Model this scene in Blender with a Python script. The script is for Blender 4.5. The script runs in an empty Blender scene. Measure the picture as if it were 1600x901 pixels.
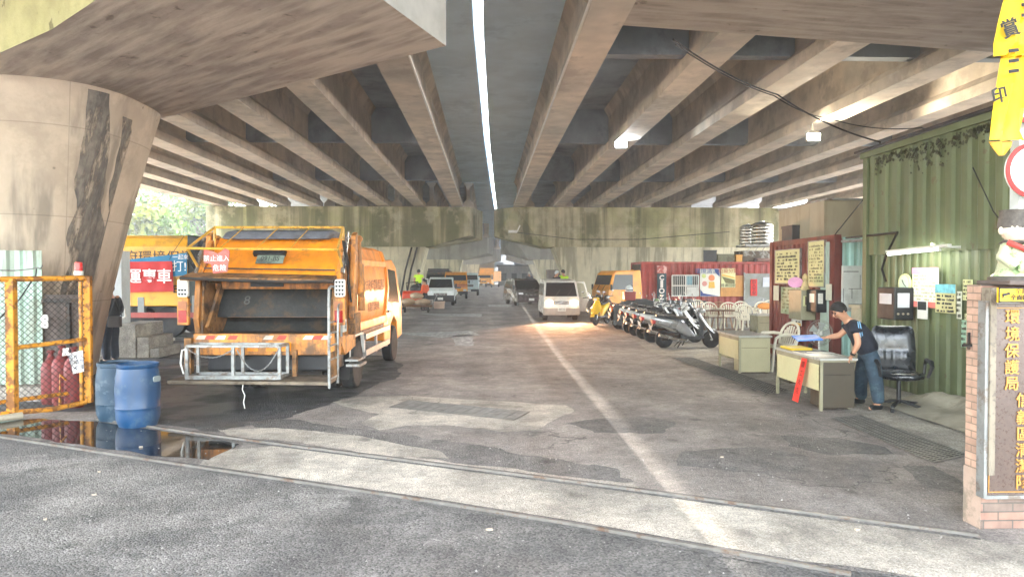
import bpy, bmesh, math, random
from mathutils import Matrix, Vector, Euler, noise as mnoise
random.seed(7)
sc = bpy.context.scene
COL = sc.collection
R = math.radians
# ---------------------------------------------------------------- camera
CAMZ = 1.92; FPX = 1100.0
YAW = math.atan(38/1100.0); PIT = math.atan(20.5/1100.0)
cam = bpy.data.cameras.new('camera'); camo = bpy.data.objects.new('camera', cam); COL.objects.link(camo)
cam.sensor_width = 36; cam.lens = FPX/1600*36; cam.clip_end = 2000; cam.clip_start = 0.05
camo.location = (0, 0, CAMZ); camo.rotation_euler = (R(90)-PIT, 0, -YAW)
sc.camera = camo
CR = Euler((R(90)-PIT, 0, -YAW)).to_matrix()
CP = Vector((0, 0, CAMZ))
def ray(x, y): return CR @ Vector(((x-800)/FPX, -(y-450.5)/FPX, -1))
def PZ(x, y, z=0.0):
    d = ray(x, y); return CP + d*((z-CAMZ)/d.z)
def PY(x, y, Y):
    d = ray(x, y); return CP + d*(Y/d.y)
def PX(x, y, X):
    d = ray(x, y); return CP + d*(X/d.x)
# ---------------------------------------------------------------- objects
INFO = {}
def thing(name, label, cat, loc=(0, 0, 0), rz=0.0, group=None):
    o = bpy.data.objects.new(name, None); COL.objects.link(o)
    o.empty_display_size = .1
    o.location = loc; o.rotation_euler = (0, 0, rz); o['label'] = label; o['category'] = cat
    if group: o['group'] = group
    INFO[o.name] = (Matrix.Translation(Vector(loc)) @ Matrix.Rotation(rz, 4, 'Z'))
    return o
def tag(o, label, cat, group=None, kind=None):
    o['label'] = label; o['category'] = cat
    if group: o['group'] = group
    if kind: o['kind'] = kind
    return o
def dup(o, loc=None, rz=None, label=None, parent=None):
    c = o.copy(); COL.objects.link(c)
    if parent: c.parent = parent
    if loc is not None: c.location = loc
    if rz is not None: c.rotation_euler = (0, 0, rz)
    if label: c['label'] = label
    for ch in [q for q in sc.objects if q.parent == o]:
        dup(ch, parent=c)
    return c
def link(name, me, parent=None):
    o = bpy.data.objects.new(name, me); COL.objects.link(o)
    if parent: o.parent = parent
    return o
def circ(n, r, ph=0.0): return [(r*math.cos(2*math.pi*i/n+ph), r*math.sin(2*math.pi*i/n+ph)) for i in range(n)]
def basis(d):
    d = Vector(d).normalized(); a = Vector((0, 0, 1)) if abs(d.z) < .9 else Vector((1, 0, 0))
    u = d.cross(a).normalized(); return u, u.cross(d).normalized(), d
class MB:
    def __init__(s, M=None): s.v = []; s.f = []; s.mi = []; s.M = M or Matrix.Identity(4); s.k = 0
    def add(s, vs, fs):
        b = len(s.v); s.v += [s.M @ Vector(v) for v in vs]
        for f in fs: s.f.append([b+i for i in f]); s.mi.append(s.k)
        return s
    def box(s, x0, x1, y0, y1, z0, z1):
        vs = [(x0,y0,z0),(x1,y0,z0),(x1,y1,z0),(x0,y1,z0),(x0,y0,z1),(x1,y0,z1),(x1,y1,z1),(x0,y1,z1)]
        return s.hexa(vs)
    def hexa(s, vs):   # bottom ring ccw, top ring ccw
        return s.add(vs, [(3,2,1,0),(4,5,6,7),(0,1,5,4),(1,2,6,5),(2,3,7,6),(3,0,4,7)])
    def bar(s, a, b, w, h=None, up=None):      # rectangular bar from a to b
        a = Vector(a); b = Vector(b); h = h or w; d = (b-a).normalized()
        u = Vector(up) if up else (Vector((0,0,1)) if abs(d.z) < .95 else Vector((0,1,0)))
        x = d.cross(u).normalized()*w/2; z = x.cross(d).normalized()*h/2
        return s.hexa([a-x-z, a+x-z, b+x-z, b-x-z, a-x+z, a+x+z, b+x+z, b-x+z])
    def cyl(s, a, b, r, r2=None, n=12, cap=True):
        a = Vector(a); b = Vector(b); r2 = r if r2 is None else r2; u, w, d = basis(b-a)
        vs = [a+u*x+w*y for x, y in circ(n, r)] + [b+u*x+w*y for x, y in circ(n, r2)]
        fs = [(i, i+n, (i+1) % n+n, (i+1) % n) for i in range(n)]
        if cap: fs += [tuple(range(n)), tuple(range(2*n-1, n-1, -1))]
        return s.add(vs, fs)
    def tube(s, pts, r, n=8, closed=False):
        pts = [Vector(p) for p in pts]; m = len(pts); rs = r if isinstance(r, (list, tuple)) else [r]*m
        vs = []; pu = None
        for i, p in enumerate(pts):
            if closed: t = pts[(i+1) % m]-pts[i-1]
            else: t = pts[min(i+1, m-1)]-pts[max(i-1, 0)]
            t.normalize()
            if pu is None: pu, _, _ = basis(t)
            pu = (pu - t*pu.dot(t))
            if pu.length < 1e-5: pu, _, _ = basis(t)
            pu.normalize(); w = t.cross(pu)
            vs += [p+pu*x+w*y for x, y in circ(n, rs[i])]
        fs = []
        for i in range(m if closed else m-1):
            j = (i+1) % m
            for k in range(n): fs.append((i*n+k, i*n+(k+1) % n, j*n+(k+1) % n, j*n+k))
        if not closed: fs += [tuple(range(n-1, -1, -1)), tuple((m-1)*n+k for k in range(n))]
        return s.add(vs, fs)
    def prism(s, poly, ax, a, b):   # poly: 2D points in the plane normal to ax; x->(y,z) y->(x,z) z->(x,y)
        def P(p, t): return {'x': (t, p[0], p[1]), 'y': (p[0], t, p[1]), 'z': (p[0], p[1], t)}[ax]
        n = len(poly); vs = [P(p, a) for p in poly]+[P(p, b) for p in poly]
        return s.add(vs, [tuple(range(n-1, -1, -1)), tuple(range(n, 2*n))]+[(i, (i+1) % n, (i+1) % n+n, i+n) for i in range(n)])
    def loft(s, rings, cap=True):
        n = len(rings[0]); vs = [v for r_ in rings for v in r_]; fs = []
        for i in range(len(rings)-1):
            for k in range(n): fs.append((i*n+k, i*n+(k+1) % n, (i+1)*n+(k+1) % n, (i+1)*n+k))
        if cap: fs += [tuple(range(n-1, -1, -1)), tuple((len(rings)-1)*n+k for k in range(n))]
        return s.add(vs, fs)
    def lathe(s, prof, n=20, c=(0, 0, 0), ax='z'):
        c = Vector(c); rings = []
        for r_, h in prof:
            ring = []
            for x, y in circ(n, max(r_, 1e-4)):
                ring.append(c+Vector({'z': (x, y, h), 'y': (x, h, -y), 'x': (h, x, y)}[ax]))
            rings.append(ring)
        return s.loft(rings)
    def ball(s, c, r, n=12, m=8):
        rx, ry, rz = r if isinstance(r, (tuple, list)) else (r, r, r); c = Vector(c); rings = []
        for j in range(m+1):
            t = math.pi*j/m; rr = max(math.sin(t), 1e-3)
            rings.append([c+Vector((rx*x*rr, ry*y*rr, -rz*math.cos(t))) for x, y in circ(n, 1)])
        return s.loft(rings)
    def quad(s, *p): return s.add(p, [tuple(range(len(p)))])
    def build(s, name, mats, parent=None, smooth=False, bev=0, world=False, flat_angle=40):
        me = bpy.data.meshes.new(name); v = s.v
        if world and parent is not None:
            Mi = INFO[parent.name].inverted(); v = [Mi @ p for p in v]
        me.from_pydata([tuple(p) for p in v], [], s.f)
        if not isinstance(mats, (list, tuple)): mats = [mats]
        for m in mats:
            if m: me.materials.append(m)
        for p, i in zip(me.polygons, s.mi): p.material_index = i
        bm = bmesh.new(); bm.from_mesh(me); bmesh.ops.recalc_face_normals(bm, faces=bm.faces)
        bm.to_mesh(me); bm.free()
        if smooth:
            me.shade_smooth(); me.set_sharp_from_angle(angle=R(flat_angle))
        o = link(name, me, parent)
        if bev:
            b = o.modifiers.new('b', 'BEVEL'); b.width = bev; b.segments = 2; b.limit_method = 'ANGLE'; b.angle_limit = R(35)
            b.harden_normals = False
        return o
def superell(cx, cy, a, b, e, n=40):
    out = []
    for i in range(n):
        t = 2*math.pi*i/n; c, s_ = math.cos(t), math.sin(t)
        out.append((cx+a*math.copysign(abs(c)**(2/e), c), cy+b*math.copysign(abs(s_)**(2/e), s_)))
    return out
def rrect(x0, x1, y0, y1, r, n=5):
    out = []
    for cx, cy, a0 in ((x1-r, y1-r, 0), (x0+r, y1-r, 90), (x0+r, y0+r, 180), (x1-r, y0+r, 270)):
        for i in range(n+1):
            t = R(a0+90*i/n); out.append((cx+r*math.cos(t), cy+r*math.sin(t)))
    return out
# ---------------------------------------------------------------- materials
MATS = {}
def lin(c):
    return tuple((x/12.92 if x <= .04045 else ((x+.055)/1.055)**2.4) for x in c)
def rgb(r, g, b): return lin((r/255, g/255, b/255))
def mat(name, col, rough=.55, metal=0, var=.12, vs=3.0, dirt=None, streak=None, bump=0, bs=40, emit=0, world=False, coat=0, trans=0, spec=.5, dscale=2.2, dlo=.5, dhi=.62, sscale=(3, 3, .15), slo=.45, shi=.62, seccol=None, rvar=.1, alpha=1):
    """one general procedural material: base colour with value noise, patches of dirt, vertical streaks, fine bump"""
    if name in MATS: return MATS[name]
    m = bpy.data.materials.new(name); m.use_nodes = True; MATS[name] = m
    nt = m.node_tree; N = nt.nodes; L = nt.links
    b = N['Principled BSDF']; b.inputs['Roughness'].default_value = rough; b.inputs['Metallic'].default_value = metal
    b.inputs['Specular IOR Level'].default_value = spec
    if coat: b.inputs['Coat Weight'].default_value = coat; b.inputs['Coat Roughness'].default_value = .15
    if trans: b.inputs['Transmission Weight'].default_value = trans
    if alpha < 1: b.inputs['Alpha'].default_value = alpha
    c4 = (*col, 1)
    if emit:
        b.inputs['Emission Color'].default_value = c4; b.inputs['Emission Strength'].default_value = emit
    if world: src = N.new('ShaderNodeNewGeometry').outputs['Position']
    else: src = N.new('ShaderNodeTexCoord').outputs['Object']
    def noise(scale, det=4, vec=None, ro=.6):
        n = N.new('ShaderNodeTexNoise'); n.inputs['Scale'].default_value = scale; n.inputs['Detail'].default_value = det
        n.inputs['Roughness'].default_value = ro
        L.new(vec or src, n.inputs['Vector']); return n.outputs['Fac']
    def ramp(f, a, c, v0=0.0, v1=1.0):
        r = N.new('ShaderNodeMapRange'); r.inputs['From Min'].default_value = a; r.inputs['From Max'].default_value = c
        r.inputs['To Min'].default_value = v0; r.inputs['To Max'].default_value = v1; r.interpolation_type = 'SMOOTHSTEP'
        L.new(f, r.inputs['Value']); return r.outputs['Result']
    def mix(f, a, c, mode='MIX'):
        x = N.new('ShaderNodeMix'); x.data_type = 'RGBA'; x.blend_type = mode
        if isinstance(f, float): x.inputs[0].default_value = f
        else: L.new(f, x.inputs[0])
        for s_, v in ((6, a), (7, c)):
            if isinstance(v, tuple): x.inputs[s_].default_value = v
            else: L.new(v, x.inputs[s_])
        return x.outputs[2]
    cur = c4
    if seccol: cur = mix(ramp(noise(vs*.35, 3), .42, .6), c4, (*seccol, 1))
    if var:
        v = ramp(noise(vs, 6), .3, .7, 1-var, 1+var)
        cb = N.new('ShaderNodeCombineColor')
        for i in range(3): L.new(v, cb.inputs[i])
        cur = mix(1.0, cur, cb.outputs[0], 'MULTIPLY')
    if streak:
        mp = N.new('ShaderNodeMapping'); mp.inputs['Scale'].default_value = sscale; L.new(src, mp.inputs['Vector'])
        cur = mix(ramp(noise(1.0, 5, mp.outputs[0]), slo, shi, 0, streak[1]), cur, (*streak[0], 1))
    if dirt:
        f = ramp(noise(dscale, 7, ro=.7), dlo, dhi, 0, dirt[1])
        cur = mix(f, cur, (*dirt[0], 1))
    if not isinstance(cur, tuple): L.new(cur, b.inputs['Base Color'])
    else: b.inputs['Base Color'].default_value = cur
    if rvar and not metal == 2:
        L.new(ramp(noise(vs*1.7, 4), .3, .7, max(rough-rvar, .02), min(rough+rvar, 1)), b.inputs['Roughness'])
    if bump:
        bp = N.new('ShaderNodeBump'); bp.inputs['Strength'].default_value = min(bump, 1); bp.inputs['Distance'].default_value = .02 if bump <= 1 else .02*bump
        L.new(noise(bs, 5), bp.inputs['Height']); L.new(bp.outputs[0], b.inputs['Normal'])
    m['ok'] = 1
    return m
def text(body, size, m, parent, loc, rot, ext=.003, name='lettering', align='CENTER', sx=1.0, bold=0.0, world=False):
    c = bpy.data.curves.new('t', 'FONT'); c.body = body; c.size = size; c.extrude = ext; c.align_x = align; c.align_y = 'CENTER'
    c.resolution_u = 3; c.offset = bold
    o = bpy.data.objects.new('t', c); COL.objects.link(o)
    dg = bpy.context.evaluated_depsgraph_get(); me = bpy.data.meshes.new_from_object(o.evaluated_get(dg))
    bpy.data.objects.remove(o)
    T = Matrix.Translation(Vector(loc)) @ Euler(rot).to_matrix().to_4x4() @ Matrix.Diagonal((sx, 1, 1, 1))
    if world and parent is not None: T = INFO[parent.name].inverted() @ T
    me.transform(T); me.materials.clear(); me.materials.append(m)
    return link(name, me, parent)
FRONT = (R(90), 0, 0)          # text read from -Y
ROADSIDE = (R(90), 0, R(-90))  # text read from -X
# ---------------------------------------------------------------- world, sun, exposure
w = bpy.data.worlds.new('World'); sc.world = w; w.use_nodes = True
sky = w.node_tree.nodes.new('ShaderNodeTexSky'); sky.sky_type = 'NISHITA'; sky.sun_disc = False
sv = Vector((-.232, .35, 1.0)).normalized()
sky.sun_elevation = math.asin(sv.z); sky.sun_rotation = math.atan2(sv.x, sv.y); sky.air_density = 1.6; sky.dust_density = 3.0
hs = w.node_tree.nodes.new('ShaderNodeHueSaturation'); hs.inputs['Saturation'].default_value = .45
w.node_tree.links.new(sky.outputs[0], hs.inputs['Color']); w.node_tree.links.new(hs.outputs[0], w.node_tree.nodes['Background'].inputs[0])
w.node_tree.nodes['Background'].inputs[1].default_value = .15
sl = bpy.data.lights.new('sun', 'SUN'); sl.energy = 2.1; sl.angle = R(1.8); sl.color = (1, .95, .87)
so = bpy.data.objects.new('sun', sl); COL.objects.link(so); so.rotation_euler = sv.to_track_quat('Z', 'Y').to_euler()
sc.view_settings.view_transform = 'Standard'; sc.view_settings.look = 'None'; sc.view_settings.gamma = 1
sc.view_settings.exposure = 4.5
cy = sc.cycles
try:
    cy.use_denoising = True; cy.denoiser = 'OPENIMAGEDENOISE'; cy.denoising_input_passes = 'RGB_ALBEDO_NORMAL'
except Exception: pass
cy.max_bounces = 8; cy.diffuse_bounces = 6; cy.glossy_bounces = 3; cy.transmission_bounces = 4; cy.transparent_max_bounces = 8
cy.sample_clamp_indirect = 8; cy.caustics_reflective = False; cy.caustics_refractive = False
# ---------------------------------------------------------------- shared materials
CONC = rgb(172, 162, 148)
conc = mat('concrete_girder', rgb(192, 178, 160), .85, var=.16, vs=1.1, dirt=(rgb(134, 126, 116), .5), dscale=.8, bump=.35, bs=14, world=True, seccol=rgb(172, 162, 148))
conc_dk = mat('concrete_deck', rgb(142, 150, 158), .9, var=.18, vs=.8, dirt=(rgb(108, 114, 118), .6), dscale=.5, bump=.3, bs=10, world=True)
conc_glow = mat('glow_tinted_concrete', rgb(204, 224, 238), .75, var=.08, vs=.8, dirt=(rgb(170, 192, 208), .5), dscale=.6, world=True)  # blue-white glow of the slit tinted into this concrete
conc_cap = mat('concrete_pier_cap', rgb(176, 168, 138), .9, var=.2, vs=.9, streak=(rgb(82, 84, 54), .8), sscale=(.95, .95, .05), slo=.42, shi=.6, dirt=(rgb(196, 188, 160), .45), dscale=.6, bump=.4, bs=12, world=True, seccol=rgb(150, 150, 108))
conc_col = mat('concrete_column', rgb(188, 174, 156), .88, var=.13, vs=1.2, streak=(rgb(120, 112, 102), .7), sscale=(1.2, 1.2, .12), slo=.52, shi=.62, dirt=(rgb(160, 146, 130), .6), dscale=.5, bump=.3, bs=9, world=True)
def joints(m, sx, w_, h_, dark=.72):
    nt = m.node_tree; N = nt.nodes; L = nt.links; b = N['Principled BSDF']; g = N.new('ShaderNodeNewGeometry'); sp = N.new('ShaderNodeSeparateXYZ'); L.new(g.outputs['Position'], sp.inputs[0])
    ad = N.new('ShaderNodeMath'); ad.operation = 'MULTIPLY_ADD'; ad.inputs[1].default_value = .8; L.new(sp.outputs[1], ad.inputs[0]); L.new(sp.outputs[0], ad.inputs[2])
    cb = N.new('ShaderNodeCombineXYZ'); L.new(ad.outputs[0], cb.inputs[0]); L.new(sp.outputs[2], cb.inputs[1])
    k = N.new('ShaderNodeTexBrick'); k.inputs['Scale'].default_value = 1; k.offset = 0; k.inputs['Brick Width'].default_value = w_; k.inputs['Row Height'].default_value = h_; k.inputs['Mortar Size'].default_value = .012; k.inputs['Mortar Smooth'].default_value = .6
    k.inputs['Color1'].default_value = (1, 1, 1, 1); k.inputs['Color2'].default_value = (.93, .93, .92, 1); k.inputs['Mortar'].default_value = (dark, dark, dark, 1); L.new(cb.outputs[0], k.inputs['Vector'])
    x = N.new('ShaderNodeMix'); x.data_type = 'RGBA'; x.blend_type = 'MULTIPLY'; x.inputs[0].default_value = 1; L.new(b.inputs['Base Color'].links[0].from_socket, x.inputs[6]); L.new(k.outputs[0], x.inputs[7]); L.new(x.outputs[2], b.inputs['Base Color'])
    v = N.new('ShaderNodeTexVoronoi'); v.inputs['Scale'].default_value = 2.6; v.inputs['Randomness'].default_value = 1; L.new(g.outputs['Position'], v.inputs['Vector']); r = N.new('ShaderNodeMapRange'); r.inputs['From Min'].default_value = .05; r.inputs['From Max'].default_value = .075; r.inputs['To Min'].default_value = .55; L.new(v.outputs['Distance'], r.inputs['Value'])
    x2 = N.new('ShaderNodeMix'); x2.data_type = 'RGBA'; x2.blend_type = 'MULTIPLY'; x2.inputs[0].default_value = 1; c2 = N.new('ShaderNodeCombineColor'); [L.new(r.outputs[0], c2.inputs[i]) for i in range(3)]; L.new(x.outputs[2], x2.inputs[6]); L.new(c2.outputs[0], x2.inputs[7]); L.new(x2.outputs[2], b.inputs['Base Color'])
joints(conc_col, 1, 2.6, 1.45); joints(conc_cap, 1, 1.9, 5)
stain = mat('black_water_stain', rgb(118, 112, 104), .9, var=.3, vs=5, streak=(rgb(78, 75, 71), .8), sscale=(6, 6, .4), bump=.4, bs=12, world=True)
def ragged(m, sc3, lo, hi):
    nt = m.node_tree; N = nt.nodes; L = nt.links; g = N.new('ShaderNodeNewGeometry'); mp = N.new('ShaderNodeMapping'); mp.inputs['Scale'].default_value = sc3; L.new(g.outputs['Position'], mp.inputs['Vector'])
    n = N.new('ShaderNodeTexNoise'); n.inputs['Scale'].default_value = 1; n.inputs['Detail'].default_value = 8; n.inputs['Roughness'].default_value = .7; L.new(mp.outputs[0], n.inputs['Vector'])
    r = N.new('ShaderNodeMapRange'); r.inputs['From Min'].default_value = lo; r.inputs['From Max'].default_value = hi; L.new(n.outputs['Fac'], r.inputs['Value']); L.new(r.outputs[0], N['Principled BSDF'].inputs['Alpha'])
ragged(stain, (4, 4, .6), .36, .52)
yelgreen = mat('yellow_green_cap_face', rgb(160, 158, 112), .9, var=.14, vs=2, dirt=(rgb(88, 84, 50), .8), dscale=3.5, dlo=.6, dhi=.66, bump=.5, bs=20, world=True)  # yellow-green tone with small olive-brown spots
def node_board(name, c1, c2, ang):
    m = mat(name, c1, .9, var=.2, vs=1.4, bump=.3, bs=12, world=True, dirt=(rgb(92, 80, 70), .75), dscale=3.2, dlo=.61, dhi=.66)
    nt = m.node_tree; N = nt.nodes; L = nt.links; b = N['Principled BSDF']
    g = N.new('ShaderNodeNewGeometry'); mp = N.new('ShaderNodeMapping'); mp.inputs['Rotation'].default_value = (0, 0, -ang); mp.inputs['Scale'].default_value = (.75, 5.0, 1)
    # rotate first, then squash: two mappings
    m1 = N.new('ShaderNodeMapping'); m1.inputs['Rotation'].default_value = (0, 0, -ang); mp.inputs['Rotation'].default_value = (0, 0, 0)
    L.new(g.outputs['Position'], m1.inputs['Vector']); L.new(m1.outputs[0], mp.inputs['Vector'])
    n = N.new('ShaderNodeTexNoise'); n.inputs['Scale'].default_value = 1; n.inputs['Detail'].default_value = 5; L.new(mp.outputs[0], n.inputs['Vector'])
    r = N.new('ShaderNodeMapRange'); r.inputs['From Min'].default_value = .42; r.inputs['From Max'].default_value = .62; L.new(n.outputs['Fac'], r.inputs['Value'])
    x = N.new('ShaderNodeMix'); x.data_type = 'RGBA'; L.new(r.outputs[0], x.inputs[0])
    old = b.inputs['Base Color'].links[0].from_socket; L.new(old, x.inputs[6]); x.inputs[7].default_value = (*c2, 1); L.new(x.outputs[2], b.inputs['Base Color'])
    bp = N.new('ShaderNodeBump'); bp.inputs['Distance'].default_value = .03; bp.inputs['Strength'].default_value = .7
    L.new(n.outputs['Fac'], bp.inputs['Height']); L.new(b.inputs['Normal'].links[0].from_socket, bp.inputs['Normal']); L.new(bp.outputs[0], b.inputs['Normal'])
    return m
soffit = node_board('board_marked_soffit', rgb(150, 138, 126), rgb(184, 172, 157), R(-40))
soffit2 = node_board('board_marked_soffit_pale', rgb(144, 134, 122), rgb(164, 154, 141), R(0))
steel = mat('galvanised_steel', rgb(150, 152, 150), .5, .6, var=.15, vs=6, dirt=(rgb(110, 80, 55), .6), dscale=5)
dksteel = mat('dark_steel', rgb(52, 50, 48), .6, .5, var=.2, vs=5, dirt=(rgb(84, 60, 42), .6), dscale=4)
rubber = mat('black_rubber', rgb(34, 34, 35), .85, var=.15, dirt=(rgb(70, 66, 60), .4))
black = mat('black_plastic', rgb(30, 31, 33), .5, var=.1)
white = mat('white_paint', rgb(222, 222, 216), .45, var=.06, dirt=(rgb(170, 164, 150), .4), dscale=3)
wpipe = mat('pale_pipe', rgb(205, 205, 200), .5, var=.08)
ink = mat('dark_ink', rgb(40, 42, 44), .7, var=0)
whitek = mat('white_letter', rgb(228, 226, 222), .6, var=.05)
redk = mat('red_letter', rgb(180, 40, 36), .6, var=.05)
glassd = mat('dark_glass', rgb(24, 29, 32), .16, var=0, spec=.35, rvar=0)
wirem = mat('black_cable', rgb(26, 26, 26), .7, var=0)
# ---------------------------------------------------------------- ground
def asphalt(name, col, col2, dcol, bstr, bsc, dsc=1.0, wet=False, agg=.38, bd=.012):
    m = mat(name, col, .82, var=.22, vs=1.3, seccol=col2, dirt=(dcol, .55), dscale=dsc, world=True, bump=bstr, bs=bsc)
    nt = m.node_tree; N = nt.nodes; L = nt.links; b = N['Principled BSDF']
    g = N.new('ShaderNodeNewGeometry'); v = N.new('ShaderNodeTexVoronoi'); v.inputs['Scale'].default_value = bsc*1.4
    L.new(g.outputs['Position'], v.inputs['Vector'])
    r = N.new('ShaderNodeMapRange'); r.inputs['From Min'].default_value = .0; r.inputs['From Max'].default_value = 1; r.inputs['To Min'].default_value = 1-agg; r.inputs['To Max'].default_value = 1+agg
    L.new(v.outputs['Color'], r.inputs['Value'])
    cb = N.new('ShaderNodeCombineColor'); [L.new(r.outputs[0], cb.inputs[i]) for i in range(3)]
    x = N.new('ShaderNodeMix'); x.data_type = 'RGBA'; x.blend_type = 'MULTIPLY'; x.inputs[0].default_value = 1
    L.new(b.inputs['Base Color'].links[0].from_socket, x.inputs[6]); L.new(cb.outputs[0], x.inputs[7]); L.new(x.outputs[2], b.inputs['Base Color'])
    bp = N.new('ShaderNodeBump'); bp.inputs['Distance'].default_value = bd; bp.inputs['Strength'].default_value = .8
    L.new(v.outputs['Distance'], bp.inputs['Height']); bp.invert = True
    L.new(b.inputs['Normal'].links[0].from_socket, bp.inputs['Normal']); L.new(bp.outputs[0], b.inputs['Normal'])
    col_in = b.inputs['Base Color'].links[0].from_socket
    nz = N.new('ShaderNodeTexNoise'); nz.inputs['Scale'].default_value = 2.2; nz.inputs['Detail'].default_value = 5; L.new(g.outputs['Position'], nz.inputs['Vector'])
    vm = N.new('ShaderNodeVectorMath'); vm.operation = 'MULTIPLY_ADD'; vm.inputs[1].default_value = (.9, .9, 0); L.new(nz.outputs['Color'], vm.inputs[0]); L.new(g.outputs['Position'], vm.inputs[2])
    ve = N.new('ShaderNodeTexVoronoi'); ve.feature = 'DISTANCE_TO_EDGE'; ve.inputs['Scale'].default_value = .42; L.new(vm.outputs[0], ve.inputs['Vector'])
    rc = N.new('ShaderNodeMapRange'); rc.inputs['From Min'].default_value = .002; rc.inputs['From Max'].default_value = .008; rc.inputs['To Min'].default_value = 1; rc.inputs['To Max'].default_value = 0; L.new(ve.outputs['Distance'], rc.inputs['Value'])
    nm = N.new('ShaderNodeTexNoise'); nm.inputs['Scale'].default_value = .35; nm.inputs['Detail'].default_value = 2; L.new(g.outputs['Position'], nm.inputs['Vector'])
    rm = N.new('ShaderNodeMapRange'); rm.inputs['From Min'].default_value = .5; rm.inputs['From Max'].default_value = .6; rm.inputs['To Max'].default_value = .6; L.new(nm.outputs['Fac'], rm.inputs['Value'])
    ml = N.new('ShaderNodeMath'); ml.operation = 'MULTIPLY'; L.new(rc.outputs[0], ml.inputs[0]); L.new(rm.outputs[0], ml.inputs[1])
    xc = N.new('ShaderNodeMix'); xc.data_type = 'RGBA'; L.new(ml.outputs[0], xc.inputs[0]); L.new(col_in, xc.inputs[6]); xc.inputs[7].default_value = (.03, .03, .03, 1)
    n4 = N.new('ShaderNodeTexNoise'); n4.inputs['Scale'].default_value = 6; n4.inputs['Detail'].default_value = 8; n4.inputs['Roughness'].default_value = .75; L.new(g.outputs['Position'], n4.inputs['Vector'])
    r4 = N.new('ShaderNodeMapRange'); r4.inputs['From Min'].default_value = .3; r4.inputs['From Max'].default_value = .7; r4.inputs['To Min'].default_value = .72; r4.inputs['To Max'].default_value = 1.28; L.new(n4.outputs['Fac'], r4.inputs['Value'])
    c4_ = N.new('ShaderNodeCombineColor'); [L.new(r4.outputs[0], c4_.inputs[i]) for i in range(3)]
    x4 = N.new('ShaderNodeMix'); x4.data_type = 'RGBA'; x4.blend_type = 'MULTIPLY'; x4.inputs[0].default_value = 1; L.new(xc.outputs[2], x4.inputs[6]); L.new(c4_.outputs[0], x4.inputs[7])
    # drip spots and long tyre-polished lanes
    vs_ = N.new('ShaderNodeTexVoronoi'); vs_.inputs['Scale'].default_value = 1.5; v2 = N.new('ShaderNodeVectorMath'); v2.operation = 'MULTIPLY_ADD'; v2.inputs[1].default_value = (.25, .25, 0); L.new(n4.outputs['Color'], v2.inputs[0]); L.new(g.outputs['Position'], v2.inputs[2]); L.new(v2.outputs[0], vs_.inputs['Vector'])
    rs_ = N.new('ShaderNodeMapRange'); rs_.inputs['From Min'].default_value = .07; rs_.inputs['From Max'].default_value = .16; rs_.inputs['To Min'].default_value = .62; L.new(vs_.outputs['Distance'], rs_.inputs['Value'])
    mpl = N.new('ShaderNodeMapping'); mpl.inputs['Scale'].default_value = (1.3, .05, 1); L.new(g.outputs['Position'], mpl.inputs['Vector']); nl_ = N.new('ShaderNodeTexNoise'); nl_.inputs['Scale'].default_value = 1; nl_.inputs['Detail'].default_value = 5; L.new(mpl.outputs[0], nl_.inputs['Vector'])
    rl_ = N.new('ShaderNodeMapRange'); rl_.inputs['From Min'].default_value = .35; rl_.inputs['From Max'].default_value = .65; rl_.inputs['To Min'].default_value = .8; rl_.inputs['To Max'].default_value = 1.15; L.new(nl_.outputs['Fac'], rl_.inputs['Value'])
    mm_ = N.new('ShaderNodeMath'); mm_.operation = 'MULTIPLY'; L.new(rs_.outputs[0], mm_.inputs[0]); L.new(rl_.outputs[0], mm_.inputs[1]); c5_ = N.new('ShaderNodeCombineColor'); [L.new(mm_.outputs[0], c5_.inputs[i]) for i in range(3)]
    x5 = N.new('ShaderNodeMix'); x5.data_type = 'RGBA'; x5.blend_type = 'MULTIPLY'; x5.inputs[0].default_value = 1; L.new(x4.outputs[2], x5.inputs[6]); L.new(c5_.outputs[0], x5.inputs[7]); L.new(x5.outputs[2], b.inputs['Base Color'])
    if wet:
        n = N.new('ShaderNodeTexNoise'); n.inputs['Scale'].default_value = .9; n.inputs['Detail'].default_value = 4; L.new(g.outputs['Position'], n.inputs['Vector'])
        rr = N.new('ShaderNodeMapRange'); rr.inputs['From Min'].default_value = .42; rr.inputs['From Max'].default_value = .6; rr.inputs['To Min'].default_value = .28; rr.inputs['To Max'].default_value = .8
        L.new(n.outputs['Fac'], rr.inputs['Value']); L.new(rr.outputs[0], b.inputs['Roughness'])
    return m
A_MID = asphalt('yard_asphalt', rgb(148, 140, 133), rgb(134, 127, 121), rgb(112, 107, 103), .3, 60, .45)
A_FORE = asphalt('coarse_street_asphalt', rgb(100, 97, 94), rgb(126, 122, 117), rgb(74, 72, 71), .4, 46, .7, agg=.6, bd=.009)
A_DARK = asphalt('damp_dark_asphalt', rgb(70, 69, 69), rgb(82, 80, 78), rgb(50, 50, 51), .4, 45, 1.2, wet=True)
A_PATCH = asphalt('dark_asphalt_repair', rgb(104, 101, 98), rgb(116, 112, 108), rgb(86, 84, 83), .5, 40)
C_STRIP = asphalt('worn_concrete', rgb(186, 177, 164), rgb(168, 160, 148), rgb(122, 116, 108), .25, 70, .9)
C_SLAB = asphalt('concrete_pavement', rgb(160, 154, 143), rgb(146, 140, 131), rgb(116, 112, 106), .2, 50, .8)
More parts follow.
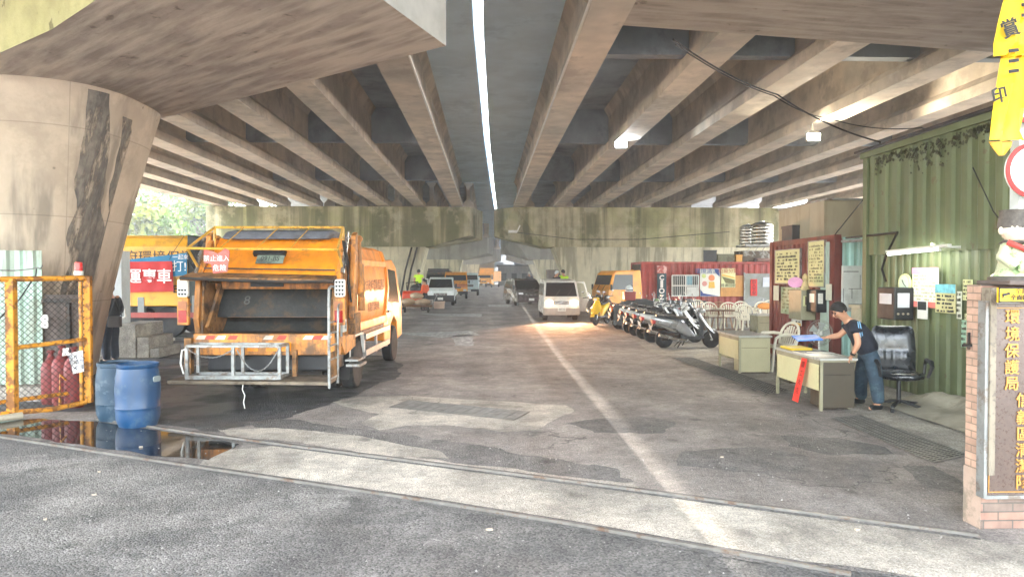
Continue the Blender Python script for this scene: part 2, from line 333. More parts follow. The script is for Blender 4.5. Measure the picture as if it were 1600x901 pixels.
def sheet(name, pts, z, m, jag=0.0, kind='structure', seg=.09, th=.0):
    P = []
    n = len(pts)
    for i in range(n):
        a = Vector(pts[i][:2]); b = Vector(pts[(i+1) % n][:2]); k = max(1, int((b-a).length/seg)) if jag else 1
        for j in range(k):
            p = a.lerp(b, j/k)
            if jag:
                q = Vector((p.x*1.7, p.y*1.7, z*50)); q2 = q*4.1
                p = p+Vector((mnoise.noise(q)+.5*mnoise.noise(q2), mnoise.noise(q+Vector((9, 3, 1)))+.5*mnoise.noise(q2+Vector((5, 5, 5)))))*jag*1.25
            P.append((p.x, p.y, z))
    mb = MB(); mb.add(P, [tuple(range(len(P)))]); o = mb.build(name, m); o['kind'] = kind
    for p in o.data.polygons:
        if p.normal.z < 0: o.data.flip_normals(); break
    return o
def gp(*pp): return [PZ(x, y) for x, y in pp]
mb = MB(); mb.quad((-260, -60, 0), (260, -60, 0), (260, 420, 0), (-260, 420, 0)); mb.build('ground', A_MID)['kind'] = 'structure'
# street in front of the gate track (track runs obliquely)
sheet('street', [(-9, 9.9)]+[(v.x, v.y) for v in gp((0, 684), (300, 731), (640, 782), (900, 822), (1200, 876))]+[(6, 2.95), (14, -.7), (14, -12), (-14, -12), (-14, 11)], .004, A_FORE, .05)
sheet('concrete_strip', [(v.x, v.y) for v in gp((310, 727), (345, 703), (430, 698), (620, 712), (990, 756), (1010, 768), (1080, 782), (1530, 842), (1600, 850))]+[(7.5, 3.0), (9, 1.7)]+[(v.x, v.y) for v in gp((1200, 872), (900, 820), (640, 779), (420, 748))], .008, C_STRIP, .05)
sheet('concrete_patch', gp((520, 628), (560, 620), (640, 618), (882, 633), (899, 641), (868, 655), (842, 671), (790, 674), (700, 664), (640, 664), (590, 672), (566, 660), (590, 648)), .004, C_STRIP, .05)
sheet('concrete_patch', gp((340, 672), (430, 668), (560, 682), (690, 706), (700, 716), (600, 712), (470, 692), (360, 682)), .0045, C_STRIP, .06)
sheet('concrete_patch', gp((740, 742), (860, 742), (990, 756), (1005, 768), (880, 764), (720, 740)), .0035, C_STRIP, .04)
sheet('asphalt_patch', gp((1060, 705), (1180, 698), (1262, 712), (1270, 730), (1200, 740), (1060, 727)), .004, A_PATCH, .05)
sheet('asphalt_patch', gp((1220, 680), (1300, 684), (1380, 697), (1400, 708), (1290, 710), (1235, 697)), .004, A_PATCH, .05)
sheet('asphalt_patch', gp((1415, 728), (1460, 728), (1500, 752), (1503, 772), (1440, 756)), .004, A_PATCH, .05)
sheet('asphalt_patch', gp((430, 655), (560, 668), (760, 700), (960, 730), (1000, 755), (860, 742), (700, 722), (560, 690), (380, 662)), .003, A_PATCH, .12)
sheet('asphalt_patch', gp((880, 660), (1000, 650), (1060, 660), (1030, 676), (930, 676)), .003, A_PATCH, .08)
sheet('wet_yard', [(-16, 9.0)]+[(v.x, v.y) for v in gp((0, 648), (150, 640), (330, 676), (440, 655), (520, 630), (620, 590), (628, 566), (600, 556), (420, 540), (250, 520))]+[(-16, 24)], .002, A_DARK, .12)
# right-hand concrete pavement beyond the drain
sheet('pavement', [(v.x, v.y) for v in gp((985, 528), (1018, 551), (1100, 569), (1180, 596), (1340, 650), (1420, 676), (1512, 712))]+[(5.6, 6.2), (20, 6.2), (20, 34), (3.7, 34), (3.6, 24)], .006, C_SLAB, .02)
mudm = mat('muddy_puddle_water', rgb(34, 31, 27), .04, var=.25, vs=2, world=True, spec=.7, rvar=.03)
sheet('puddle', gp((-60, 664), (60, 655), (160, 660), (250, 673), (330, 688), (372, 694), (330, 720), (240, 712), (120, 694), (20, 681), (-60, 676)), .0085, mudm, .05)
mb = MB()
# shallow gutter line along the wet yard and light worn lines on the road
markm = mat('worn_white_marking', rgb(190, 190, 186), .7, var=.2, vs=8, dirt=(rgb(120, 116, 112), .8), dscale=6, dlo=.42, dhi=.55, world=True)
for a in (((655, 490), (753, 490), (752, 495), (690, 494)), ((560, 515), (640, 520), (735, 517), (750, 523), (690, 528)), ((705, 524), (738, 522), (740, 540), (712, 540)), ((762, 476), (800, 476), (798, 479), (764, 479))):
    sheet('road_marking', gp(*a), .005, markm, .05)
# gate tracks
railm = mat('worn_track_steel', rgb(120, 116, 110), .55, .3, var=.2, vs=8, dirt=(rgb(96, 70, 50), .8), dscale=4, world=True)
for k, (a, b) in enumerate((((150, 657), (1530, 841)), ((-40, 676), (1290, 886)))):
    A = PZ(*a); B = PZ(*b); d = (B-A).normalized(); n = Vector((-d.y, d.x, 0))
    if k == 0: pts = [(150, 656), (340, 683), (700, 729), (1000, 768), (1250, 802), (1530, 839)]
    else: pts = [(-60, 676), (0, 684), (300, 730), (640, 780), (900, 822), (1200, 876), (1330, 900)]
    mb = MB(); pp = [PZ(*q) for q in pts]
    for i in range(len(pp)-1):
        mb.bar(pp[i]+Vector((0, 0, .012)), pp[i+1]+Vector((0, 0, .012)), .028, .03)
    t = mb.build('gate_track', railm); tag(t, ['rusty steel gate track set in the ground beyond the concrete strip', 'steel gate track set in the ground between coarse asphalt and concrete strip'][k], 'rail')
    mb = MB()
    for i in range(len(pp)-1):
        for s_ in (-1, 1): mb.quad(pp[i]+n*s_*.03, pp[i+1]+n*s_*.03, pp[i+1]+n*s_*.085, pp[i]+n*s_*.085)
    g_ = mb.build('groove', A_PATCH, t); g_.location.z = .0105
# grates
iron = mat('worn_dark_iron', rgb(128, 124, 118), .55, .4, var=.2, vs=6)
gdark = mat('grate_pit', rgb(22, 22, 22), .95, var=0)
def grate(name, label, q, nx, ny, h=.003, bw=.012, zb=.0125):
    a, b, c, d = [Vector((v.x, v.y, 0)) for v in q]
    L0 = (b-a).length
    mb = MB()
    for i in range(nx+1):
        t = i/nx; mb.bar(a.lerp(b, t)+Vector((0, 0, zb)), d.lerp(c, t)+Vector((0, 0, zb)), bw, h)
    o = None
    m2 = MB()
    for j in range(ny+1):
        t = j/ny; m2.bar(a.lerp(d, t)+Vector((0, 0, zb+.0035)), b.lerp(c, t)+Vector((0, 0, zb+.004)), bw*1.2, h)
    th = thing(name, label, 'drain cover', (a+c)/2)
    mb.build('cross_bar', iron, th, world=True); m2.build('bearing_bar', iron, th, world=True)
    m3 = MB(); m3.quad(a, b, c, d); o = m3.build('pit', gdark, th, world=True); o.location.z += .0095
grate('drain_grate', 'rectangular steel manhole grate set in the pale concrete patch', [PZ(608, 637), PZ(640, 626), PZ(828, 644), PZ(803, 657)][::-1], 56, 12, bw=.008)
q = [PZ(1055, 557), PZ(1018, 552), PZ(1180, 609), PZ(1228, 609)]
grate('drain_grate', 'long steel drain grating along the pavement beyond the big desk', [PZ(1050, 559), PZ(1082, 559), PZ(1232, 610), PZ(1200, 616)], 6, 60, bw=.02)
grate('drain_grate', 'long steel drain grating on the near side of the occupied desk', [PZ(1300, 654), PZ(1345, 650), PZ(1512, 711), PZ(1458, 723)], 6, 40, bw=.022)
# litter and loose stones
pap = mat('paper_scrap', rgb(170, 156, 138), .8, var=.1)
for i, (x, y) in enumerate(((155, 739), (147, 775), (71, 814), (1128, 716), (1340, 830), (765, 830), (220, 700))):
    p = PZ(x, y); mb = MB(); s_ = .01+.014*random.random(); a = random.random()*6
    v = [(p.x+math.cos(a+t)*s_*(1+.5*random.random()), p.y+math.sin(a+t)*s_*.6, .02+.008*random.random()) for t in (0, 1.3, 2.6, 3.9, 5.1)]
    mb.add(v+[(q[0], q[1], .012) for q in v], [(0, 1, 2, 3, 4), (9, 8, 7, 6, 5)]+[(i_, (i_+1) % 5, (i_+1) % 5+5, i_+5) for i_ in range(5)])
    o = mb.build('leaf_litter', pap); tag(o, 'pale scrap of dry leaf lying on the ground', 'litter', 'scraps of dry leaf on the ground')
mb = MB(); rr = random.Random(3)
for i in range(1500):
    if i % 3: x, y = rr.uniform(-5, 4.5), rr.uniform(2.0, 9)
    else: x, y = rr.uniform(-6, 5), rr.uniform(4, 16)
    s_ = rr.choice((.005, .006, .008, .011)); z = .006
    vv = [(x+s_*rr.uniform(.6, 1.2)*math.cos(t), y+s_*rr.uniform(.6, 1.2)*math.sin(t), z) for t in (0, 1.6, 3.1, 4.7)]+[(x, y, z+s_*rr.uniform(.5, 1.1))]
    mb.add(vv, [(0, 1, 4), (1, 2, 4), (2, 3, 4), (3, 0, 4)])
mb.build('gravel', mat('loose_stone', rgb(150, 146, 140), .85, var=.4, vs=9, world=True))['kind'] = 'stuff'
# ---------------------------------------------------------------- viaduct
H = 6.31; ZD = 7.95
def slit(Y):
    ks = [(-10, -.24), (18, -.22), (32, -.03), (46, .28), (81, 1.1), (116, 2.4), (160, 4.8)]
    for (a, x), (b, y) in zip(ks, ks[1:]):
        if Y <= b: return x+(y-x)*(Y-a)/(b-a)
    return ks[-1][1]
LG = [-.635-.485*i for i in range(0)]  # unused
left_e = [-.365, -.909, -1.423, -1.928, -2.41, -2.88, -3.33, -3.79]
right_e = [.38, .955, 1.49, 2.13, 2.73, 3.36, 4.06, 4.75]
hh = H-CAMZ
LGX = [e*hh-.35 for e in left_e]; RGX = [e*hh+.36 for e in right_e]
def girder(x0, y0, x1, y1, parent):
    prof = [(-.35, H), (.35, H), (.35, H+.28), (.14, H+.5), (.14, ZD-.3), (.32, ZD+.01), (-.32, ZD+.01), (-.14, ZD-.3), (-.14, H+.5), (-.35, H+.28)]
    mb = MB(); mb.add([(x0+p[0], y0, p[1]) for p in prof]+[(x1+p[0], y1, p[1]) for p in prof],
        [tuple(range(9, -1, -1)), tuple(range(10, 20))]+[(i, (i+1) % 10, (i+1) % 10+10, i+10) for i in range(10)])
    mb.build('girder', conc, parent)
spans = [(-3.5, 45.9), (46.0, 81.9), (82.0, 117), (117.1, 160)]
for si, (ya, yb) in enumerate(spans):
    off = 0 if si == 0 else slit((ya+yb)/2)
    for side, gx in ((-1, LGX), (1, RGX)):
        t = thing('viaduct_deck', ['%s deck of the concrete road viaduct right over the yard', '%s viaduct deck of the second span behind the first cross wall', '%s viaduct deck of the third span, far down the road', '%s viaduct deck of the last span at the end of the road'][si] % ('left' if side < 0 else 'right'), 'bridge deck')
        ys = [ya]+[y for y in (18, 25, 32, 39) if ya < y < yb]+[yb]; hw = .12
        outer = gx[-1]+side*1.3+off
        mb = MB()
        ring = []
        for y in ys:
            e = slit(y)+side*hw
            xs = sorted((e, outer))
            ring.append([(xs[0], y, ZD), (xs[1], y, ZD), (xs[1], y, ZD+.3), (xs[0], y, ZD+.3)])
        mb.loft(ring); mb.build('deck_slab', conc_dk, t)
        # cantilever strip beside the open joint, the joint's blue glow put into its colour
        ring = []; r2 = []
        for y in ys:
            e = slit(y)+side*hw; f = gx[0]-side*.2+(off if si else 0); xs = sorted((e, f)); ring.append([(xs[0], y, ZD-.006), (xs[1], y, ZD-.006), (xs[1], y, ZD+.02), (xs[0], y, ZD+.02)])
            xs = sorted((e, e+side*.3)); r2.append([(xs[0], y, ZD+.3), (xs[1], y, ZD+.3), (xs[1], y, ZD+.95), (xs[0], y, ZD+.95)])  # upstand added on the slab edge only to narrow the sun streak
        mb = MB(); mb.loft(ring); mb.build('glow_tinted_cantilever', conc_glow, t); mb = MB(); mb.loft(r2); mb.build('added_sun_baffle', conc_glow, t)
        for gxi, x in enumerate(gx):
            if si > 0 and gxi > 4: continue
            girder(x+off*(1 if si else 0), ya+.05, x+off, yb-.05, t)
        if si == 0:
            for y in (5.5, 15.5, 25.8, 36.0):
                for xa, xb in zip(gx, gx[1:]):
                    lo, hi = sorted((xa, xb)); mb = MB(); mb.box(lo+.15, hi-.15, y-.15, y+.15, H+.42, ZD-.003); mb.build('diaphragm', conc_dk, t)
            # pale edge strip / conduit along inner girder
            mb = MB(); x = gx[0]-side*.37; mb.cyl((x, 11 if side < 0 else 3, H+.035), (x, yb-.3, H+.035), .028, n=8); mb.build('conduit', wpipe, t, smooth=True)
# piers ---------------------------------------------------------
def flat_poly_cap(pts, z0, z1, name, parent, mats):
    """pts: plan polygon with (x,y,zbottom)"""
    n = len(pts); mb = MB(); vs = [(x, y, z) for x, y, z in pts]+[(x, y, z1) for x, y, z in pts]
    mb.add(vs, []); mb.k = 0
    for i in range(n): mb.f.append([i, (i+1) % n, (i+1) % n+n, i+n]); mb.mi.append(0)
    mb.f.append(list(range(n-1, -1, -1))); mb.mi.append(1)
    mb.f.append(list(range(n, 2*n))); mb.mi.append(0)
    return mb.build(name, mats, parent, bev=0)
t = thing('bridge_pier', 'near left hammerhead pier with a stained flared column and overhanging cap', 'bridge pier', (-8.9, 13.1, 0))
zt = 5.02
A1 = PZ(697, 72, 5.22); 
cap = [(A1.x, A1.y, 5.22), (-6.8, 14.5, zt), (-14, 19.5, zt), (-14, 15.3, zt), (-7.3, 10.5, zt), (-5.6, 9.3, 5.07), (-4.15, 8.05, 5.12), (-2.1, 6.4, 5.22)]
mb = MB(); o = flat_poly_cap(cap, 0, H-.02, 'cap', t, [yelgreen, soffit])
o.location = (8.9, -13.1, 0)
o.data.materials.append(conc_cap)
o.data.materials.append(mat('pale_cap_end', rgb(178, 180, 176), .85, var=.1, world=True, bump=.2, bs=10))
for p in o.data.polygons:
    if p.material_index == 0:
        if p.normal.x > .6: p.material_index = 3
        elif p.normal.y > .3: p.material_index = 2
rings = []
for k in range(13):
    f = k/12; z = -.05+(zt+.08)*f
    ff = f*.88+.12*f*f
    rings.append([(x, y, z) for x, y in superell(-8.9, 13.1, 1.34+.98*f+.32*f*f, 1.5+.38*ff, 3.0, 64)])
mb = MB(); mb.loft(rings); o = mb.build('column', conc_col, t, smooth=True, world=True)
# water stain down the column's corner: its own thin skin of dried black slime
mb = MB(); n = 64
def colpt(px, z):   # point on the column's front surface along image column px
    f = (z+.05)/(zt+.08); ff = f*.88+.12*f*f; a = 1.34+.98*f+.32*f*f; b = 1.5+.38*ff
    best = None
    for i in range(0, 400):
        tt = math.pi+math.pi*i/400; c, s_ = math.cos(tt), math.sin(tt)
        x = -8.9+a*math.copysign(abs(c)**(2/3.0), c); y = 13.1+b*math.copysign(abs(s_)**(2/3.0), s_)
        d = CR.transposed() @ (Vector((x, y, z))-CP); u = 800+FPX*d.x/-d.z
        if best is None or abs(u-px) < best[0]: best = (abs(u-px), x, y)
    return Vector((best[1]+.004, best[2]-.006, z))
def stainstrip(c0, c1, w0, w1, z0, z1, nm):
    mb = MB(); rows = []
    for k in range(31):
        f = k/30; z = z0+(z1-z0)*f; cx = c0+(c1-c0)*f+5*mnoise.noise(Vector((z*1.3, 3, 1))); w_ = (w0+(w1-w0)*f)*(1+.35*mnoise.noise(Vector((z*2.1, 8, 1))))
        rows.append([colpt(cx+w_*(j/6-.5), z) for j in range(7)])
    vs = [p for r_ in rows for p in r_]; fs = [(i*7+j, i*7+j+1, i*7+j+8, i*7+j+7) for i in range(30) for j in range(6)]
    mb.add(vs, fs); mb.build(nm, stain, t, world=True, smooth=True)
stainstrip(112, 156, 70, 34, .1, 4.98, 'water_stain')
stainstrip(152, 200, 26, 14, 1.2, 4.7, 'water_stain')
# near right pier cap
t = thing('bridge_pier', 'near right pier cross beam hanging over the yard entrance', 'bridge pier', (12, 10.5, 0))
ra = PY(945, 38, 12.5); rb = PY(1525, 80, 12.5); sl_ = (rb.z-ra.z)/(rb.x-ra.x)
def rz_(x): return ra.z+sl_*(x-ra.x)
cap = [(ra.x, 12.5, ra.z), (ra.x-.66, 11.2, rz_(ra.x-.66)), (.55, 8.4, rz_(.55)), (15, 8.4, rz_(15)), (15, 12.5, rz_(15))]
o = flat_poly_cap(cap, 0, H+.6, 'cap', t, [conc_cap, soffit2]); o.location = (-12, -10.5, 0)
mb = MB(); mb.loft([[(x, y, z) for x, y in superell(14.6, 10.4, a, 1.8, 3, 40)] for a, z in ((1.9, -.05), (2.6, rz_(13)+.02))]); mb.build('column', conc_col, t, smooth=True, world=True)
# far piers: (y front, x offset of slit, scale label)
def far_pier(y, off, k):
    for side in (-1, 1):
        nm = ['mossy streaked wall pier', 'grey wall pier', 'distant wall pier'][k]
        t = thing('bridge_pier', '%s with cap %s of the road, %s' % (nm, 'left' if side < 0 else 'right', ['first down the yard', 'second down the yard', 'last one'][k]), 'bridge pier', (off+side*9, y, 0))
        zb = 3.72
        top = H-.06
        # stations from the outer end to the road side tip: (x front, x back, y back offset, z front, z back, y front)
        if side < 0: st = [(-17.6, -17.6, 0, 3.72, 3.72), (-3.7, -3.7, 0, 3.72, 3.72), (-1.15, -.35, 0, 4.45, 4.3)]
        else: st = [(27, 27, 0, 3.72, 3.72), (3.6, 3.6, 0, 3.72, 3.72), (.42, .5, 1.6, 4.5, 4.45)]
        mb = MB(); rings = []
        for q_, (xf, xb, yf, zf, zk) in enumerate(st):
            xt = 1.75 if (side > 0 and q_ == 1) else xf
            rings.append([(xf+off, y+yf, zf), (xb+off, y+3.2, zk), (xb+off, y+3.2, top), (xt+off, y+yf, top)])
        mb.loft(rings); mb.build('cap', conc_cap if k == 0 else conc_cap2, t, world=True)
        for i in range(8 if k == 0 else 5):   # bearing blocks under the girders
            gx = (LGX if side < 0 else RGX)[i]+off*(1 if k else 0); mb = MB(); mb.box(gx-.25, gx+.25, y+.4, y+.9, top, H+.02); mb.build('bearing', conc_dk, t, world=True)
        mb = MB()
        xa, xb = ((-15.8, -3.95), (-14.6, -4.9)) if side < 0 else ((4.25, 24), (5.7, 23))
        mb.hexa([(xb[0]+off, y+.5, -.05), (xb[1]+off, y+.5, -.05), (xb[1]+off, y+2.7, -.05), (xb[0]+off, y+2.7, -.05), (xa[0]+off, y+.12, zb+.01), (xa[1]+off, y+.12, zb+.01), (xa[1]+off, y+3.0, zb+.01), (xa[0]+off, y+3.0, zb+.01)])
        mb.build('column', conc_col2, t, world=True)
        if side < 0 and k == 0:
            mb = MB()
            for dx in (0, .35): mb.tube([(-4.35+dx-.45, y+.0, zb-.03), (-4.75+dx-.45, y-.02, zb-1.5), (-5.3+dx-.3, y+.05, 0)], .06)
            mb.build('drain_pipe', dksteel, t, world=True)
conc_col2 = mat('concrete_wall_pier', rgb(190, 184, 160), .9, var=.15, vs=.8, streak=(rgb(128, 124, 104), .75), sscale=(2.2, 2.2, .05), slo=.46, shi=.62, bump=.3, bs=9, world=True)
conc_cap2 = mat('concrete_far_cap', rgb(148, 148, 142), .9, var=.15, vs=.8, streak=(rgb(112, 112, 104), .6), sscale=(1.5, 1.5, .06), bump=.2, bs=9, world=True)
far_pier(44.7, .0, 0); far_pier(80.5, 1.1, 1); far_pier(116, 2.6, 2)

hz = MB(); hz.box(-75, 75, -25, 200, -1, 30); ho = hz.build('haze', None)
hm = bpy.data.materials.new('haze_air'); hm.use_nodes = True; N_ = hm.node_tree.nodes; N_.remove(N_['Principled BSDF']); pv = N_.new('ShaderNodeVolumePrincipled'); pv.inputs['Color'].default_value = (.86, .92, 1, 1); pv.inputs['Density'].default_value = .0017; pv.inputs['Anisotropy'].default_value = .2
hm.node_tree.links.new(pv.outputs[0], N_['Material Output'].inputs['Volume']); ho.data.materials.clear(); ho.data.materials.append(hm); ho['kind'] = 'stuff'
cy.volume_bounces = 1; cy.volume_step_rate = 5
# ---------------------------------------------------------------- shared builders
tyrem = rubber
rimm = mat('steel_rim', rgb(150, 150, 148), .45, .5, var=.2, vs=9, dirt=(rgb(90, 74, 60), .6), dscale=6)
def wheel(parent, x, y, r, w_, side=1, dual=False, rim=rimm, name='wheel'):
    mb = MB(); prof = [(r*.6, -w_/2), (r*.93, -w_/2), (r, -w_*.36), (r, w_*.36), (r*.93, w_/2), (r*.6, w_/2)]
    mb.lathe(prof, 28, (x, y, r), 'x')
    if dual: mb.lathe(prof, 28, (x-side*w_*1.25, y, r), 'x')
    o = mb.build(name, tyrem, parent, smooth=True, flat_angle=30)
    mb = MB(); s_ = side
    mb.lathe([(r*.61, -s_*w_*.3), (r*.61, s_*w_*.44), (r*.55, s_*w_*.46), (r*.48, s_*w_*.1), (r*.3, s_*w_*.05), (r*.22, s_*w_*.38), (.001, s_*w_*.4)], 24, (x, y, r), 'x')
    mb.build('rim', rim, o, smooth=True)
    return o
def rcol(n, c, **k): return mat(n, c, **k)
amber = mat('amber_lens', rgb(230, 110, 30), .25, var=.05)
redlens = mat('red_lens', rgb(150, 24, 20), .25, var=.05)
clearl = mat('clear_lens', rgb(220, 225, 228), .15, var=.02)
chrome = mat('bright_metal', rgb(190, 190, 190), .25, .9, var=.05)
headl = mat('lit_headlamp', rgb(255, 214, 160), .3, var=0, emit=5)
platem = mat('number_plate', rgb(215, 218, 212), .5, var=.05)
def plate(parent, x, y, z, w_, h_, txt, rot=FRONT, m=platem, tm=ink, name='number_plate'):
    mb = MB(); T = Matrix.Translation(Vector((x, y, z))) @ Euler(rot).to_matrix().to_4x4(); mb.M = T
    mb.box(-w_/2, w_/2, -h_/2, h_/2, -.008, .006); p = mb.build(name, m, parent)
    if txt:
        off = Euler(rot).to_matrix() @ Vector((0, 0, .008)); text(txt, h_*.8, tm, p, (x+off.x, y+off.y, z+off.z), rot, .001, sx=w_/(h_*.8*len(txt)*.68))
    return p
def motor(name, label, cat, loc, rz, L, W, prof, paint, *, belt=.9, tap=.9, ws=None, side_w=None, lamp=None, lit=False, grille=None, bumper=None, plz=.45, pl=None, wheels=(), wr=.3, group=None, bed=None, bedm=None, roofbar=False, mirrors=True, bumpm=None):
    """small road vehicle; front faces local -y; prof = side outline (y,z)"""
    t = thing(name, label, cat, loc, rz, group)
    top = max(z for _, z in prof)
    def hw(z): return W/2*(1-(1-tap)*max(0, (z-belt))/(top-belt))
    mb = MB(); n = len(prof)
    mb.add([(-hw(z), y, z) for y, z in prof]+[(hw(z), y, z) for y, z in prof], [tuple(range(n-1, -1, -1)), tuple(range(n, 2*n))]+[(i, (i+1) % n, (i+1) % n+n, i+n) for i in range(n)])
    body = mb.build('body', paint, t, bev=.035)
    for p in body.data.polygons: p.use_smooth = False
    if ws:      # windscreen between two outline points
        (ya, za), (yb, zb) = ws; d = Vector((0, yb-ya, zb-za)).normalized(); nn = Vector((0, -d.z, d.y))*.012
        if nn.y > 0: nn = -nn
        m1 = MB(); vs = []
        for k in (0, 1):
            for sx, (y, z) in ((-1, (ya, za)), (1, (ya, za)), (1, (yb, zb)), (-1, (yb, zb))):
                i = .07; yy = y+d.y*(i if (y, z) == (ya, za) else -i); zz = z+d.z*(i if (y, z) == (ya, za) else -i)
                vs.append((sx*(hw(zz)-.08), yy+nn.y*(k*1.5-.3), zz+nn.z*(k*1.5-.3)))
        m1.hexa(vs); g_ = m1.build('windscreen', glassd, t)
        for sx in (-.35, .3): MB().bar((sx*W*.5, ya+nn.y*2.6, za+.06), (sx*W*.5+.3*W*.5, ya+nn.y*2.6+d.y*.33, za+.06+d.z*.33), .015).build('wiper', black, g_)
    for sw in side_w or ():
        for sx in (-1, 1):
            m1 = MB(); vs = [(sx*(hw(z)-.02), y, z) for y, z in sw]+[(sx*(hw(z)+.006), y, z) for y, z in sw]; k = len(sw)
            m1.add(vs, [tuple(range(k)), tuple(range(k, 2*k))]+[(i, (i+1) % k, (i+1) % k+k, i+k) for i in range(k)])
            m1.build('side_window', glassd, t)
    y0 = min(y for y, _ in prof)
    if lamp:
        lx, lz, lw, lh, ly = lamp
        for sx in (-1, 1):
            m1 = MB(); m1.prism(rrect(sx*lx-lw/2, sx*lx+lw/2, lz-lh/2, lz+lh/2, min(lw, lh)*.35), 'y', ly-.012, ly+.05)
            m1.build('headlight', headl if lit else clearl, t)
    if grille:
        gx, gz0, gz1, gy = grille; m1 = MB(); m1.box(-gx, gx, gy-.008, gy+.04, gz0, gz1); g_ = m1.build('grille', black, t)
        m2 = MB()
        for k in range(3): zz = gz0+(gz1-gz0)*(k+1)/4; m2.box(-gx*.95, gx*.95, gy-.014, gy, zz-.008, zz+.008)
        m2.build('grille_trim', chrome, g_)
    if bumper:
        bz0, bz1, by = bumper; m1 = MB(); m1.prism(rrect(-W/2-.01, W/2+.01, by-.05, by+.3, .05), 'z', bz0, bz1); m1.build('bumper', bumpm or black, t, bev=.015)
        plate(t, 0, by-.062, plz, .34, .15, pl or '')
    for (wy) in wheels:
        for sx in (-1, 1): wheel(t, sx*(W/2-.11), wy, wr, .19, sx)
    if mirrors and ws:
        (ya, za), (yb, zb) = ws
        for sx in (-1, 1):
            m1 = MB(); m1.bar((sx*(hw(za)-.02), ya+.1, za+.12), (sx*(W/2+.1), ya+.05, za+.17), .025); m1.box(sx*(W/2+.12)-.06, sx*(W/2+.12)+.06, ya+.03, ya+.08, za+.05, za+.3); m1.build('mirror', black, t, bev=.01)
    return t
def skinbody(name, pts, edges, m, parent, sub=2, world=True, branch=0):
    me = bpy.data.meshes.new(name); vv = [Vector(p[0]) for p in pts]
    if world and parent is not None: Mi = INFO[parent.name].inverted(); vv = [Mi @ v for v in vv]
    me.from_pydata([tuple(v) for v in vv], edges, []); o = link(name, me, None)
    md = o.modifiers.new('s', 'SKIN'); md.branch_smoothing = .6
    for i, p in enumerate(pts):
        r_ = p[1] if isinstance(p[1], tuple) else (p[1], p[1]); me.skin_vertices[0].data[i].radius = r_
    me.skin_vertices[0].data[branch].use_root = True
    s2 = o.modifiers.new('u', 'SUBSURF'); s2.levels = sub; s2.render_levels = sub
    dg = bpy.context.evaluated_depsgraph_get(); m2 = bpy.data.meshes.new_from_object(o.evaluated_get(dg))
    bpy.data.objects.remove(o); m2.materials.clear(); m2.materials.append(m); m2.shade_smooth()
    return link(name, m2, parent)
skinm = mat('skin', rgb(196, 146, 116), .55, var=.06, vs=12)
hairm = mat('black_hair', rgb(28, 25, 24), .7, var=.2, vs=40, bump=.4, bs=60)
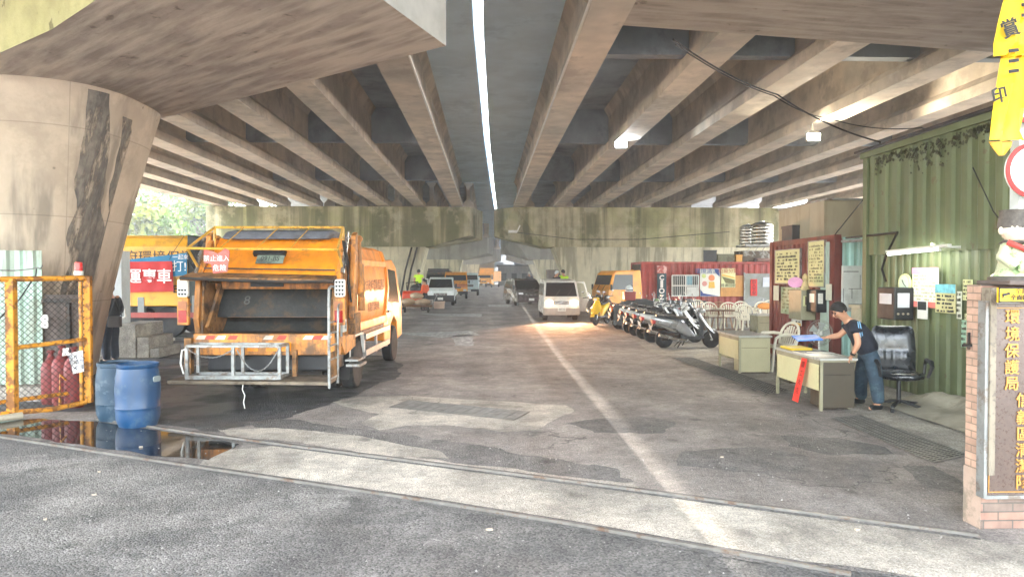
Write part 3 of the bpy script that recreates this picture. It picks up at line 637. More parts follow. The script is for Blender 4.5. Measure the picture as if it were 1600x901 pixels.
def person(label, J, top, legs, parent_loc, topm, legm, shoem, group=None, sleeve=.55, hands=True, sub=2, capm=None, extra=None):
    """J: dict of world joints (Vector)"""
    t = thing('person', label, 'person', parent_loc, 0, group)
    g = lambda a, b, f: J[a].lerp(J[b], f)
    P = []; E = []
    def v(p, r_): P.append((p, r_)); return len(P)-1
    def chain(ids): E.extend(zip(ids, ids[1:]))
    pel = v(J['pelvis'], (.085, .075)); bel = v(J['belly'], (.09, .08)); che = v(J['chest'], (.13, .1)); nb = v(J['neck'], .066); nh = v(J['jaw'], .066)
    chain([pel, bel, che, nb, nh])
    hd = J['head']-J['jaw']; up = hd.normalized(); fw = J['face']
    hc = v(J['head'], (.094, .1)); ht = v(J['head']+up*.07, .068); chain([nh, hc, ht])
    for s_ in 'LR':
        sh = v(J['sh'+s_], .062); ua = v(g('sh'+s_, 'el'+s_, .5), .05); el = v(J['el'+s_], .046); fa = v(g('el'+s_, 'wr'+s_, .35), .046); wr = v(J['wr'+s_], .03)
        hd_ = (J['ha'+s_]-J['wr'+s_]).normalized(); pa = v(J['wr'+s_]+hd_*.055, (.036, .02))
        chain([che, sh, ua, el, fa, wr, pa])
        hp = v(J['hi'+s_], .06); th = v(g('hi'+s_, 'kn'+s_, .4), .07); kn = v(J['kn'+s_], .055); ca = v(g('kn'+s_, 'an'+s_, .35), .055); an = v(J['an'+s_], .036); to = v(J['to'+s_], (.035, .025))
        chain([pel, hp, th, kn, ca, an, to])
        if hands:
            u_, w__, _ = basis(hd_); side = J.get('pn'+s_, u_)
            side = (side-hd_*side.dot(hd_)).normalized(); dn = hd_.cross(side)
            if dn.z > 0: dn = -dn
            base = J['wr'+s_]+hd_*.06
            for k, (ln, off) in enumerate(((.06, -.027), (.07, -.009), (.066, .009), (.052, .026))):
                a = v(base+side*off+hd_*.012, .0095); b = v(base+side*off*1.15+hd_*(.012+ln*.55)+dn*.006, .009); c = v(base+side*off*1.2+hd_*(.01+ln*.9)+dn*.03, .0075); chain([pa, a, b, c])
            a = v(J['wr'+s_]+hd_*.03-side*.032, .011); b = v(J['wr'+s_]+hd_*.06-side*.055+dn*.012, .0095); chain([wr, a, b])
    body = skinbody('body', P, E, skinm, t, sub)
    # face: nose, ears, eyes on the head
    hc_ = J['head']; rt = up.cross(fw).normalized(); mb = MB()
    mb.M = INFO[t.name].inverted()
    mb.tube([hc_+fw*.092+up*.02, hc_+fw*.116-up*.012, hc_+fw*.1-up*.022], [.008, .014, .01], 6)
    for s_ in (-1, 1): mb.ball(hc_+rt*s_*.095-up*.005, (.012, .022, .03), 8, 6)
    mb.tube([hc_+fw*.09-rt*.025-up*.05, hc_+fw*.098-up*.052, hc_+fw*.09+rt*.025-up*.05], .006, 5)
    mb.build('facial_features', skinm, body, smooth=True)
    mb = MB(); mb.M = INFO[t.name].inverted()
    for s_ in (-1, 1): mb.ball(hc_+fw*.09+rt*s_*.032+up*.015, .009, 8, 5); mb.tube([hc_+fw*.088+rt*s_*.015+up*.036, hc_+fw*.08+rt*s_*.052+up*.034], .005, 5)
    mb.build('eye', ink, body)
    # hair or helmet cap: part of a slightly larger ellipsoid
    mb = MB(); mb.M = INFO[t.name].inverted(); ring = []
    Mx = Matrix((rt, fw, up)).transposed()
    for j in range(7):
        th_ = R(8+j*15) ; rr = []
        for i in range(18):
            a = 2*math.pi*i/18; back = -math.sin(a); r_ = .112
            drop = th_*(1.04+(.26 if back > 0 else .5)*back)
            q = Vector((r_*.95*math.sin(drop)*math.cos(a), r_*1.06*math.sin(drop)*math.sin(a), r_*1.12*math.cos(drop)+.012)); rr.append(hc_+Mx @ q)
        ring.append(rr)
    mb.loft(ring); mb.build('hair' if not capm else 'helmet', capm or hairm, t, smooth=True)
    # top
    P = []; E = []
    pel = v(J['pelvis'].lerp(J['belly'], -.25), (.23, .19)); bel = v(J['belly'], (.225, .19)); che = v(J['chest'], (.225, .18)); nb = v(J['chest'].lerp(J['neck'], .8), .095); chain([pel, bel, che, nb])
    for s_ in 'LR':
        sh = v(J['sh'+s_], .1); a = v(g('sh'+s_, 'el'+s_, min(sleeve, 1)*.6), .098); b = v(g('sh'+s_, 'el'+s_, min(sleeve, 1)), .094); ids = [che, sh, a, b]
        if sleeve > 1: ids += [v(g('el'+s_, 'wr'+s_, .5), .056), v(g('el'+s_, 'wr'+s_, .93), .042)]
        chain(ids)
    shirt = skinbody('shirt', P, E, topm, t, sub, branch=2)
    P = []; E = []
    pel = v(J['pelvis'], (.155, .125)); wa = v(J['pelvis'].lerp(J['belly'], .8), (.15, .122)); chain([wa, pel])
    for s_ in 'LR':
        hp = v(J['hi'+s_], .13); th = v(g('hi'+s_, 'kn'+s_, .4), .122); kn = v(J['kn'+s_], .1); ca = v(g('kn'+s_, 'an'+s_, .4), .096); an = v(g('kn'+s_, 'an'+s_, 1.03), .08); chain([pel, hp, th, kn, ca, an])
    skinbody('trousers', P, E, legm, t, sub, branch=1)
    for s_ in 'LR':
        P = []; E = []; a = v(J['an'+s_]-(J['to'+s_]-J['an'+s_])*Vector((1, 1, 0))*.35+Vector((0, 0, -.045)), .046); b = v(J['an'+s_].lerp(J['to'+s_], .45)+Vector((0, 0, -.012)), (.05, .045)); c = v(J['to'+s_]+Vector((0, 0, .012)), (.045, .03)); chain([a, b, c])
        skinbody('shoe', P, E, shoem, t, 1, branch=1)
    return t
def standing(label, x, y, face, z=0.0, s=1.0, topm=None, legm=None, **k):
    """plain standing pose, face = heading angle (0 = +y)"""
    f = Vector((-math.sin(face), math.cos(face), 0)); r_ = Vector((math.cos(face), math.sin(face), 0)); o = Vector((x, y, z))
    def q(a, b, h): return o+r_*a*s+f*b*s+Vector((0, 0, h*s))
    J = dict(pelvis=q(0, 0, .95), belly=q(0, .02, 1.12), chest=q(0, 0, 1.34), neck=q(0, .01, 1.5), jaw=q(0, .03, 1.55), head=q(0, .04, 1.64), face=f)
    for n, e in (('L', -1), ('R', 1)):
        J['sh'+n] = q(e*.19, 0, 1.42); J['el'+n] = q(e*.25, -.02, 1.14); J['wr'+n] = q(e*.22, .14, .93); J['ha'+n] = q(e*.2, .2, .86)
        J['hi'+n] = q(e*.09, 0, .9); J['kn'+n] = q(e*.11, .03, .5); J['an'+n] = q(e*.12, 0, .09); J['to'+n] = q(e*.13, .16, .04)
    return person(label, J, None, None, (x, y, z), topm, legm, black, **k)
def cordline(name, label, pts, r_=.012, cat='cable', sag=0, m=wirem, group=None, n=12):
    P = []
    for a, b in zip(pts, pts[1:]):
        a = Vector(a); b = Vector(b)
        for i in range(n): f = i/n; p = a.lerp(b, f); p.z -= sag*4*f*(1-f); P.append(p)
    P.append(Vector(pts[-1])); mb = MB(); mb.tube(P, r_, 5); o = mb.build(name, m, None, smooth=True); tag(o, label, cat, group); return o
def corrug(x0, x1, z0, z1, pitch=.2, depth=.035, th=.004, prof=(.0, .35, .5, .85)):
    """2D zigzag points along x with box-profile corrugation -> list of (x, y)"""
    pts = []; x = x0; n = max(1, round((x1-x0)/pitch)); p = (x1-x0)/n
    for i in range(n):
        b = x0+i*p; pts += [(b+p*prof[0], 0), (b+p*prof[1], 0), (b+p*prof[2], depth), (b+p*prof[3], depth)]
    pts.append((x1, 0)); return pts
def corr_panel(mb, a, b, z0, z1, pitch=.2, depth=.035, flip=1, ztop2=None):
    """upright corrugated sheet between plan points a and b, thickness 6 mm; ztop2: top height at b"""
    a = Vector((a[0], a[1], 0)); b = Vector((b[0], b[1], 0)); d = (b-a); L_ = d.length; d.normalize(); n = Vector((-d.y, d.x, 0))*flip
    pts = corrug(0, L_, z0, z1, pitch, depth); vs = []
    for off in (0, .006):
        for (x, y) in pts:
            p = a+d*x+n*(y+off); zt_ = z1 if ztop2 is None else z1+(ztop2-z1)*x/L_
            vs += [(p.x, p.y, z0), (p.x, p.y, zt_)]
    k = len(pts); fs = []
    for i in range(k-1):
        fs += [(2*i, 2*i+2, 2*i+3, 2*i+1), (2*k+2*i, 2*k+2*i+1, 2*k+2*i+3, 2*k+2*i+2), (2*i+1, 2*i+3, 2*k+2*i+3, 2*k+2*i+1), (2*i, 2*k+2*i, 2*k+2*i+2, 2*i+2)]
    fs += [(0, 1, 2*k+1, 2*k), (2*k-2, 4*k-2, 4*k-1, 2*k-1)]
    mb.add(vs, fs)
# ================================================================ main garbage truck
org = mat('orange_truck_paint', rgb(238, 146, 30), .4, var=.12, vs=1.6, dirt=(rgb(176, 112, 46), .6), dscale=2.6, coat=.15, streak=(rgb(200, 120, 36), .5), sscale=(6, 6, .8), bump=.12, bs=3)
orgd = mat('grimy_orange_paint', rgb(206, 134, 56), .55, var=.25, vs=3, streak=(rgb(120, 84, 48), .7), sscale=(9, 9, 1.2), dirt=(rgb(84, 62, 42), .8), dscale=4.5, dlo=.48, dhi=.64, bump=.2, bs=20)
rust = mat('rusty_brown_steel', rgb(140, 98, 52), .7, var=.3, vs=5, dirt=(rgb(56, 44, 34), .9), dscale=4, dlo=.44, dhi=.6, bump=.3, bs=25)
hop = mat('dark_hopper_lining', rgb(44, 44, 42), .6, var=.4, vs=3, dirt=(rgb(92, 70, 44), .5), dscale=4, bump=.4, bs=12)  # near-black lining with brown patches
tarp = mat('grey_mesh_tarp', rgb(96, 100, 108), .9, var=.25, vs=6, bump=.5, bs=16)
T = thing('garbage_truck', 'orange rear-loading garbage truck with its hopper open towards the street', 'garbage truck', (-3.27, 12.2, 0), R(-2.5))
# body: rounded-side box with ribs
def body_ring(y, w_=1.06): return [(w_-.06, y, 1.02), (w_, y, 1.25), (w_+.035, y, 1.65), (w_, y, 2.1), (w_-.1, y, 2.4), (w_-.3, y, 2.47), (-w_+.3, y, 2.47), (-w_+.1, y, 2.4), (-w_, y, 2.1), (-w_-.035, y, 1.65), (-w_, y, 1.25), (-w_+.06, y, 1.02)]
mb = MB(); mb.loft([body_ring(-.42), body_ring(2.5)]); B = mb.build('body', org, T, smooth=True, flat_angle=25)
mb = MB(); mb.loft([body_ring(2.3, 1.1), body_ring(2.44, 1.1)]); mb.build('body_rib', org, T, smooth=True, flat_angle=25)
mb = MB(); mb.loft([body_ring(-.5, 1.1), body_ring(-.38, 1.1)]); mb.build('body_rib', org, T, smooth=True, flat_angle=25)
for s_ in (-1, 1):
    mb = MB(); mb.box(*sorted((s_*1.03, s_*1.1)), -.38, 2.3, 2.08, 2.2); mb.build('side_rail', org, T, bev=.015)
    mb = MB(); mb.box(*sorted((s_*.95, s_*1.08)), -.38, 2.5, .96, 1.12); mb.build('side_rail', org, T, bev=.015)
txtm = mat('brown_sign_paint', rgb(120, 64, 26), .6, var=.1)
RS = (R(90), 0, R(90))
text('臺北市政府環境保護局', .235, txtm, B, (1.105, 1.0, 1.72), RS, .002, sx=.9)
text('垃圾資源回收', .18, txtm, B, (1.085, 1.15, 1.33), RS, .002)
# chassis
mb = MB(); mb.box(-.45, -.3, -1.3, 4.2, .62, .82); mb.box(.3, .45, -1.3, 4.2, .62, .82); mb.box(-.3, .3, 1.0, 1.2, .55, .8); mb.box(-.9, .9, -.1, .1, .42, .58); mb.box(-.5, .5, 2.2, 3.1, .45, .95); mb.build('chassis', dksteel, T)
mb = MB(); mb.box(-1.0, 1.0, -1.2, 2.5, .86, 1.02); mb.build('subframe', dksteel, T)
for sx in (-1, 1):
    wheel(T, sx*.93, 0, .41, .23, sx, dual=True); wheel(T, sx*.9, 3.75, .4, .22, sx)
    mb = MB()     # side guard rails, aluminium
    for z in (.45, .75): mb.box(*sorted((sx*.99, sx*1.03)), .75, 3.1, z, z+.11)
    for y in (.8, 1.9, 3.0): mb.box(*sorted((sx*.94, sx*.99)), y-.03, y+.03, .4, .95)
    mb.build('side_guard', mat('aluminium', rgb(178, 176, 172), .42, .75, var=.1), T, bev=.008)
    mb = MB(); pts = [(sx*1.02, -.55, .5), (sx*1.02, -.5, .9), (sx*1.02, .42, .9), (sx*1.02, .52, .55)]
    for a, b in zip(pts, pts[1:]): mb.bar(a, b, .05, .03)
    mb.build('mudguard_bracket', white, T)
    mb = MB(); mb.box(*sorted((sx*.72, sx*1.04)), -.62, -.6, .22, .9); mb.build('mud_flap', rubber, T)
# cab
cp = [(2.62, .55), (2.62, 2.12), (2.75, 2.24), (3.9, 2.27), (4.3, 2.12), (4.72, 1.38), (4.8, 1.25), (4.82, .5), (4.2, .45), (4.12, .85), (3.75, 1.0), (3.38, .85), (3.3, .5)]
mb = MB(); n = len(cp)
def hwc(z): return 1.0-.07*max(0, z-1.3)
mb.add([(-hwc(z), y, z) for y, z in cp]+[(hwc(z), y, z) for y, z in cp], [tuple(range(n-1, -1, -1)), tuple(range(n, 2*n))]+[(i, (i+1) % n, (i+1) % n+n, i+n) for i in range(n)])
C_ = mb.build('cab', org, T, bev=.03)
for sx in (-1, 1):
    w4 = [(3.05, 1.35), (4.42, 1.28), (4.12, 2.02), (3.2, 2.06)]; mb = MB(); vs = [(sx*(hwc(z)-.02), y, z) for y, z in w4]+[(sx*(hwc(z)+.008), y, z) for y, z in w4]
    mb.add(vs, [(0, 1, 2, 3), (4, 5, 6, 7)]+[(i, (i+1) % 4, (i+1) % 4+4, i+4) for i in range(4)]); mb.build('side_window', glassd, C_)
    mb = MB(); mb.box(*sorted((sx*.99, sx*1.03)), 3.05, 3.22, 1.12, 1.17); mb.build('door_handle', black, C_)
mb = MB(); mb.add([(-.85, 4.36, 2.02), (.85, 4.36, 2.02), (.88, 4.7, 1.4), (-.88, 4.7, 1.4), (-.85, 4.38, 2.05), (.85, 4.38, 2.05), (.88, 4.74, 1.4), (-.88, 4.74, 1.4)], [(0, 1, 2, 3), (4, 5, 6, 7), (0, 1, 5, 4), (2, 3, 7, 6)]); mb.build('windscreen', glassd, C_)
mb = MB(); mb.prism(rrect(.3, .62, 1.98, 2.2, .05), 'z', 2.47, 2.66); mb.build('beacon', amber, T, bev=.02)
# tailgate / hopper ------------------------------------------------
side = [(-1.42, .95), (-1.5, 1.25), (-1.42, 1.86), (-.98, 2.46), (-.6, 2.52), (-.42, 2.5), (-.42, .75), (-1.1, .68)]
for sx in (-1, 1):
    mb = MB(); mb.prism([(y, z) for y, z in side], 'x', *sorted((sx*1.02, sx*1.1))); mb.build('tailgate_side', orgd, T, bev=.01)
mb = MB()   # upper hood, slanted, over the opening
mb.prism([(-.42, 2.52), (-.72, 2.52), (-1.3, 1.98), (-1.38, 1.9), (-1.2, 1.88), (-.42, 1.98)], 'x', -1.02, 1.02); mb.build('hopper_hood', org, T, bev=.02)
mb = MB(); mb.prism([(-.4, 2.5), (-1.0, 2.49), (-.8, 2.62), (-.5, 2.66), (.6, 2.63), (1.2, 2.48)], 'x', -.9, .8); mb.build('load_tarp', tarp, T, bev=.05)
mb = MB()   # wooden looking visor flap along the hood's lower lip
mb.hexa([(-1.22, -1.68, 1.84), (1.06, -1.68, 1.8), (1.04, -1.2, 1.86), (-1.22, -1.2, 1.9), (-1.22, -1.68, 1.9), (1.06, -1.68, 1.86), (1.04, -1.2, 1.95), (-1.22, -1.2, 1.99)])
mb.build('visor_flap', rust, T, bev=.015)
mb = MB(); mb.tube([(-1.2, -1.69, 1.88), (-.3, -1.72, 1.84), (.5, -1.72, 1.82), (1.06, -1.69, 1.83)], .022, 8); mb.build('visor_edge', dksteel, T, smooth=True)
# lining
mb = MB()
mb.add([(-1.0, -1.38, 1.02), (1.0, -1.38, 1.02), (1.0, -.9, .82), (-1.0, -.9, .82), (1.0, -.48, 1.25), (-1.0, -.48, 1.25), (1.0, -.46, 1.9), (-1.0, -.46, 1.9)], [(0, 1, 2, 3), (3, 2, 4, 5), (5, 4, 6, 7)])
mb.build('hopper_floor', hop, T)
mb = MB(); mb.hexa([(-.98, -.95, 1.25), (.98, -.95, 1.25), (.98, -.86, 1.3), (-.98, -.86, 1.3), (-.98, -.72, 1.72), (.98, -.72, 1.72), (.98, -.62, 1.75), (-.98, -.62, 1.75)])
pp_ = mb.build('packer_blade', hop, T, bev=.02)
mb = MB(); mb.box(-1.0, 1.0, -.98, -.62, 1.7, 1.88); mb.build('packer_beam', orgd, T, bev=.02)
mb = MB(); mb.box(-.42, .1, -1.0, -.94, 1.74, 1.85); mb.build('beam_slot', black, T)
text('8', .22, mat('faded_grey_mark', rgb(96, 96, 92), .8), pp_, (-.5, -.935, 1.52), (R(60), 0, 0), .002)
for sx in (-1, 1):
    mb = MB()
    mb.prism([(-1.44, 1.02), (-1.36, 1.84), (-.5, 1.9), (-.5, 1.1), (-1.0, .85)], 'x', *sorted((sx*.985, sx*1.015))); mb.build('hopper_cheek', rust, T)
    mb = MB(); mb.bar((sx*.94, -1.35, 1.1), (sx*.9, -.9, 1.8), .06, .12); mb.bar((sx*.9, -.9, 1.8), (sx*.93, -1.3, 1.84), .04, .05); mb.build('swing_arm', rust, T, bev=.01)
# rear beam with red/white chevrons
mb = MB(); mb.box(-1.1, 1.1, -1.5, -1.36, .72, 1.04); BM = mb.build('rear_beam', orgd, T, bev=.012)
for k, (x, c) in enumerate(((-1.0, 'w'), (-.86, 'r'), (-.7, 'w'), (-.52, 'r'), (.02, 'w'), (.22, 'r'), (.62, 'w'), (.76, 'r'), (.9, 'w'))):
    mb = MB(); mb.hexa([(x-.07, -1.503, .955), (x+.07, -1.503, .955), (x+.07, -1.499, .955), (x-.07, -1.499, .955), (x-.02, -1.503, 1.015), (x+.1, -1.503, 1.015), (x+.1, -1.499, 1.015), (x-.02, -1.499, 1.015)])
    mb.build('chevron', mat('reflective_red', rgb(196, 52, 36), .5, dirt=(rgb(120, 80, 60), .5)) if c == 'r' else mat('reflective_white', rgb(206, 200, 190), .5, dirt=(rgb(130, 110, 90), .6)), BM)
for x0, x1 in ((-.62, -.42), (.0, .38), (-.28, -.12)):
    mb = MB(); mb.box(x0, x1, -1.506, -1.5, .78, .92); mb.build('rusty_pad', org, BM)
mb = MB(); mb.box(-.98, .98, -1.3, -.7, .45, .72); mb.build('under_tank', black, T, bev=.03)
# rear step platform + posts
mb = MB(); mb.hexa([(-1.25, -2.0, .36), (1.08, -2.0, .34), (1.08, -1.42, .36), (-1.15, -1.42, .38), (-1.25, -2.0, .41), (1.08, -2.0, .39), (1.08, -1.42, .41), (-1.15, -1.42, .43)])
PLT = mb.build('rear_step', mat('worn_step_plate', rgb(120, 108, 92), .6, .3, var=.25, dirt=(rgb(70, 58, 46), .7), dscale=5), T, bev=.008)
mb = MB(); mb.box(-1.2, -1.1, -1.58, -1.48, .42, .98); mb.build('step_post', rust, T); mb = MB(); mb.box(.42, .48, -1.58, -1.5, .4, .8); mb.build('step_post', rust, T)
mb = MB(); mb.tube([(-.16, -1.98, .36), (-.17, -1.99, .28), (-.13, -2.0, .2), (-.15, -2.0, .1), (-.13, -2.0, .01)], .008, 6); mb.build('dangling_rope', white, T, smooth=True)
# basket rack on the step
gal = mat('pale_galvanised_angle', rgb(150, 152, 150), .5, .5, var=.2, vs=9, dirt=(rgb(110, 86, 64), .7), dscale=7)
x0, x1, y0, y1, z0, z1 = -.98, .36, -1.96, -1.6, .42, .9
mb = MB()
for z in (z0+.03, z1):
    for y in (y0, y1): mb.bar((x0, y, z), (x1, y, z), .04 if z > .6 else .06)
    for x in (x0, x1): mb.bar((x, y0, z), (x, y1, z), .04)
for x in (x0, -.31, x1):
    for y in (y0, y1): mb.bar((x, y, z0), (x, y, z1), .045)
RK = mb.build('bin_rack', gal, T, bev=.004)
def chain_(pa, pb, sag):
    mb = MB(); n = 26; P = []
    for i in range(n+1): f = i/n; p = Vector(pa).lerp(Vector(pb), f); p.z -= sag*4*f*(1-f)+.006*(i % 2); P.append(p)
    mb.tube(P, [.011 if i % 2 else .007 for i in range(n+1)], 5); mb.build('chain', steel, RK, smooth=True)
chain_((x0, y0-.02, .88), (-.31, y0-.02, .86), .13); chain_((-.25, y0-.02, .86), (x1, y0-.02, .88), .32)
mb = MB(); mb.tube([(x0-.05, y0, .5), (x0-.09, y0, .65), (x0-.07, y0, .84), (x0, y0, .86)], .013, 6); mb.build('hook', white, RK)
# ladder / side grab frame at the right end of the step
mb = MB()
for y in (-1.98, -1.5): mb.tube([(1.08, y, .3), (1.08, y, 1.5)], .022, 8)
mb.tube([(1.08, -1.98, 1.5), (1.06, -1.9, 1.72), (1.04, -1.7, 1.76), (1.04, -1.5, 1.74)], .02, 8)
for z in (.42, .7, .9, 1.08, 1.24): mb.tube([(1.08, -1.98, z), (1.08, -1.5, z)], .014, 6)
mb.tube([(1.14, -1.72, .9), (1.15, -1.74, 1.35), (1.14, -1.68, 1.47), (1.14, -1.6, 1.5), (1.14, -1.52, 1.44), (1.14, -1.5, 1.0)], .016, 8)
mb.build('grab_frame', gal, T, smooth=True)
mb = MB(); mb.box(1.06, 1.075, -1.95, -1.52, .36, .8); mb.box(1.06, 1.075, -1.6, -1.52, .8, 1.4); mb.build('grab_panel', rust, T)
mb = MB(); mb.box(1.12, 1.34, -1.15, -.7, .5, .54); mb.box(1.1, 1.3, -1.12, -.72, .58, .61); mb.build('side_step', gal, T)
# tail lamps + work lamp boxes
for sx, x in ((-1, -1.2), (1, 1.13)):
    mb = MB(); mb.box(x-.085, x+.085, -1.62, -1.55, 1.18, 1.58); L_ = mb.build('tail_lamp', orgd, T, bev=.01)
    mb = MB(); mb.box(x-.06, x+.06, -1.632, -1.6, 1.22, 1.4); mb.build('red_lens', redlens, L_)
    mb = MB(); mb.box(x-.06, x+.06, -1.632, -1.6, 1.42, 1.53); mb.build('amber_lens', mat('dirty_amber', rgb(150, 90, 50), .4), L_)
    mb = MB(); xx = x+sx*.01; mb.prism(rrect(xx-.075, xx+.075, 1.6, 1.86, .03), 'y', -1.6, -1.54); W_ = mb.build('work_lamp', white, T)
    mb = MB()
    for i in range(3):
        for j in range(4 if sx > 0 else 2): mb.cyl((xx-.045+.045*i, -1.615, 1.64+.06*j), (xx-.045+.045*i, -1.6, 1.64+.06*j), .016, n=8)
    mb.build('lamp_diode', ink, W_)  # these dark studs are the lamp's diodes
# plate
plate(T, .0-.02, -1.24, 2.17, .42, .17, '091-BS', (R(52), 0, 0), mat('dull_green_plate', rgb(120, 134, 122), .5, dirt=(rgb(50, 52, 48), .8)))
mb = MB(); mb.M = Matrix.Translation((-.02, -1.17, 2.27)) @ Matrix.Rotation(R(-40), 4, 'X'); mb.box(-.28, .22, -.04, .04, -.05, .05); mb.build('plate_lamp', black, T, bev=.01)
mb = MB(); mb.bar((-1.0, -1.33, 2.03), (1.0, -1.33, 2.0), .03, .02); mb.build('hood_seam', dksteel, T)
# yellow pipe frame on top
yel = mat('yellow_pipe_paint', rgb(206, 160, 60), .5, var=.15, dirt=(rgb(110, 80, 46), .7), dscale=6)
mb = MB()
for sx in (-1, 1):
    mb.tube([(sx*1.12, -1.62, 2.32), (sx*1.02, -.9, 2.68)], .02, 8); mb.tube([(sx*1.12, -1.62, 2.32), (sx*1.1, -1.2, 1.95)], .02, 8); mb.tube([(sx*1.02, -.9, 2.68), (sx*1.04, -.9, 1.9)], .024, 8)
mb.tube([(-1.02, -.9, 2.68), (1.02, -.9, 2.68)], .02, 8); mb.tube([(-1.12, -1.62, 2.32), (1.12, -1.62, 2.30)], .02, 8)
for x in (-.55, .0, .5): mb.tube([(x, -.9, 2.68), (x-.1, -1.62, 2.31)], .008, 6)
mb.build('roof_frame', yel, T, smooth=True)
# right side hydraulics
for sx in (1, -1):
    mb = MB(); mb.prism([(-.98, 1.25), (-.82, 2.55), (-.66, 2.62), (-.62, 1.9), (-.78, 1.2)], 'x', *sorted((sx*1.12, sx*1.2))); mb.build('tailgate_arm', orgd, T, bev=.012)
    mb = MB(); mb.cyl((sx*1.25, -.62, 1.35), (sx*1.2, -.5, 2.1), .06, n=12); mb.cyl((sx*1.2, -.5, 2.1), (sx*1.17, -.44, 2.5), .03, n=10); mb.ball((sx*1.17, -.44, 2.52), .06); mb.build('hydraulic_ram', orgd, T, smooth=True)
    mb = MB()
    for k in range(3): mb.tube([(sx*1.1, -1.15-.05*k, 2.45), (sx*1.19, -1.25-.06*k, 2.1), (sx*1.14, -1.1+.05*k, 1.8), (sx*1.17, -1.0, 1.5)], .014, 6)
    mb.build('hydraulic_hose', wirem, T, smooth=True)
    mb = MB(); mb.cyl((sx*1.12, -1.35, 1.95), (sx*1.12, -1.05, 2.5), .035, n=10); mb.cyl((sx*1.12, -1.05, 2.5), (sx*1.12, -.98, 2.6), .02, n=8); mb.build('lift_ram', chrome, T, smooth=True)
    mb = MB(); mb.box(*sorted((sx*1.1, sx*1.22)), -.95, -.55, .98, 1.32); mb.build('valve_box', rust, T, bev=.02)
mb = MB(); mb.box(1.1, 1.125, -1.28, -1.12, 1.05, 1.24); k_ = mb.build('notice_plate', white, T)
text('禁', .12, ink, k_, (1.128, -1.2, 1.145), RS, .001)
# tattered red notice tied to the frame
rb_ = mat('faded_red_notice', rgb(176, 84, 76), .8, var=.2, dirt=(rgb(150, 120, 110), .6))
nt_ = thing('notice_banner', 'tattered red cloth notice tied to the left of the garbage truck hood', 'banner', (-4.4, 10.6, 2.0))
mb = MB(); p = [PY(x, y, 10.42) for x, y in ((318, 390), (331, 392), (340, 396), (352, 388), (359, 392), (357, 410), (355, 425), (333, 427), (329, 412), (319, 411))]
n = len(p); mb.add([tuple(q) for q in p]+[(q.x, q.y+.01, q.z) for q in p], [tuple(range(n)), tuple(range(n, 2*n))]+[(i, (i+1) % n, (i+1) % n+n, i+n) for i in range(n)])
mb.build('cloth', rb_, nt_, world=True)
q = PY(338, 404, 10.41); text('禁止進入', .095, whitek, nt_, q, FRONT, .001, world=True); q = PY(343, 419, 10.41); text('危險', .1, whitek, nt_, q, FRONT, .001, world=True)
# ================================================================ banner truck behind
yb_ = mat('amber_yellow_truck_paint', rgb(226, 164, 28), .45, var=.08, vs=1, dirt=(rgb(150, 110, 40), .5), dscale=1.2)
D2 = 22.0
T2 = thing('garbage_truck', 'amber yellow garbage truck parked crosswise with a red banner on its side', 'garbage truck', (-12.5, 23.2, 0))
def X2(px): return PY(px, 430, D2).x
def Z2(py): return PY(250, py, D2).z
mb = MB(); x0, x1 = X2(120), X2(292)
mb.prism([(D2, Z2(450+28)), (D2, Z2(385)), (D2+.12, Z2(372)), (D2+.4, Z2(367)), (D2+2.0, Z2(367)), (D2+2.3, Z2(385)), (D2+2.3, Z2(478))], 'x', x0, x1); tb = mb.build('body', yb_, T2, world=True, bev=.02)
mb = MB(); dkg = mat('dark_green_black_tailgate', rgb(34, 44, 42), .6, var=.3, dirt=(rgb(70, 70, 60), .5))
xa, xb = X2(292), X2(340); mb.prism([(xa, Z2(470)), (xa, Z2(366)), (xa+.35, Z2(370)), (xb, Z2(400)), (xb+.1, Z2(470)), (xb-.3, Z2(500))], 'y', D2+.05, D2+2.25); mb.build('tailgate', dkg, T2, world=True, bev=.02)
mb = MB(); mb.box(x0, X2(335), D2+.3, D2+2.0, .55, Z2(475)); mb.build('chassis', black, T2, world=True)
for px, w_ in ((215, 0), (262, 0), (150, 0)):
    for yy, sd in ((D2+.25, -1), (D2+2.05, 1)):
        mb = MB(); r_ = .48; mb.lathe([(r_*.6, -.13), (r_*.95, -.13), (r_, -.08), (r_, .08), (r_*.95, .13), (r_*.6, .13), (.01, .05)], 24, (X2(px), yy, r_), 'y'); mb.build('wheel', tyrem, T2, world=True, smooth=True)
mb = MB(); mb.box(X2(205), X2(330), D2-.05, D2-.0, .62, .78); mb.build('side_guard', mat('red_white_rail', rgb(150, 60, 50), .6), T2, world=True)
mb = MB(); mb.box(X2(215), X2(225), D2-.02, D2+.2, .75, 1.25); mb.box(X2(300), X2(308), D2-.02, D2+.2, .6, 1.3); mb.build('tool_box', mat('grey_box', rgb(130, 134, 130), .6), T2, world=True)
text('市政府環境保護局', .42, ink, tb, (X2(238), D2-.012, Z2(403)), FRONT, .002, world=False).location = (12.5, -23.2, 0)
text('BY', .34, ink, tb, (X2(280), D2-.012, Z2(452)), FRONT, .002).location = (12.5, -23.2, 0)
def clothsheet(mb, px, D, wave=.03, nx=16, ny=6, kx=9):
    a, b, c, d = [PY(x, y, D) for x, y in px]  # tl tr br bl
    vs = []
    for k in (0, 1):
        for j in range(ny+1):
            for i in range(nx+1):
                p = a.lerp(b, i/nx).lerp(d.lerp(c, i/nx), j/ny); w_ = wave*(math.sin(i*kx/nx*2+j*.5)+.5*math.sin(i*3.1+j)); vs.append((p.x, p.y+w_+k*.006, p.z))
    n1 = nx+1; o = (ny+1)*n1; fs = []
    for k in (0, 1):
        for j in range(ny):
            for i in range(nx): b_ = k*o+j*n1+i; fs.append((b_, b_+1, b_+n1+1, b_+n1))
    mb.add(vs, fs)
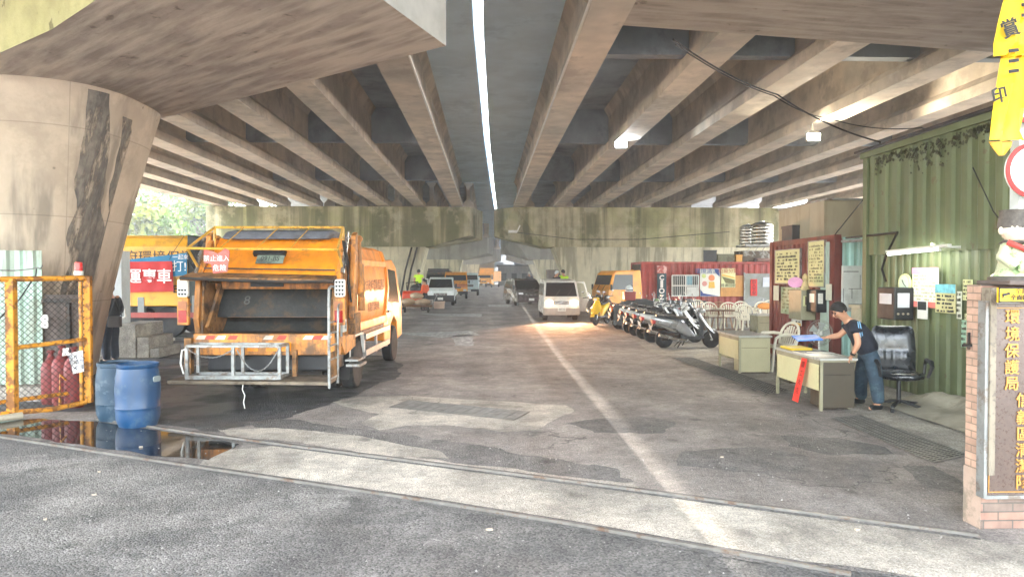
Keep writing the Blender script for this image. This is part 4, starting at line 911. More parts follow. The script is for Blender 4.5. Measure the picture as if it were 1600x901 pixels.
t = thing('blue_banner', 'blue cloth banner behind the red one on the amber truck', 'banner', (-11, D2-.05, 2.3))
mb = MB(); clothsheet(mb, ((187, 407), (292, 395), (292, 430), (187, 438)), D2-.05, .015); mb.build('cloth', mat('teal_blue_cloth', rgb(38, 118, 158), .75, var=.1), t, world=True, smooth=True)
q = PY(280, 417, D2-.09); text('打!', .36, whitek, t, q, FRONT, .002, world=True); q = PY(282, 402, D2-.09); text('一起來', .16, whitek, t, q, FRONT, .002, world=True)
t = thing('red_banner', 'red cloth banner with white characters hung on the amber truck', 'banner', (-11, D2-.12, 2))
mb = MB(); clothsheet(mb, ((180, 409), (269, 408), (271, 455), (180, 457)), D2-.12, .014); mb.build('cloth', mat('red_banner_cloth', rgb(186, 42, 42), .75, var=.08), t, world=True, smooth=True)
for ch, px in (('收', 184), ('運', 209), ('專', 233.5), ('車', 256.5)):
    q = PY(px, 433, D2-.17); text(ch, .47, whitek, t, q, FRONT, .004, world=True, bold=.006)
mb = MB(); mb.tube([PY(265, 405, D2-.1), PY(272, 392, D2-.08), PY(288, 368, D2-.02)], .008, 5); mb.build('tie_cord', wirem, t, world=True)
# ================================================================ left front: gate, sheet, barrels
mint = mat('mint_painted_sheet', rgb(176, 202, 188), .55, var=.12, vs=2, streak=(rgb(120, 110, 96), .5), sscale=(7, 7, .8), world=True, dirt=(rgb(140, 140, 124), .5))
a = PY(-60, 500, 10.9); b = PY(66, 500, 11.05)
t = thing('sheet_fence', 'mint green corrugated sheet standing behind the yellow mesh gate', 'fence', (a.x, a.y, 0))
mb = MB(); corr_panel(mb, (a.x, a.y), (b.x, b.y), .25, 2.3, .2, .045); mb.build('corrugated_sheet', mint, t, world=True)
mb = MB(); mb.box(a.x, b.x+.05, 10.92, 11.3, 0, .22); mb.build('kerb_block', C_SLAB, t, world=True)
b1 = PY(70, 520, 11.1); b2 = PY(150, 520, 11.15)
t = thing('board_screen', 'dark brown board screen leaning between the mint sheet and the column', 'screen', (b1.x, b1.y, 0))
mb = MB(); mb.box(b1.x, b2.x-.1, 11.1, 11.14, .12, 1.62); mb.build('board', mat('dark_weathered_board', rgb(88, 78, 72), .85, var=.25, vs=3, streak=(rgb(60, 54, 50), .6), sscale=(8, 8, .6)), t, world=True)
mb = MB(); mb.box(b1.x-.02, b2.x-.08, 11.05, 11.1, 1.5, 1.56); mb.box(b1.x+.35, b1.x+.41, 11.04, 11.1, 0, 1.5); mb.build('batten', dksteel, t, world=True)
p = PY(70, 502, 10.98); plate(t, p.x+.0, p.y, p.z, .1, .2, '', m=white).name = 'notice'
for o in sc.objects:
    if o.name.startswith('notice') and o.parent == t: o.matrix_local = INFO[t.name].inverted()
ey = mat('worn_yellow_gate_paint', rgb(214, 146, 34), .5, var=.15, vs=6, dirt=(rgb(104, 60, 30), .85), dscale=7, dlo=.48, dhi=.58, bump=.3, bs=30, world=True)
ga = PZ(20, 655); gb = PZ(139, 637)
ga = Vector((ga.x, ga.y, 0)); gb = Vector((gb.x, gb.y, 0)); gd = (gb-ga).normalized(); gc = ga-gd*1.35
t = thing('sliding_gate', 'rusty yellow tube gate with chain-link mesh, slid open on the left', 'gate', tuple(gb))
ztop = 1.88
mb = MB()
def zz(p, z): return Vector((p.x, p.y, z))
mb.tube([zz(gc, ztop-.02), zz(ga, ztop-.01), zz(gb, ztop+.0)], .038, 10); G0 = mb.build('top_rail', ey, t, world=True, smooth=True)
mb = MB(); mb.bar(zz(gb, .08), zz(gb, ztop+.03), .1, .08); mb.build('end_post', ey, t, world=True, bev=.01)
mb = MB(); mb.tube([zz(gb-gd*.1, .12), zz(gb-gd*.1, ztop-.05)], .025, 8); mb.build('inner_post', ey, t, world=True, smooth=True)
mb = MB(); mb.bar(zz(ga, .05), zz(ga, ztop), .11, .1); mb.build('middle_post', ey, t, world=True, bev=.01)
mb = MB(); mb.tube([zz(ga, .95), zz(gb, 1.0)], .032, 8); mb.build('mid_rail', ey, t, world=True, smooth=True)
mb = MB(); mb.tube([zz(gc, .1), zz(ga, .09), zz(ga.lerp(gb, .5), .06), zz(gb-gd*.05, .09), zz(gb, .2)], .035, 8); mb.build('bottom_rail', ey, t, world=True, smooth=True)
mb = MB(); pn = Vector((-gd.y, gd.x, 0)); bs = ga.lerp(gb, .72)+pn*.25
mb.tube([zz(bs, .05), zz(bs, .5), zz(bs+gd*.35-pn*.1, .08)], .022, 8); mb.tube([zz(gc+pn*.2, .22), zz(gb+pn*.2, .22)], .03, 8); mb.build('rear_brace', ey, t, world=True, smooth=True)
mb = MB(); mb.cyl(zz(gc-pn*.12, .06), zz(ga+gd*.06-pn*.12, .06), .045, n=12, cap=False); mb.build('guide_pipe', mat('grey_pipe', rgb(170, 160, 140), .6, dirt=(rgb(110, 90, 70), .6)), t, world=True, smooth=True)
# chain link: two families of diagonal wires
mb = MB(); Lg = (gb-gc).length; hgt = ztop-.12; st = .085
def wire(p0, p1): mb.cyl(p0, p1, .0035, n=4, cap=False)
k = -hgt
while k < Lg:
    for sg in (1, -1):
        x0, z0, x1, z1 = k, 0.0, k+hgt, hgt
        if x0 < 0: z0 = -x0; x0 = 0.0
        if x1 > Lg: z1 -= (x1-Lg); x1 = Lg
        if x1 > x0:
            if sg > 0: A_, B_ = (x0, z0), (x1, z1)
            else: A_, B_ = (x0, hgt-z0), (x1, hgt-z1)
            wire(zz(gc+gd*A_[0], .1+A_[1])+pn*.0, zz(gc+gd*B_[0], .1+B_[1])+pn*.0)
    k += st
mb.build('chain_link_mesh', dksteel, t, world=True)
p = zz(gb-gd*.12, ztop+.04)
t = thing('warning_beacon', 'small red warning beacon on a white base on the gate rail', 'beacon', tuple(p))
mb = MB(); mb.cyl(p, p+Vector((0, 0, .06)), .06, n=16); mb.build('base', white, t, world=True, smooth=True)
mb = MB(); mb.cyl(p+Vector((0, 0, .06)), p+Vector((0, 0, .19)), .055, .05, n=16); mb.build('lens', mat('red_beacon_lens', rgb(214, 40, 36), .25, var=.05), t, world=True, smooth=True, bev=.01)
cordline('gate_cable', 'thin grey cable slung across the mint sheet and gate top', [PY(-20, 420, 9.6), PY(60, 418, 9.9), PY(66, 414, 10)], .01, sag=.03, m=steel)
cordline('gate_cable', 'black cable hanging down behind the gate mesh', [PY(57, 420, 10), PY(56, 430, 9.9), PY(30, 468, 9.8), PY(0, 497, 9.6), PY(-30, 500, 9.5)], .01)
# red extinguisher-like bags behind the gate
rbag = mat('worn_red_cylinder', rgb(124, 36, 34), .6, var=.2, dirt=(rgb(80, 44, 40), .7))
for px, yy, lab, s_ in ((80, 10.75, 'red gas cylinder behind the gate, furthest from the end post', .9), (97, 10.65, 'red gas cylinder with a white paper tag behind the gate', 1.0), (116, 10.45, 'red gas cylinder under the handwritten paper behind the gate', 1.0)):
    b = PY(px, 600, yy); t = thing('gas_cylinder', lab, 'gas cylinder', (b.x, b.y, 0), 0)
    mb = MB(); r_ = .13; hh_ = .8*s_; mb.lathe([(.001, .0), (r_*.9, .0), (r_, .04), (r_, hh_*.74), (r_*.85, hh_*.84), (r_*.4, hh_*.93), (r_*.32, hh_)], 20); mb.build('body', rbag, t, smooth=True)
    mb = MB(); mb.lathe([(.03, hh_), (.03, hh_+.05), (.05, hh_+.05), (.05, hh_+.08), (.001, hh_+.08)], 12); mb.build('valve', rbag, t, smooth=True)
def paper(px4, D, txt, size, cols=1, label='', cat='notice', name='paper_notice', m=None, tm=None):
    q = [PY(x, y, D) for x, y in px4]; c = sum(q, Vector())/4; t = thing(name, label, cat, tuple(c))
    mb = MB(); mb.hexa([tuple(q[0]), tuple(q[1]), tuple(q[1]+Vector((0, .006, 0))), tuple(q[0]+Vector((0, .006, 0))), tuple(q[3]), tuple(q[2]), tuple(q[2]+Vector((0, .006, 0))), tuple(q[3]+Vector((0, .006, 0)))]); mb.build('sheet', m or white, t, world=True)
    if txt:
        o = text(txt, size, tm or ink, t, c-Vector((0, .006, 0)), (R(90), R(-5), 0), .001, world=True)
    return t
paper(((114, 584), (131, 580), (129, 547), (106, 552)), 10.25, '禁止入\n非請勿\n小心車', .075, label='white paper with black handwriting on the red cylinder', name='paper_notice', m=whitek, tm=mat('blue_black_ink', rgb(30, 36, 70), .7, var=0))
paper(((97, 556), (107, 555), (107, 543), (98, 544)), 10.4, '', .1, label='small crumpled white paper tag on the middle red cylinder', m=whitek)
# blue barrels
blue = mat('blue_plastic_drum', rgb(8, 62, 104), .42, var=.15, vs=3, dirt=(rgb(70, 92, 108), .7), dscale=4, dlo=.52, dhi=.66, streak=(rgb(40, 60, 84), .5), sscale=(6, 6, 1))
def barrel(px, py, r_, h_, lab, lidded, m):
    b = PZ(px, py); t = thing('plastic_barrel', lab, 'barrel', (b.x, b.y, 0))
    pr = [(.001, 0), (r_*.84, 0), (r_*.88, .03), (r_*.97, h_*.12), (r_, h_*.25), (r_*1.0, h_*.30), (r_*1.02, h_*.31), (r_*1.0, h_*.33), (r_*1.01, h_*.6), (r_*.97, h_*.8), (r_*.93, h_*.88)]
    if lidded: pr += [(r_*.9, h_*.93), (r_*.95, h_*.94), (r_*.95, h_), (r_*.88, h_), (r_*.86, h_*.97), (.001, h_*.965)]
    else: pr += [(r_*.9, h_*.93), (r_*.95, h_*.95), (r_*.95, h_), (r_*.9, h_), (r_*.87, h_*.6), (r_*.85, h_*.1), (.001, h_*.08)]
    mb = MB(); mb.lathe(pr, 40); mb.build('drum', m, t, smooth=True, flat_angle=50)
    for a in (-100, 80):
        mb = MB(); a = R(a); mb.M = Matrix.Rotation(a, 4, 'Z'); mb.prism(rrect(-.07, .07, h_*.71, h_*.8, .03), 'y', -.0, .012); mb.M = mb.M
        o = mb.build('grip', mat('grip_recess', rgb(140, 150, 150), .6), t); o.location = (math.sin(a)*-(r_*.985) if 0 else math.cos(a-math.pi/2)*-(r_*.99)*-1*-1, math.sin(a-math.pi/2)*-(r_*.99)*-1*-1, 0)
    return t
barrel(184, 655, .255, .77, 'darker blue barrel with a closed lid, partly behind the other barrel', True, mat('dull_blue_drum', rgb(20, 54, 76), .55, var=.15, dirt=(rgb(84, 100, 112), .7), dscale=4))
barrel(216, 664, .262, .8, 'bright blue open barrel standing at the edge of the puddle', False, blue)
# white kiosk panel, steps, person
t = thing('kiosk_wall', 'narrow white painted wall standing beside the near column', 'wall', (PY(185, 500, 17).x, 17, 0))
xa = PY(170, 450, 17).x; xb = PY(190, 450, 17).x; zt_ = PY(190, 395, 17).z
mb = MB(); mb.prism([(xa, 0), (xb, 0), (xb, zt_+.05), (xb-.12, zt_-.1), (xa, zt_-1)], 'y', 17, 17.4); mb.build('panel', mat('pale_bluish_white', rgb(206, 214, 216), .6, var=.08), t, world=True)
mb = MB(); z_ = PY(190, 488, 17).z; mb.tube([(xb, 16.95, z_+.12), (xb+.12, 16.9, z_+.08), (xb+.14, 16.9, z_-.08), (xb+.02, 16.95, z_-.15)], .022, 8); mb.build('handrail', white, t, world=True, smooth=True)
mb = MB(); t = thing('concrete_steps', 'grey concrete block stepping down beside the standing person', 'steps', (PZ(215, 556).x, 16.5, 0))
x_ = [PY(px, 500, 16.6).x for px in (172, 212, 232, 247)]
mb.box(x_[0], x_[1], 16.6, 18.0, 0, .78); mb.box(x_[1], x_[2], 16.62, 17.9, 0, .48); mb.box(x_[2], x_[3], 16.64, 17.8, 0, .22); mb.build('steps', C_SLAB, t, world=True, bev=.02)
dkc = mat('dark_work_clothes', rgb(34, 36, 42), .85, var=.15, vs=5, bump=.2, bs=20); denim = mat('blue_denim', rgb(44, 62, 76), .85, var=.2, vs=8, dirt=(rgb(70, 92, 100), .6), dscale=6, bump=.3, bs=40)
t = standing('person in dark clothes standing beside the near column, half hidden', -8.2, 15.6, R(75), topm=dkc, legm=mat('navy_trousers', rgb(34, 42, 58), .85, var=.1), sleeve=1.5)
t = thing('shoulder_bag', 'grey shoulder bag hanging at the hip of the half hidden person', 'bag', tuple(PY(179, 503, 15.3)))
c = PY(178, 503, 15.3); mb = MB(); mb.box(c.x-.12, c.x+.16, c.y-.06, c.y+.05, c.z-.11, c.z+.13); mb.build('bag', mat('grey_bag', rgb(92, 88, 86), .8), t, world=True, bev=.03)
mb = MB(); mb.tube([c+Vector((-.1, 0, .12)), c+Vector((0, .05, .5)), c+Vector((.12, .1, .12))], .012, 6); mb.build('strap', black, t, world=True)
mb = MB(); t = thing('white_plank', 'low white plank lying on the ground beside the amber truck', 'plank', (PZ(260, 524).x, 20.6, 0)); a = PZ(236, 525); b = PZ(300, 527); mb.box(a.x, b.x, 20.4, 20.9, .02, .1); mb.build('plank', white, t, world=True)
# ================================================================ containers and shed
redc = mat('red_container_paint', rgb(164, 70, 64), .6, var=.12, vs=1.5, streak=(rgb(120, 62, 54), .6), sscale=(4, 4, .3), dirt=(rgb(190, 110, 100), .4), dscale=1.2, world=True)
maroon = mat('maroon_container_paint', rgb(118, 56, 46), .6, var=.15, vs=2, streak=(rgb(80, 46, 38), .6), sscale=(4, 4, .3), world=True)
green = mat('olive_green_sheet', rgb(98, 108, 74), .6, var=.12, vs=1.2, streak=(rgb(86, 98, 62), .6), sscale=(3, 3, .25), dirt=(rgb(92, 74, 48), .6), dscale=4.5, dlo=.6, dhi=.67, world=True)
green2 = mat('pale_green_sheet', rgb(116, 126, 92), .55, var=.12, vs=1.2, streak=(rgb(104, 100, 70), .6), sscale=(4, 4, .4), world=True)
cream = mat('cream_enamel', rgb(208, 204, 158), .45, var=.06, vs=2, dirt=(rgb(160, 150, 116), .5), dscale=2)
creamd = mat('grey_cream_enamel', rgb(150, 146, 120), .5, var=.08, dirt=(rgb(120, 112, 90), .5))
dtop = mat('grey_laminate', rgb(176, 176, 168), .35, var=.06)
beige = mat('beige_steel_cabinet', rgb(168, 160, 136), .55, var=.1, vs=1, streak=(rgb(140, 128, 104), .5), sscale=(2, 2, .3), world=True)
ply = mat('orange_plywood', rgb(196, 140, 72), .6, var=.1, vs=4, streak=(rgb(170, 116, 56), .4))
wood = mat('brown_wood', rgb(110, 76, 48), .6, var=.2, vs=8)
cX0 = PY(1002, 410, 33).x; cX1 = cX0+6.6
t = thing('shipping_container', 'red shipping container with a barred window and posters across the yard', 'container', (cX0, 33, 0))
mb = MB(); corr_panel(mb, (cX0+.08, 33.05), (cX1, 33.05), .12, 2.45, .28, .045, 1); mb.build('front_wall', redc, t, world=True)
mb = MB(); mb.box(cX0+.05, cX1, 33.12, 35.4, .1, 2.47); mb.build('shell', mat('dark_container_end', rgb(70, 60, 52), .7, var=.2), t, world=True)
mb = MB()
mb.box(cX0, cX0+.14, 32.98, 33.12, 0, 2.56); mb.box(cX0+.14, cX1, 32.99, 33.1, 2.45, 2.56); mb.box(cX0+.14, cX1, 32.99, 33.1, 0, .13); mb.box(cX0, cX0+.1, 33.12, 35.45, 2.45, 2.56); mb.box(cX0, cX0+.14, 35.3, 35.45, 0, 2.45)
mb.build('frame', redc, t, world=True, bev=.01)
mb = MB(); corr_panel(mb, (cX0+.04, 35.3), (cX0+.04, 33.15), .12, 2.45, .28, .04, 1); mb.build('end_wall', mat('dark_container_end', rgb(70, 60, 52)), t, world=True)
a = PY(1050, 430, 32.93); b = PY(1091, 462, 32.93)
mb = MB(); mb.box(a.x, b.x, 32.93, 32.97, b.z, a.z); wn = mb.build('window', mat('dark_interior_glass', rgb(58, 62, 62), .2, var=.4, vs=3), t, world=True)
mb = MB(); mx = a.x+(b.x-a.x)*.52
for x in (a.x, b.x, mx): mb.box(x-.025, x+.025, 32.89, 32.93, b.z, a.z)
for z in (a.z, b.z, (a.z+b.z)/2): mb.box(a.x, b.x, 32.885, 32.925, z-.025, z+.025)
for i in range(1, 14): x = a.x+(b.x-a.x)*i/14; mb.box(x-.008, x+.008, 32.9, 32.92, b.z, a.z)
f = mb.build('window_bars', white, wn); f.data.transform(INFO[t.name].inverted())
mb = MB(); mb.box(mx+.03, b.x-.3, 32.91, 32.925, (a.z+b.z)/2+.03, a.z-.03); mb.build('curtain', mat('blue_curtain', rgb(90, 150, 170), .8), t, world=True)
mb = MB(); mb.box(mx+.06, b.x-.03, 32.9, 32.915, b.z+.03, (a.z+b.z)/2-.06); mb.build('window_paper', white, t, world=True)
def flatposter(parent, x0, y0, x1, y1, D, m, name, th=.02):
    a = PY(x0, y0, D); b = PY(x1, y1, D); mb = MB(); mb.box(a.x, b.x, D, D+th, b.z, a.z)
    o = mb.build(name, m, parent, world=True) if parent else mb.build(name, m); return a, b, o
def posterthing(name, label, cat, x0, y0, x1, y1, D, m, th=.02):
    a = PY(x0, y0, D); b = PY(x1, y1, D); c = (a+b)/2; t_ = thing(name, label, cat, (c.x, D, c.z))
    mb = MB(); mb.box(a.x, b.x, D, D+th, b.z, a.z); mb.build('board', m, t_, world=True); return t_, a, b
t_, a, b = posterthing('vertical_sign', 'narrow dark teal vertical sign with white letters on the red container', 'sign', 1027, 415, 1041, 482, 32.9, mat('teal_sign', rgb(40, 70, 80), .5))
mb = MB(); mb.box(a.x-.02, b.x+.02, 32.87, 32.9, PY(1027, 427, 32.9).z, a.z); mb.build('torn_poster', mat('torn_pink_white', rgb(214, 176, 170), .8, var=.2, dirt=(rgb(180, 80, 74), .9), dscale=5, dlo=.46, dhi=.52), t_, world=True)
for ch, py, s_ in (('C', 434, .32), ('I', 444, .34), ('O', 454.5, .34), ('Z', 464.5, .3), ('C', 475, .3)):
    q = PY(1034, py, 32.88); text(ch, s_, whitek, t_, q, FRONT, .004, world=True, bold=.012 if ch != 'I' else .05)
pw = mat('poster_white', rgb(226, 224, 214), .5, var=.05)
t_, a, b = posterthing('poster', 'large white and blue information poster with orange shapes beside the barred window', 'poster', 1094, 420, 1125, 463, 32.9, pw)
def blot(parent, D, shapes):
    for sh, c, nm in shapes:
        mb = MB()
        if sh[0] == 'c':
            _, x, y, r_ = sh; p = PY(x, y, D); rr_ = r_/FPX*D; mb.cyl((p.x, D, p.z), (p.x, D+.012, p.z), rr_, n=20)
        elif sh[0] == 'p':
            q = [PY(x, y, D) for x, y in sh[1]]; n = len(q); mb.add([tuple(v) for v in q]+[(v.x, v.y+.01, v.z) for v in q], [tuple(range(n)), tuple(range(n, 2*n))]+[(i, (i+1) % n, (i+1) % n+n, i+n) for i in range(n)])
        mb.build(nm, c, parent, world=True)
fl = lambda n, *c: mat(n, rgb(*c), .6, var=.04)
blot(t_, 32.885, [(('p', ((1116, 420.5), (1124.5, 420.5), (1124.5, 432), (1120, 428))), fl('poster_navy', 60, 76, 140), 'printed_corner'), (('p', ((1094.5, 452), (1099, 458), (1110, 460), (1124.5, 462.5), (1094.5, 462.5))), fl('poster_navy', 60, 76, 140), 'printed_wave'),
    (('c', 1112, 434, 5), fl('poster_orange', 226, 140, 96), 'printed_disc'), (('c', 1101, 443, 4), fl('poster_pink', 214, 150, 140), 'printed_disc'), (('c', 1100, 431, 3.4), fl('poster_lime', 196, 206, 130), 'printed_disc'), (('p', ((1108, 440), (1116, 440), (1117, 450), (1107, 450))), fl('poster_gold', 222, 180, 80), 'printed_block')])
q = PY(1104, 424, 32.87); text('環境清潔', .28, fl('poster_blue_ink', 60, 90, 150), t_, q, FRONT, .002, world=True)
t_, a, b = posterthing('plywood_board', 'orange plywood board fixed beside the grey door of the red container', 'board', 1126, 430, 1162, 463, 32.93, ply)
t_, a, b = posterthing('poster', 'small yellow green poster pinned over the orange plywood', 'poster', 1127, 419, 1149, 449, 32.89, fl('poster_yellowgreen', 216, 216, 160))
blot(t_, 32.88, [(('p', ((1128, 432), (1148, 437), (1148, 443), (1134, 442))), fl('poster_olive', 110, 104, 60), 'printed_band'), (('p', ((1128, 428), (1148, 433), (1148, 435), (1128, 431))), fl('poster_gold', 222, 180, 80), 'printed_band')])
q = PY(1138, 423.5, 32.87); text('垃圾分類', .24, fl('poster_red_ink', 180, 70, 60), t_, q, FRONT, .002, world=True); q = PY(1138, 446, 32.87); text('資源回收', .18, ink, t_, q, FRONT, .002, world=True)
t_, a, b = posterthing('steel_door', 'grey steel door with a red paper couplet on the container', 'door', 1164, 427, 1216, 500, 32.9, mat('grey_door_paint', rgb(126, 128, 118), .5, var=.08, seccol=rgb(140, 142, 140)), .06)
mb = MB(); mb.box(a.x-.05, a.x, 32.86, 32.95, 0, a.z+.05); mb.build('door_frame', steel, t_, world=True)
mb = MB(); p = PY(1164+28, 470, 32.85); mb.box(p.x-.02, p.x+.02, 32.84, 32.9, p.z-.1, p.z+.1); mb.build('handle', chrome, t_, world=True)
t_, a, b = posterthing('red_couplet', 'red paper couplet with black characters pasted on the grey door', 'couplet', 1173, 436, 1183, 462, 32.87, mat('red_paper', rgb(206, 44, 34), .7, var=.05))
for i, ch in enumerate('出入平安'): q = PY(1178, 440+6*i, 32.865); text(ch, .2, ink, t_, q, FRONT, .002, world=True)
t_, a, b = posterthing('paper_notice', 'pale bluish paper sheet pasted at the right of the red couplet', 'notice', 1192, 433, 1203, 448, 32.87, mat('bluish_paper', rgb(196, 200, 208), .7))
# things on container roofs
def simple_box(name, label, cat, x0, x1, y0, y1, z0, z1, m, bev=.01, det=True):
    t_ = thing(name, label, cat, ((x0+x1)/2, (y0+y1)/2, z0)); mb = MB(); mb.box(x0, x1, y0, y1, z0, z1); mb.build('body', m, t_, world=True, bev=bev)
    if det: mb = MB(); mb.box(x0-.01, x1+.01, y0-.012, y1+.01, z1-.05, z1+.01); mb.build('lid', m, t_, world=True)
    return t_
Dt = 33.4
def roofbox(name, label, cat, px0, px1, pyt, m, dd=.5, D=Dt, pyb=None, **k):
    a = PY(px0, pyt, D); b = PY(px1, pyt, D); zb = 2.565 if pyb is None else PY(px0, pyb, D).z
    return simple_box(name, label, cat, a.x, b.x, D, D+dd, zb, a.z, m, **k)
roofbox('board', 'dark grey leaning board on the roof of the red container', 'board', 1100, 1120, 391, mat('dark_grey_board', rgb(60, 62, 64), .6), .1)
roofbox('crate', 'small orange crate on the roof of the red container', 'crate', 1150, 1160, 398, fl('orange_crate', 214, 160, 76), .4)
roofbox('machine_box', 'rusty grey machine on the container roof between board and orange crate', 'machine', 1122, 1148, 397, mat('olive_grey_machine', rgb(116, 116, 92), .6, dirt=(rgb(80, 70, 50), .7)), .6)
t_ = roofbox('tank_stand', 'brown and white scaffold stand under the steel water tanks', 'stand', 1161, 1213, 392, mat('stand_brown', rgb(96, 84, 70), .7, dirt=(rgb(170, 170, 164), .8)), 1.2)
mb = MB(); a = PY(1165, 388, 33.3); b = PY(1213, 388, 33.3)
for i in range(9): mb.bar((a.x+(b.x-a.x)*i/9, 33.35, 3.1), (a.x+(b.x-a.x)*(i+1)/9, 33.35, 3.1+(.25 if i % 2 else -.2)), .03)
mb.bar((a.x, 33.35, 3.38), (b.x, 33.35, 3.38), .06); mb.bar((a.x, 34.6, 3.38), (b.x, 34.6, 3.38), .06); mb.box(a.x, b.x, 33.4, 34.6, 3.3, 3.36); mb.build('brace', steel, t_, world=True)
ssteel = mat('stainless_tank', rgb(190, 190, 184), .16, 1.0, var=.05, bump=.15, bs=3)
for px, rpx, lab, yy in ((1190, 17, 'larger stainless steel water tank above the red container', 34.0), (1168, 12.5, 'smaller stainless steel water tank, left of the larger tank', 34.3)):
    c = PY(px, 385, yy); r_ = rpx/FPX*yy; zt2 = PY(px, 346 if rpx > 15 else 350, yy).z; h_ = zt2-3.4; t_ = thing('water_tank', lab, 'water tank', (c.x, yy, 3.38))
    pr = [(.01, 0), (r_, 0)]
    for i in range(6): z = h_*.86*(i+.5)/6; pr += [(r_, z-h_*.05), (r_*1.03, z), (r_, z+h_*.05)]
    pr += [(r_, h_*.87), (r_*.6, h_*.97), (r_*.25, h_), (r_*.25, h_*1.03), (.01, h_*1.03)]
    mb = MB(); mb.lathe(pr, 36); mb.build('tank', ssteel, t_, smooth=True, flat_angle=25)
roofbox('stone_pile', 'grey pink bundle lying on the roof near the tank stand', 'bundle', 1182, 1204, 403, mat('pinkish_bundle', rgb(140, 112, 104), .9), .5, D=33.1, bev=.12, det=False)
# --- maroon container along the pavement
WX = 7.0
y0c = 14.0; y1c = 17.0
t = thing('shipping_container', 'maroon container office covered with notice boards beside the green shed', 'container', (WX+1.2, 17, 0))
mb = MB(); corr_panel(mb, (WX, y1c), (WX, y0c+.1), .1, 2.62, .24, .045, -1); mb.build('side_wall', maroon, t, world=True)
mb = MB(); mb.box(WX+.05, WX+2.4, y0c+.1, y1c, .05, 2.66); mb.build('shell', maroon, t, world=True)
mb = MB(); mb.box(WX-.03, WX+.12, y0c-.05, y0c+.1, 0, 2.74); mb.box(WX-.05, WX+.12, 17.0, 17.15, 0, 2.74); mb.box(WX-.02, WX+.1, y0c+.1, y1c, 2.62, 2.74); mb.box(WX-.02, WX+.08, y0c+.1, y1c, 0, .12); mb.build('frame', maroon, t, world=True, bev=.01)
mb = MB(); mb.box(WX-.08, WX-.05, y0c+.1, y0c+.42, .1, 2.6); mb.build('mint_strip', mat('mint_strip_paint', rgb(176, 196, 184), .6, var=.1), t, world=True)
# boards on the wall; helper for quads on plane X
def wallthing(name, label, cat, px4, X, m, th=.03, frame=None):
    q = [PX(x, y, X) for x, y in px4]  # tl tr br bl
    ya = max(q[0].y, q[3].y); yb = min(q[1].y, q[2].y); zt = (q[0].z+q[1].z)/2; zb = (q[2].z+q[3].z)/2
    t_ = thing(name, label, cat, (X, (ya+yb)/2, zb)); mb = MB(); mb.box(X-th, X, yb, ya, zb, zt); mb.build('board', m, t_, world=True, bev=.004)
    if frame:
        mb = MB(); w_ = .02
        mb.box(X-th-.008, X, yb-w_, yb, zb-w_, zt+w_); mb.box(X-th-.008, X, ya, ya+w_, zb-w_, zt+w_); mb.box(X-th-.008, X, yb, ya, zt, zt+w_); mb.box(X-th-.008, X, yb, ya, zb-w_, zb); mb.build('frame', frame, t_, world=True)
    return t_, (X-th-.002, ya, yb, zb, zt)
def scribble(t_, box, rows, m, seed=1, x0=.08, x1=.92, z0=.12, z1=.9, h=.4, cols=3):
    X, ya, yb, zb, zt = box; rr = random.Random(seed); mb = MB(); W_ = ya-yb; Hh = zt-zb
    for i in range(rows):
        z = zt-Hh*((1-z1)+(z1-z0)*i/max(1, rows-1)); hh = Hh*(z1-z0)/rows*h
        f = x0
        while f < x1-.03:
            wl = rr.uniform(.015, .035)*(1 if rr.random() > .2 else 3)
            if rr.random() < .75: mb.box(X-.002, X+.001, ya-W_*min(f+wl, x1), ya-W_*f, z-hh, z+hh*rr.uniform(.2, 1))
            f += wl+rr.uniform(.008, .02)+(.08 if rr.random() < .12 else 0)
    mb.build('lettering', m, t_, world=True)
lime = mat('pale_lime_board', rgb(202, 204, 150), .5, var=.05, world=True)
greyink = mat('grey_writing', rgb(84, 84, 70), .8, var=.1)
t_, bx = wallthing('notice_board', 'pale lime notice board with rows of writing, wide one on the maroon container', 'notice board', ((1214, 393), (1252, 388), (1252, 441), (1214, 443)), WX-.06, lime, .04, steel); scribble(t_, bx, 9, greyink, 3)
t_, bx = wallthing('notice_board', 'tall narrow lime notice board right of the wide one', 'notice board', ((1266, 379), (1291, 375), (1290, 447), (1266, 447)), WX-.06, lime, .04, steel); scribble(t_, bx, 12, mat('faint_writing', rgb(130, 132, 100), .8), 4)
t_, bx = wallthing('notice_board', 'faded greenish notice sheet under the wide lime board', 'notice board', ((1222, 450), (1252, 447), (1252, 491), (1222, 491)), WX-.05, mat('faded_sheet', rgb(172, 184, 150), .6, dirt=(rgb(150, 140, 110), .6)), .03); scribble(t_, bx, 7, mat('faint_writing', rgb(130, 132, 100)), 5)
t_, bx = wallthing('calendar', 'small white and yellow wall calendar below the grey cabinet', 'calendar', ((1238, 492), (1253, 491), (1253, 508), (1238, 508)), WX-.09, white, .02); scribble(t_, bx, 4, ink, 6)
mb = MB(); mb.box(bx[0]-.003, bx[0], bx[2], bx[1], bx[3], bx[3]+.06); mb.build('yellow_strip', fl('poster_gold', 222, 180, 80), t_, world=True)
a = PX(1252, 452, WX-.1); b = PX(1272, 500, WX-.1)
t_ = thing('time_clock', 'grey wall cabinet with a small screen under the pink fan', 'time clock', (WX-.2, a.y, 1)); mb = MB(); mb.box(WX-.38, WX-.06, b.y, a.y, b.z, a.z+.0); mb.build('cabinet', creamd, t_, world=True, bev=.015)
mb = MB(); fz = a.z-(a.z-b.z)*.35; mb.box(WX-.34, WX-.12, b.y-.01, b.y, b.z+.3, fz+.1); mb.build('panel', lime, t_, world=True)
mb = MB(); mb.box(WX-.3, WX-.18, b.y-.02, b.y-.01, b.z+.32, b.z+.5); mb.build('screen', mat('brown_screen', rgb(96, 74, 66), .3), t_, world=True)
a = PX(1271, 452, WX-.1); b = PX(1290, 488, WX-.1)
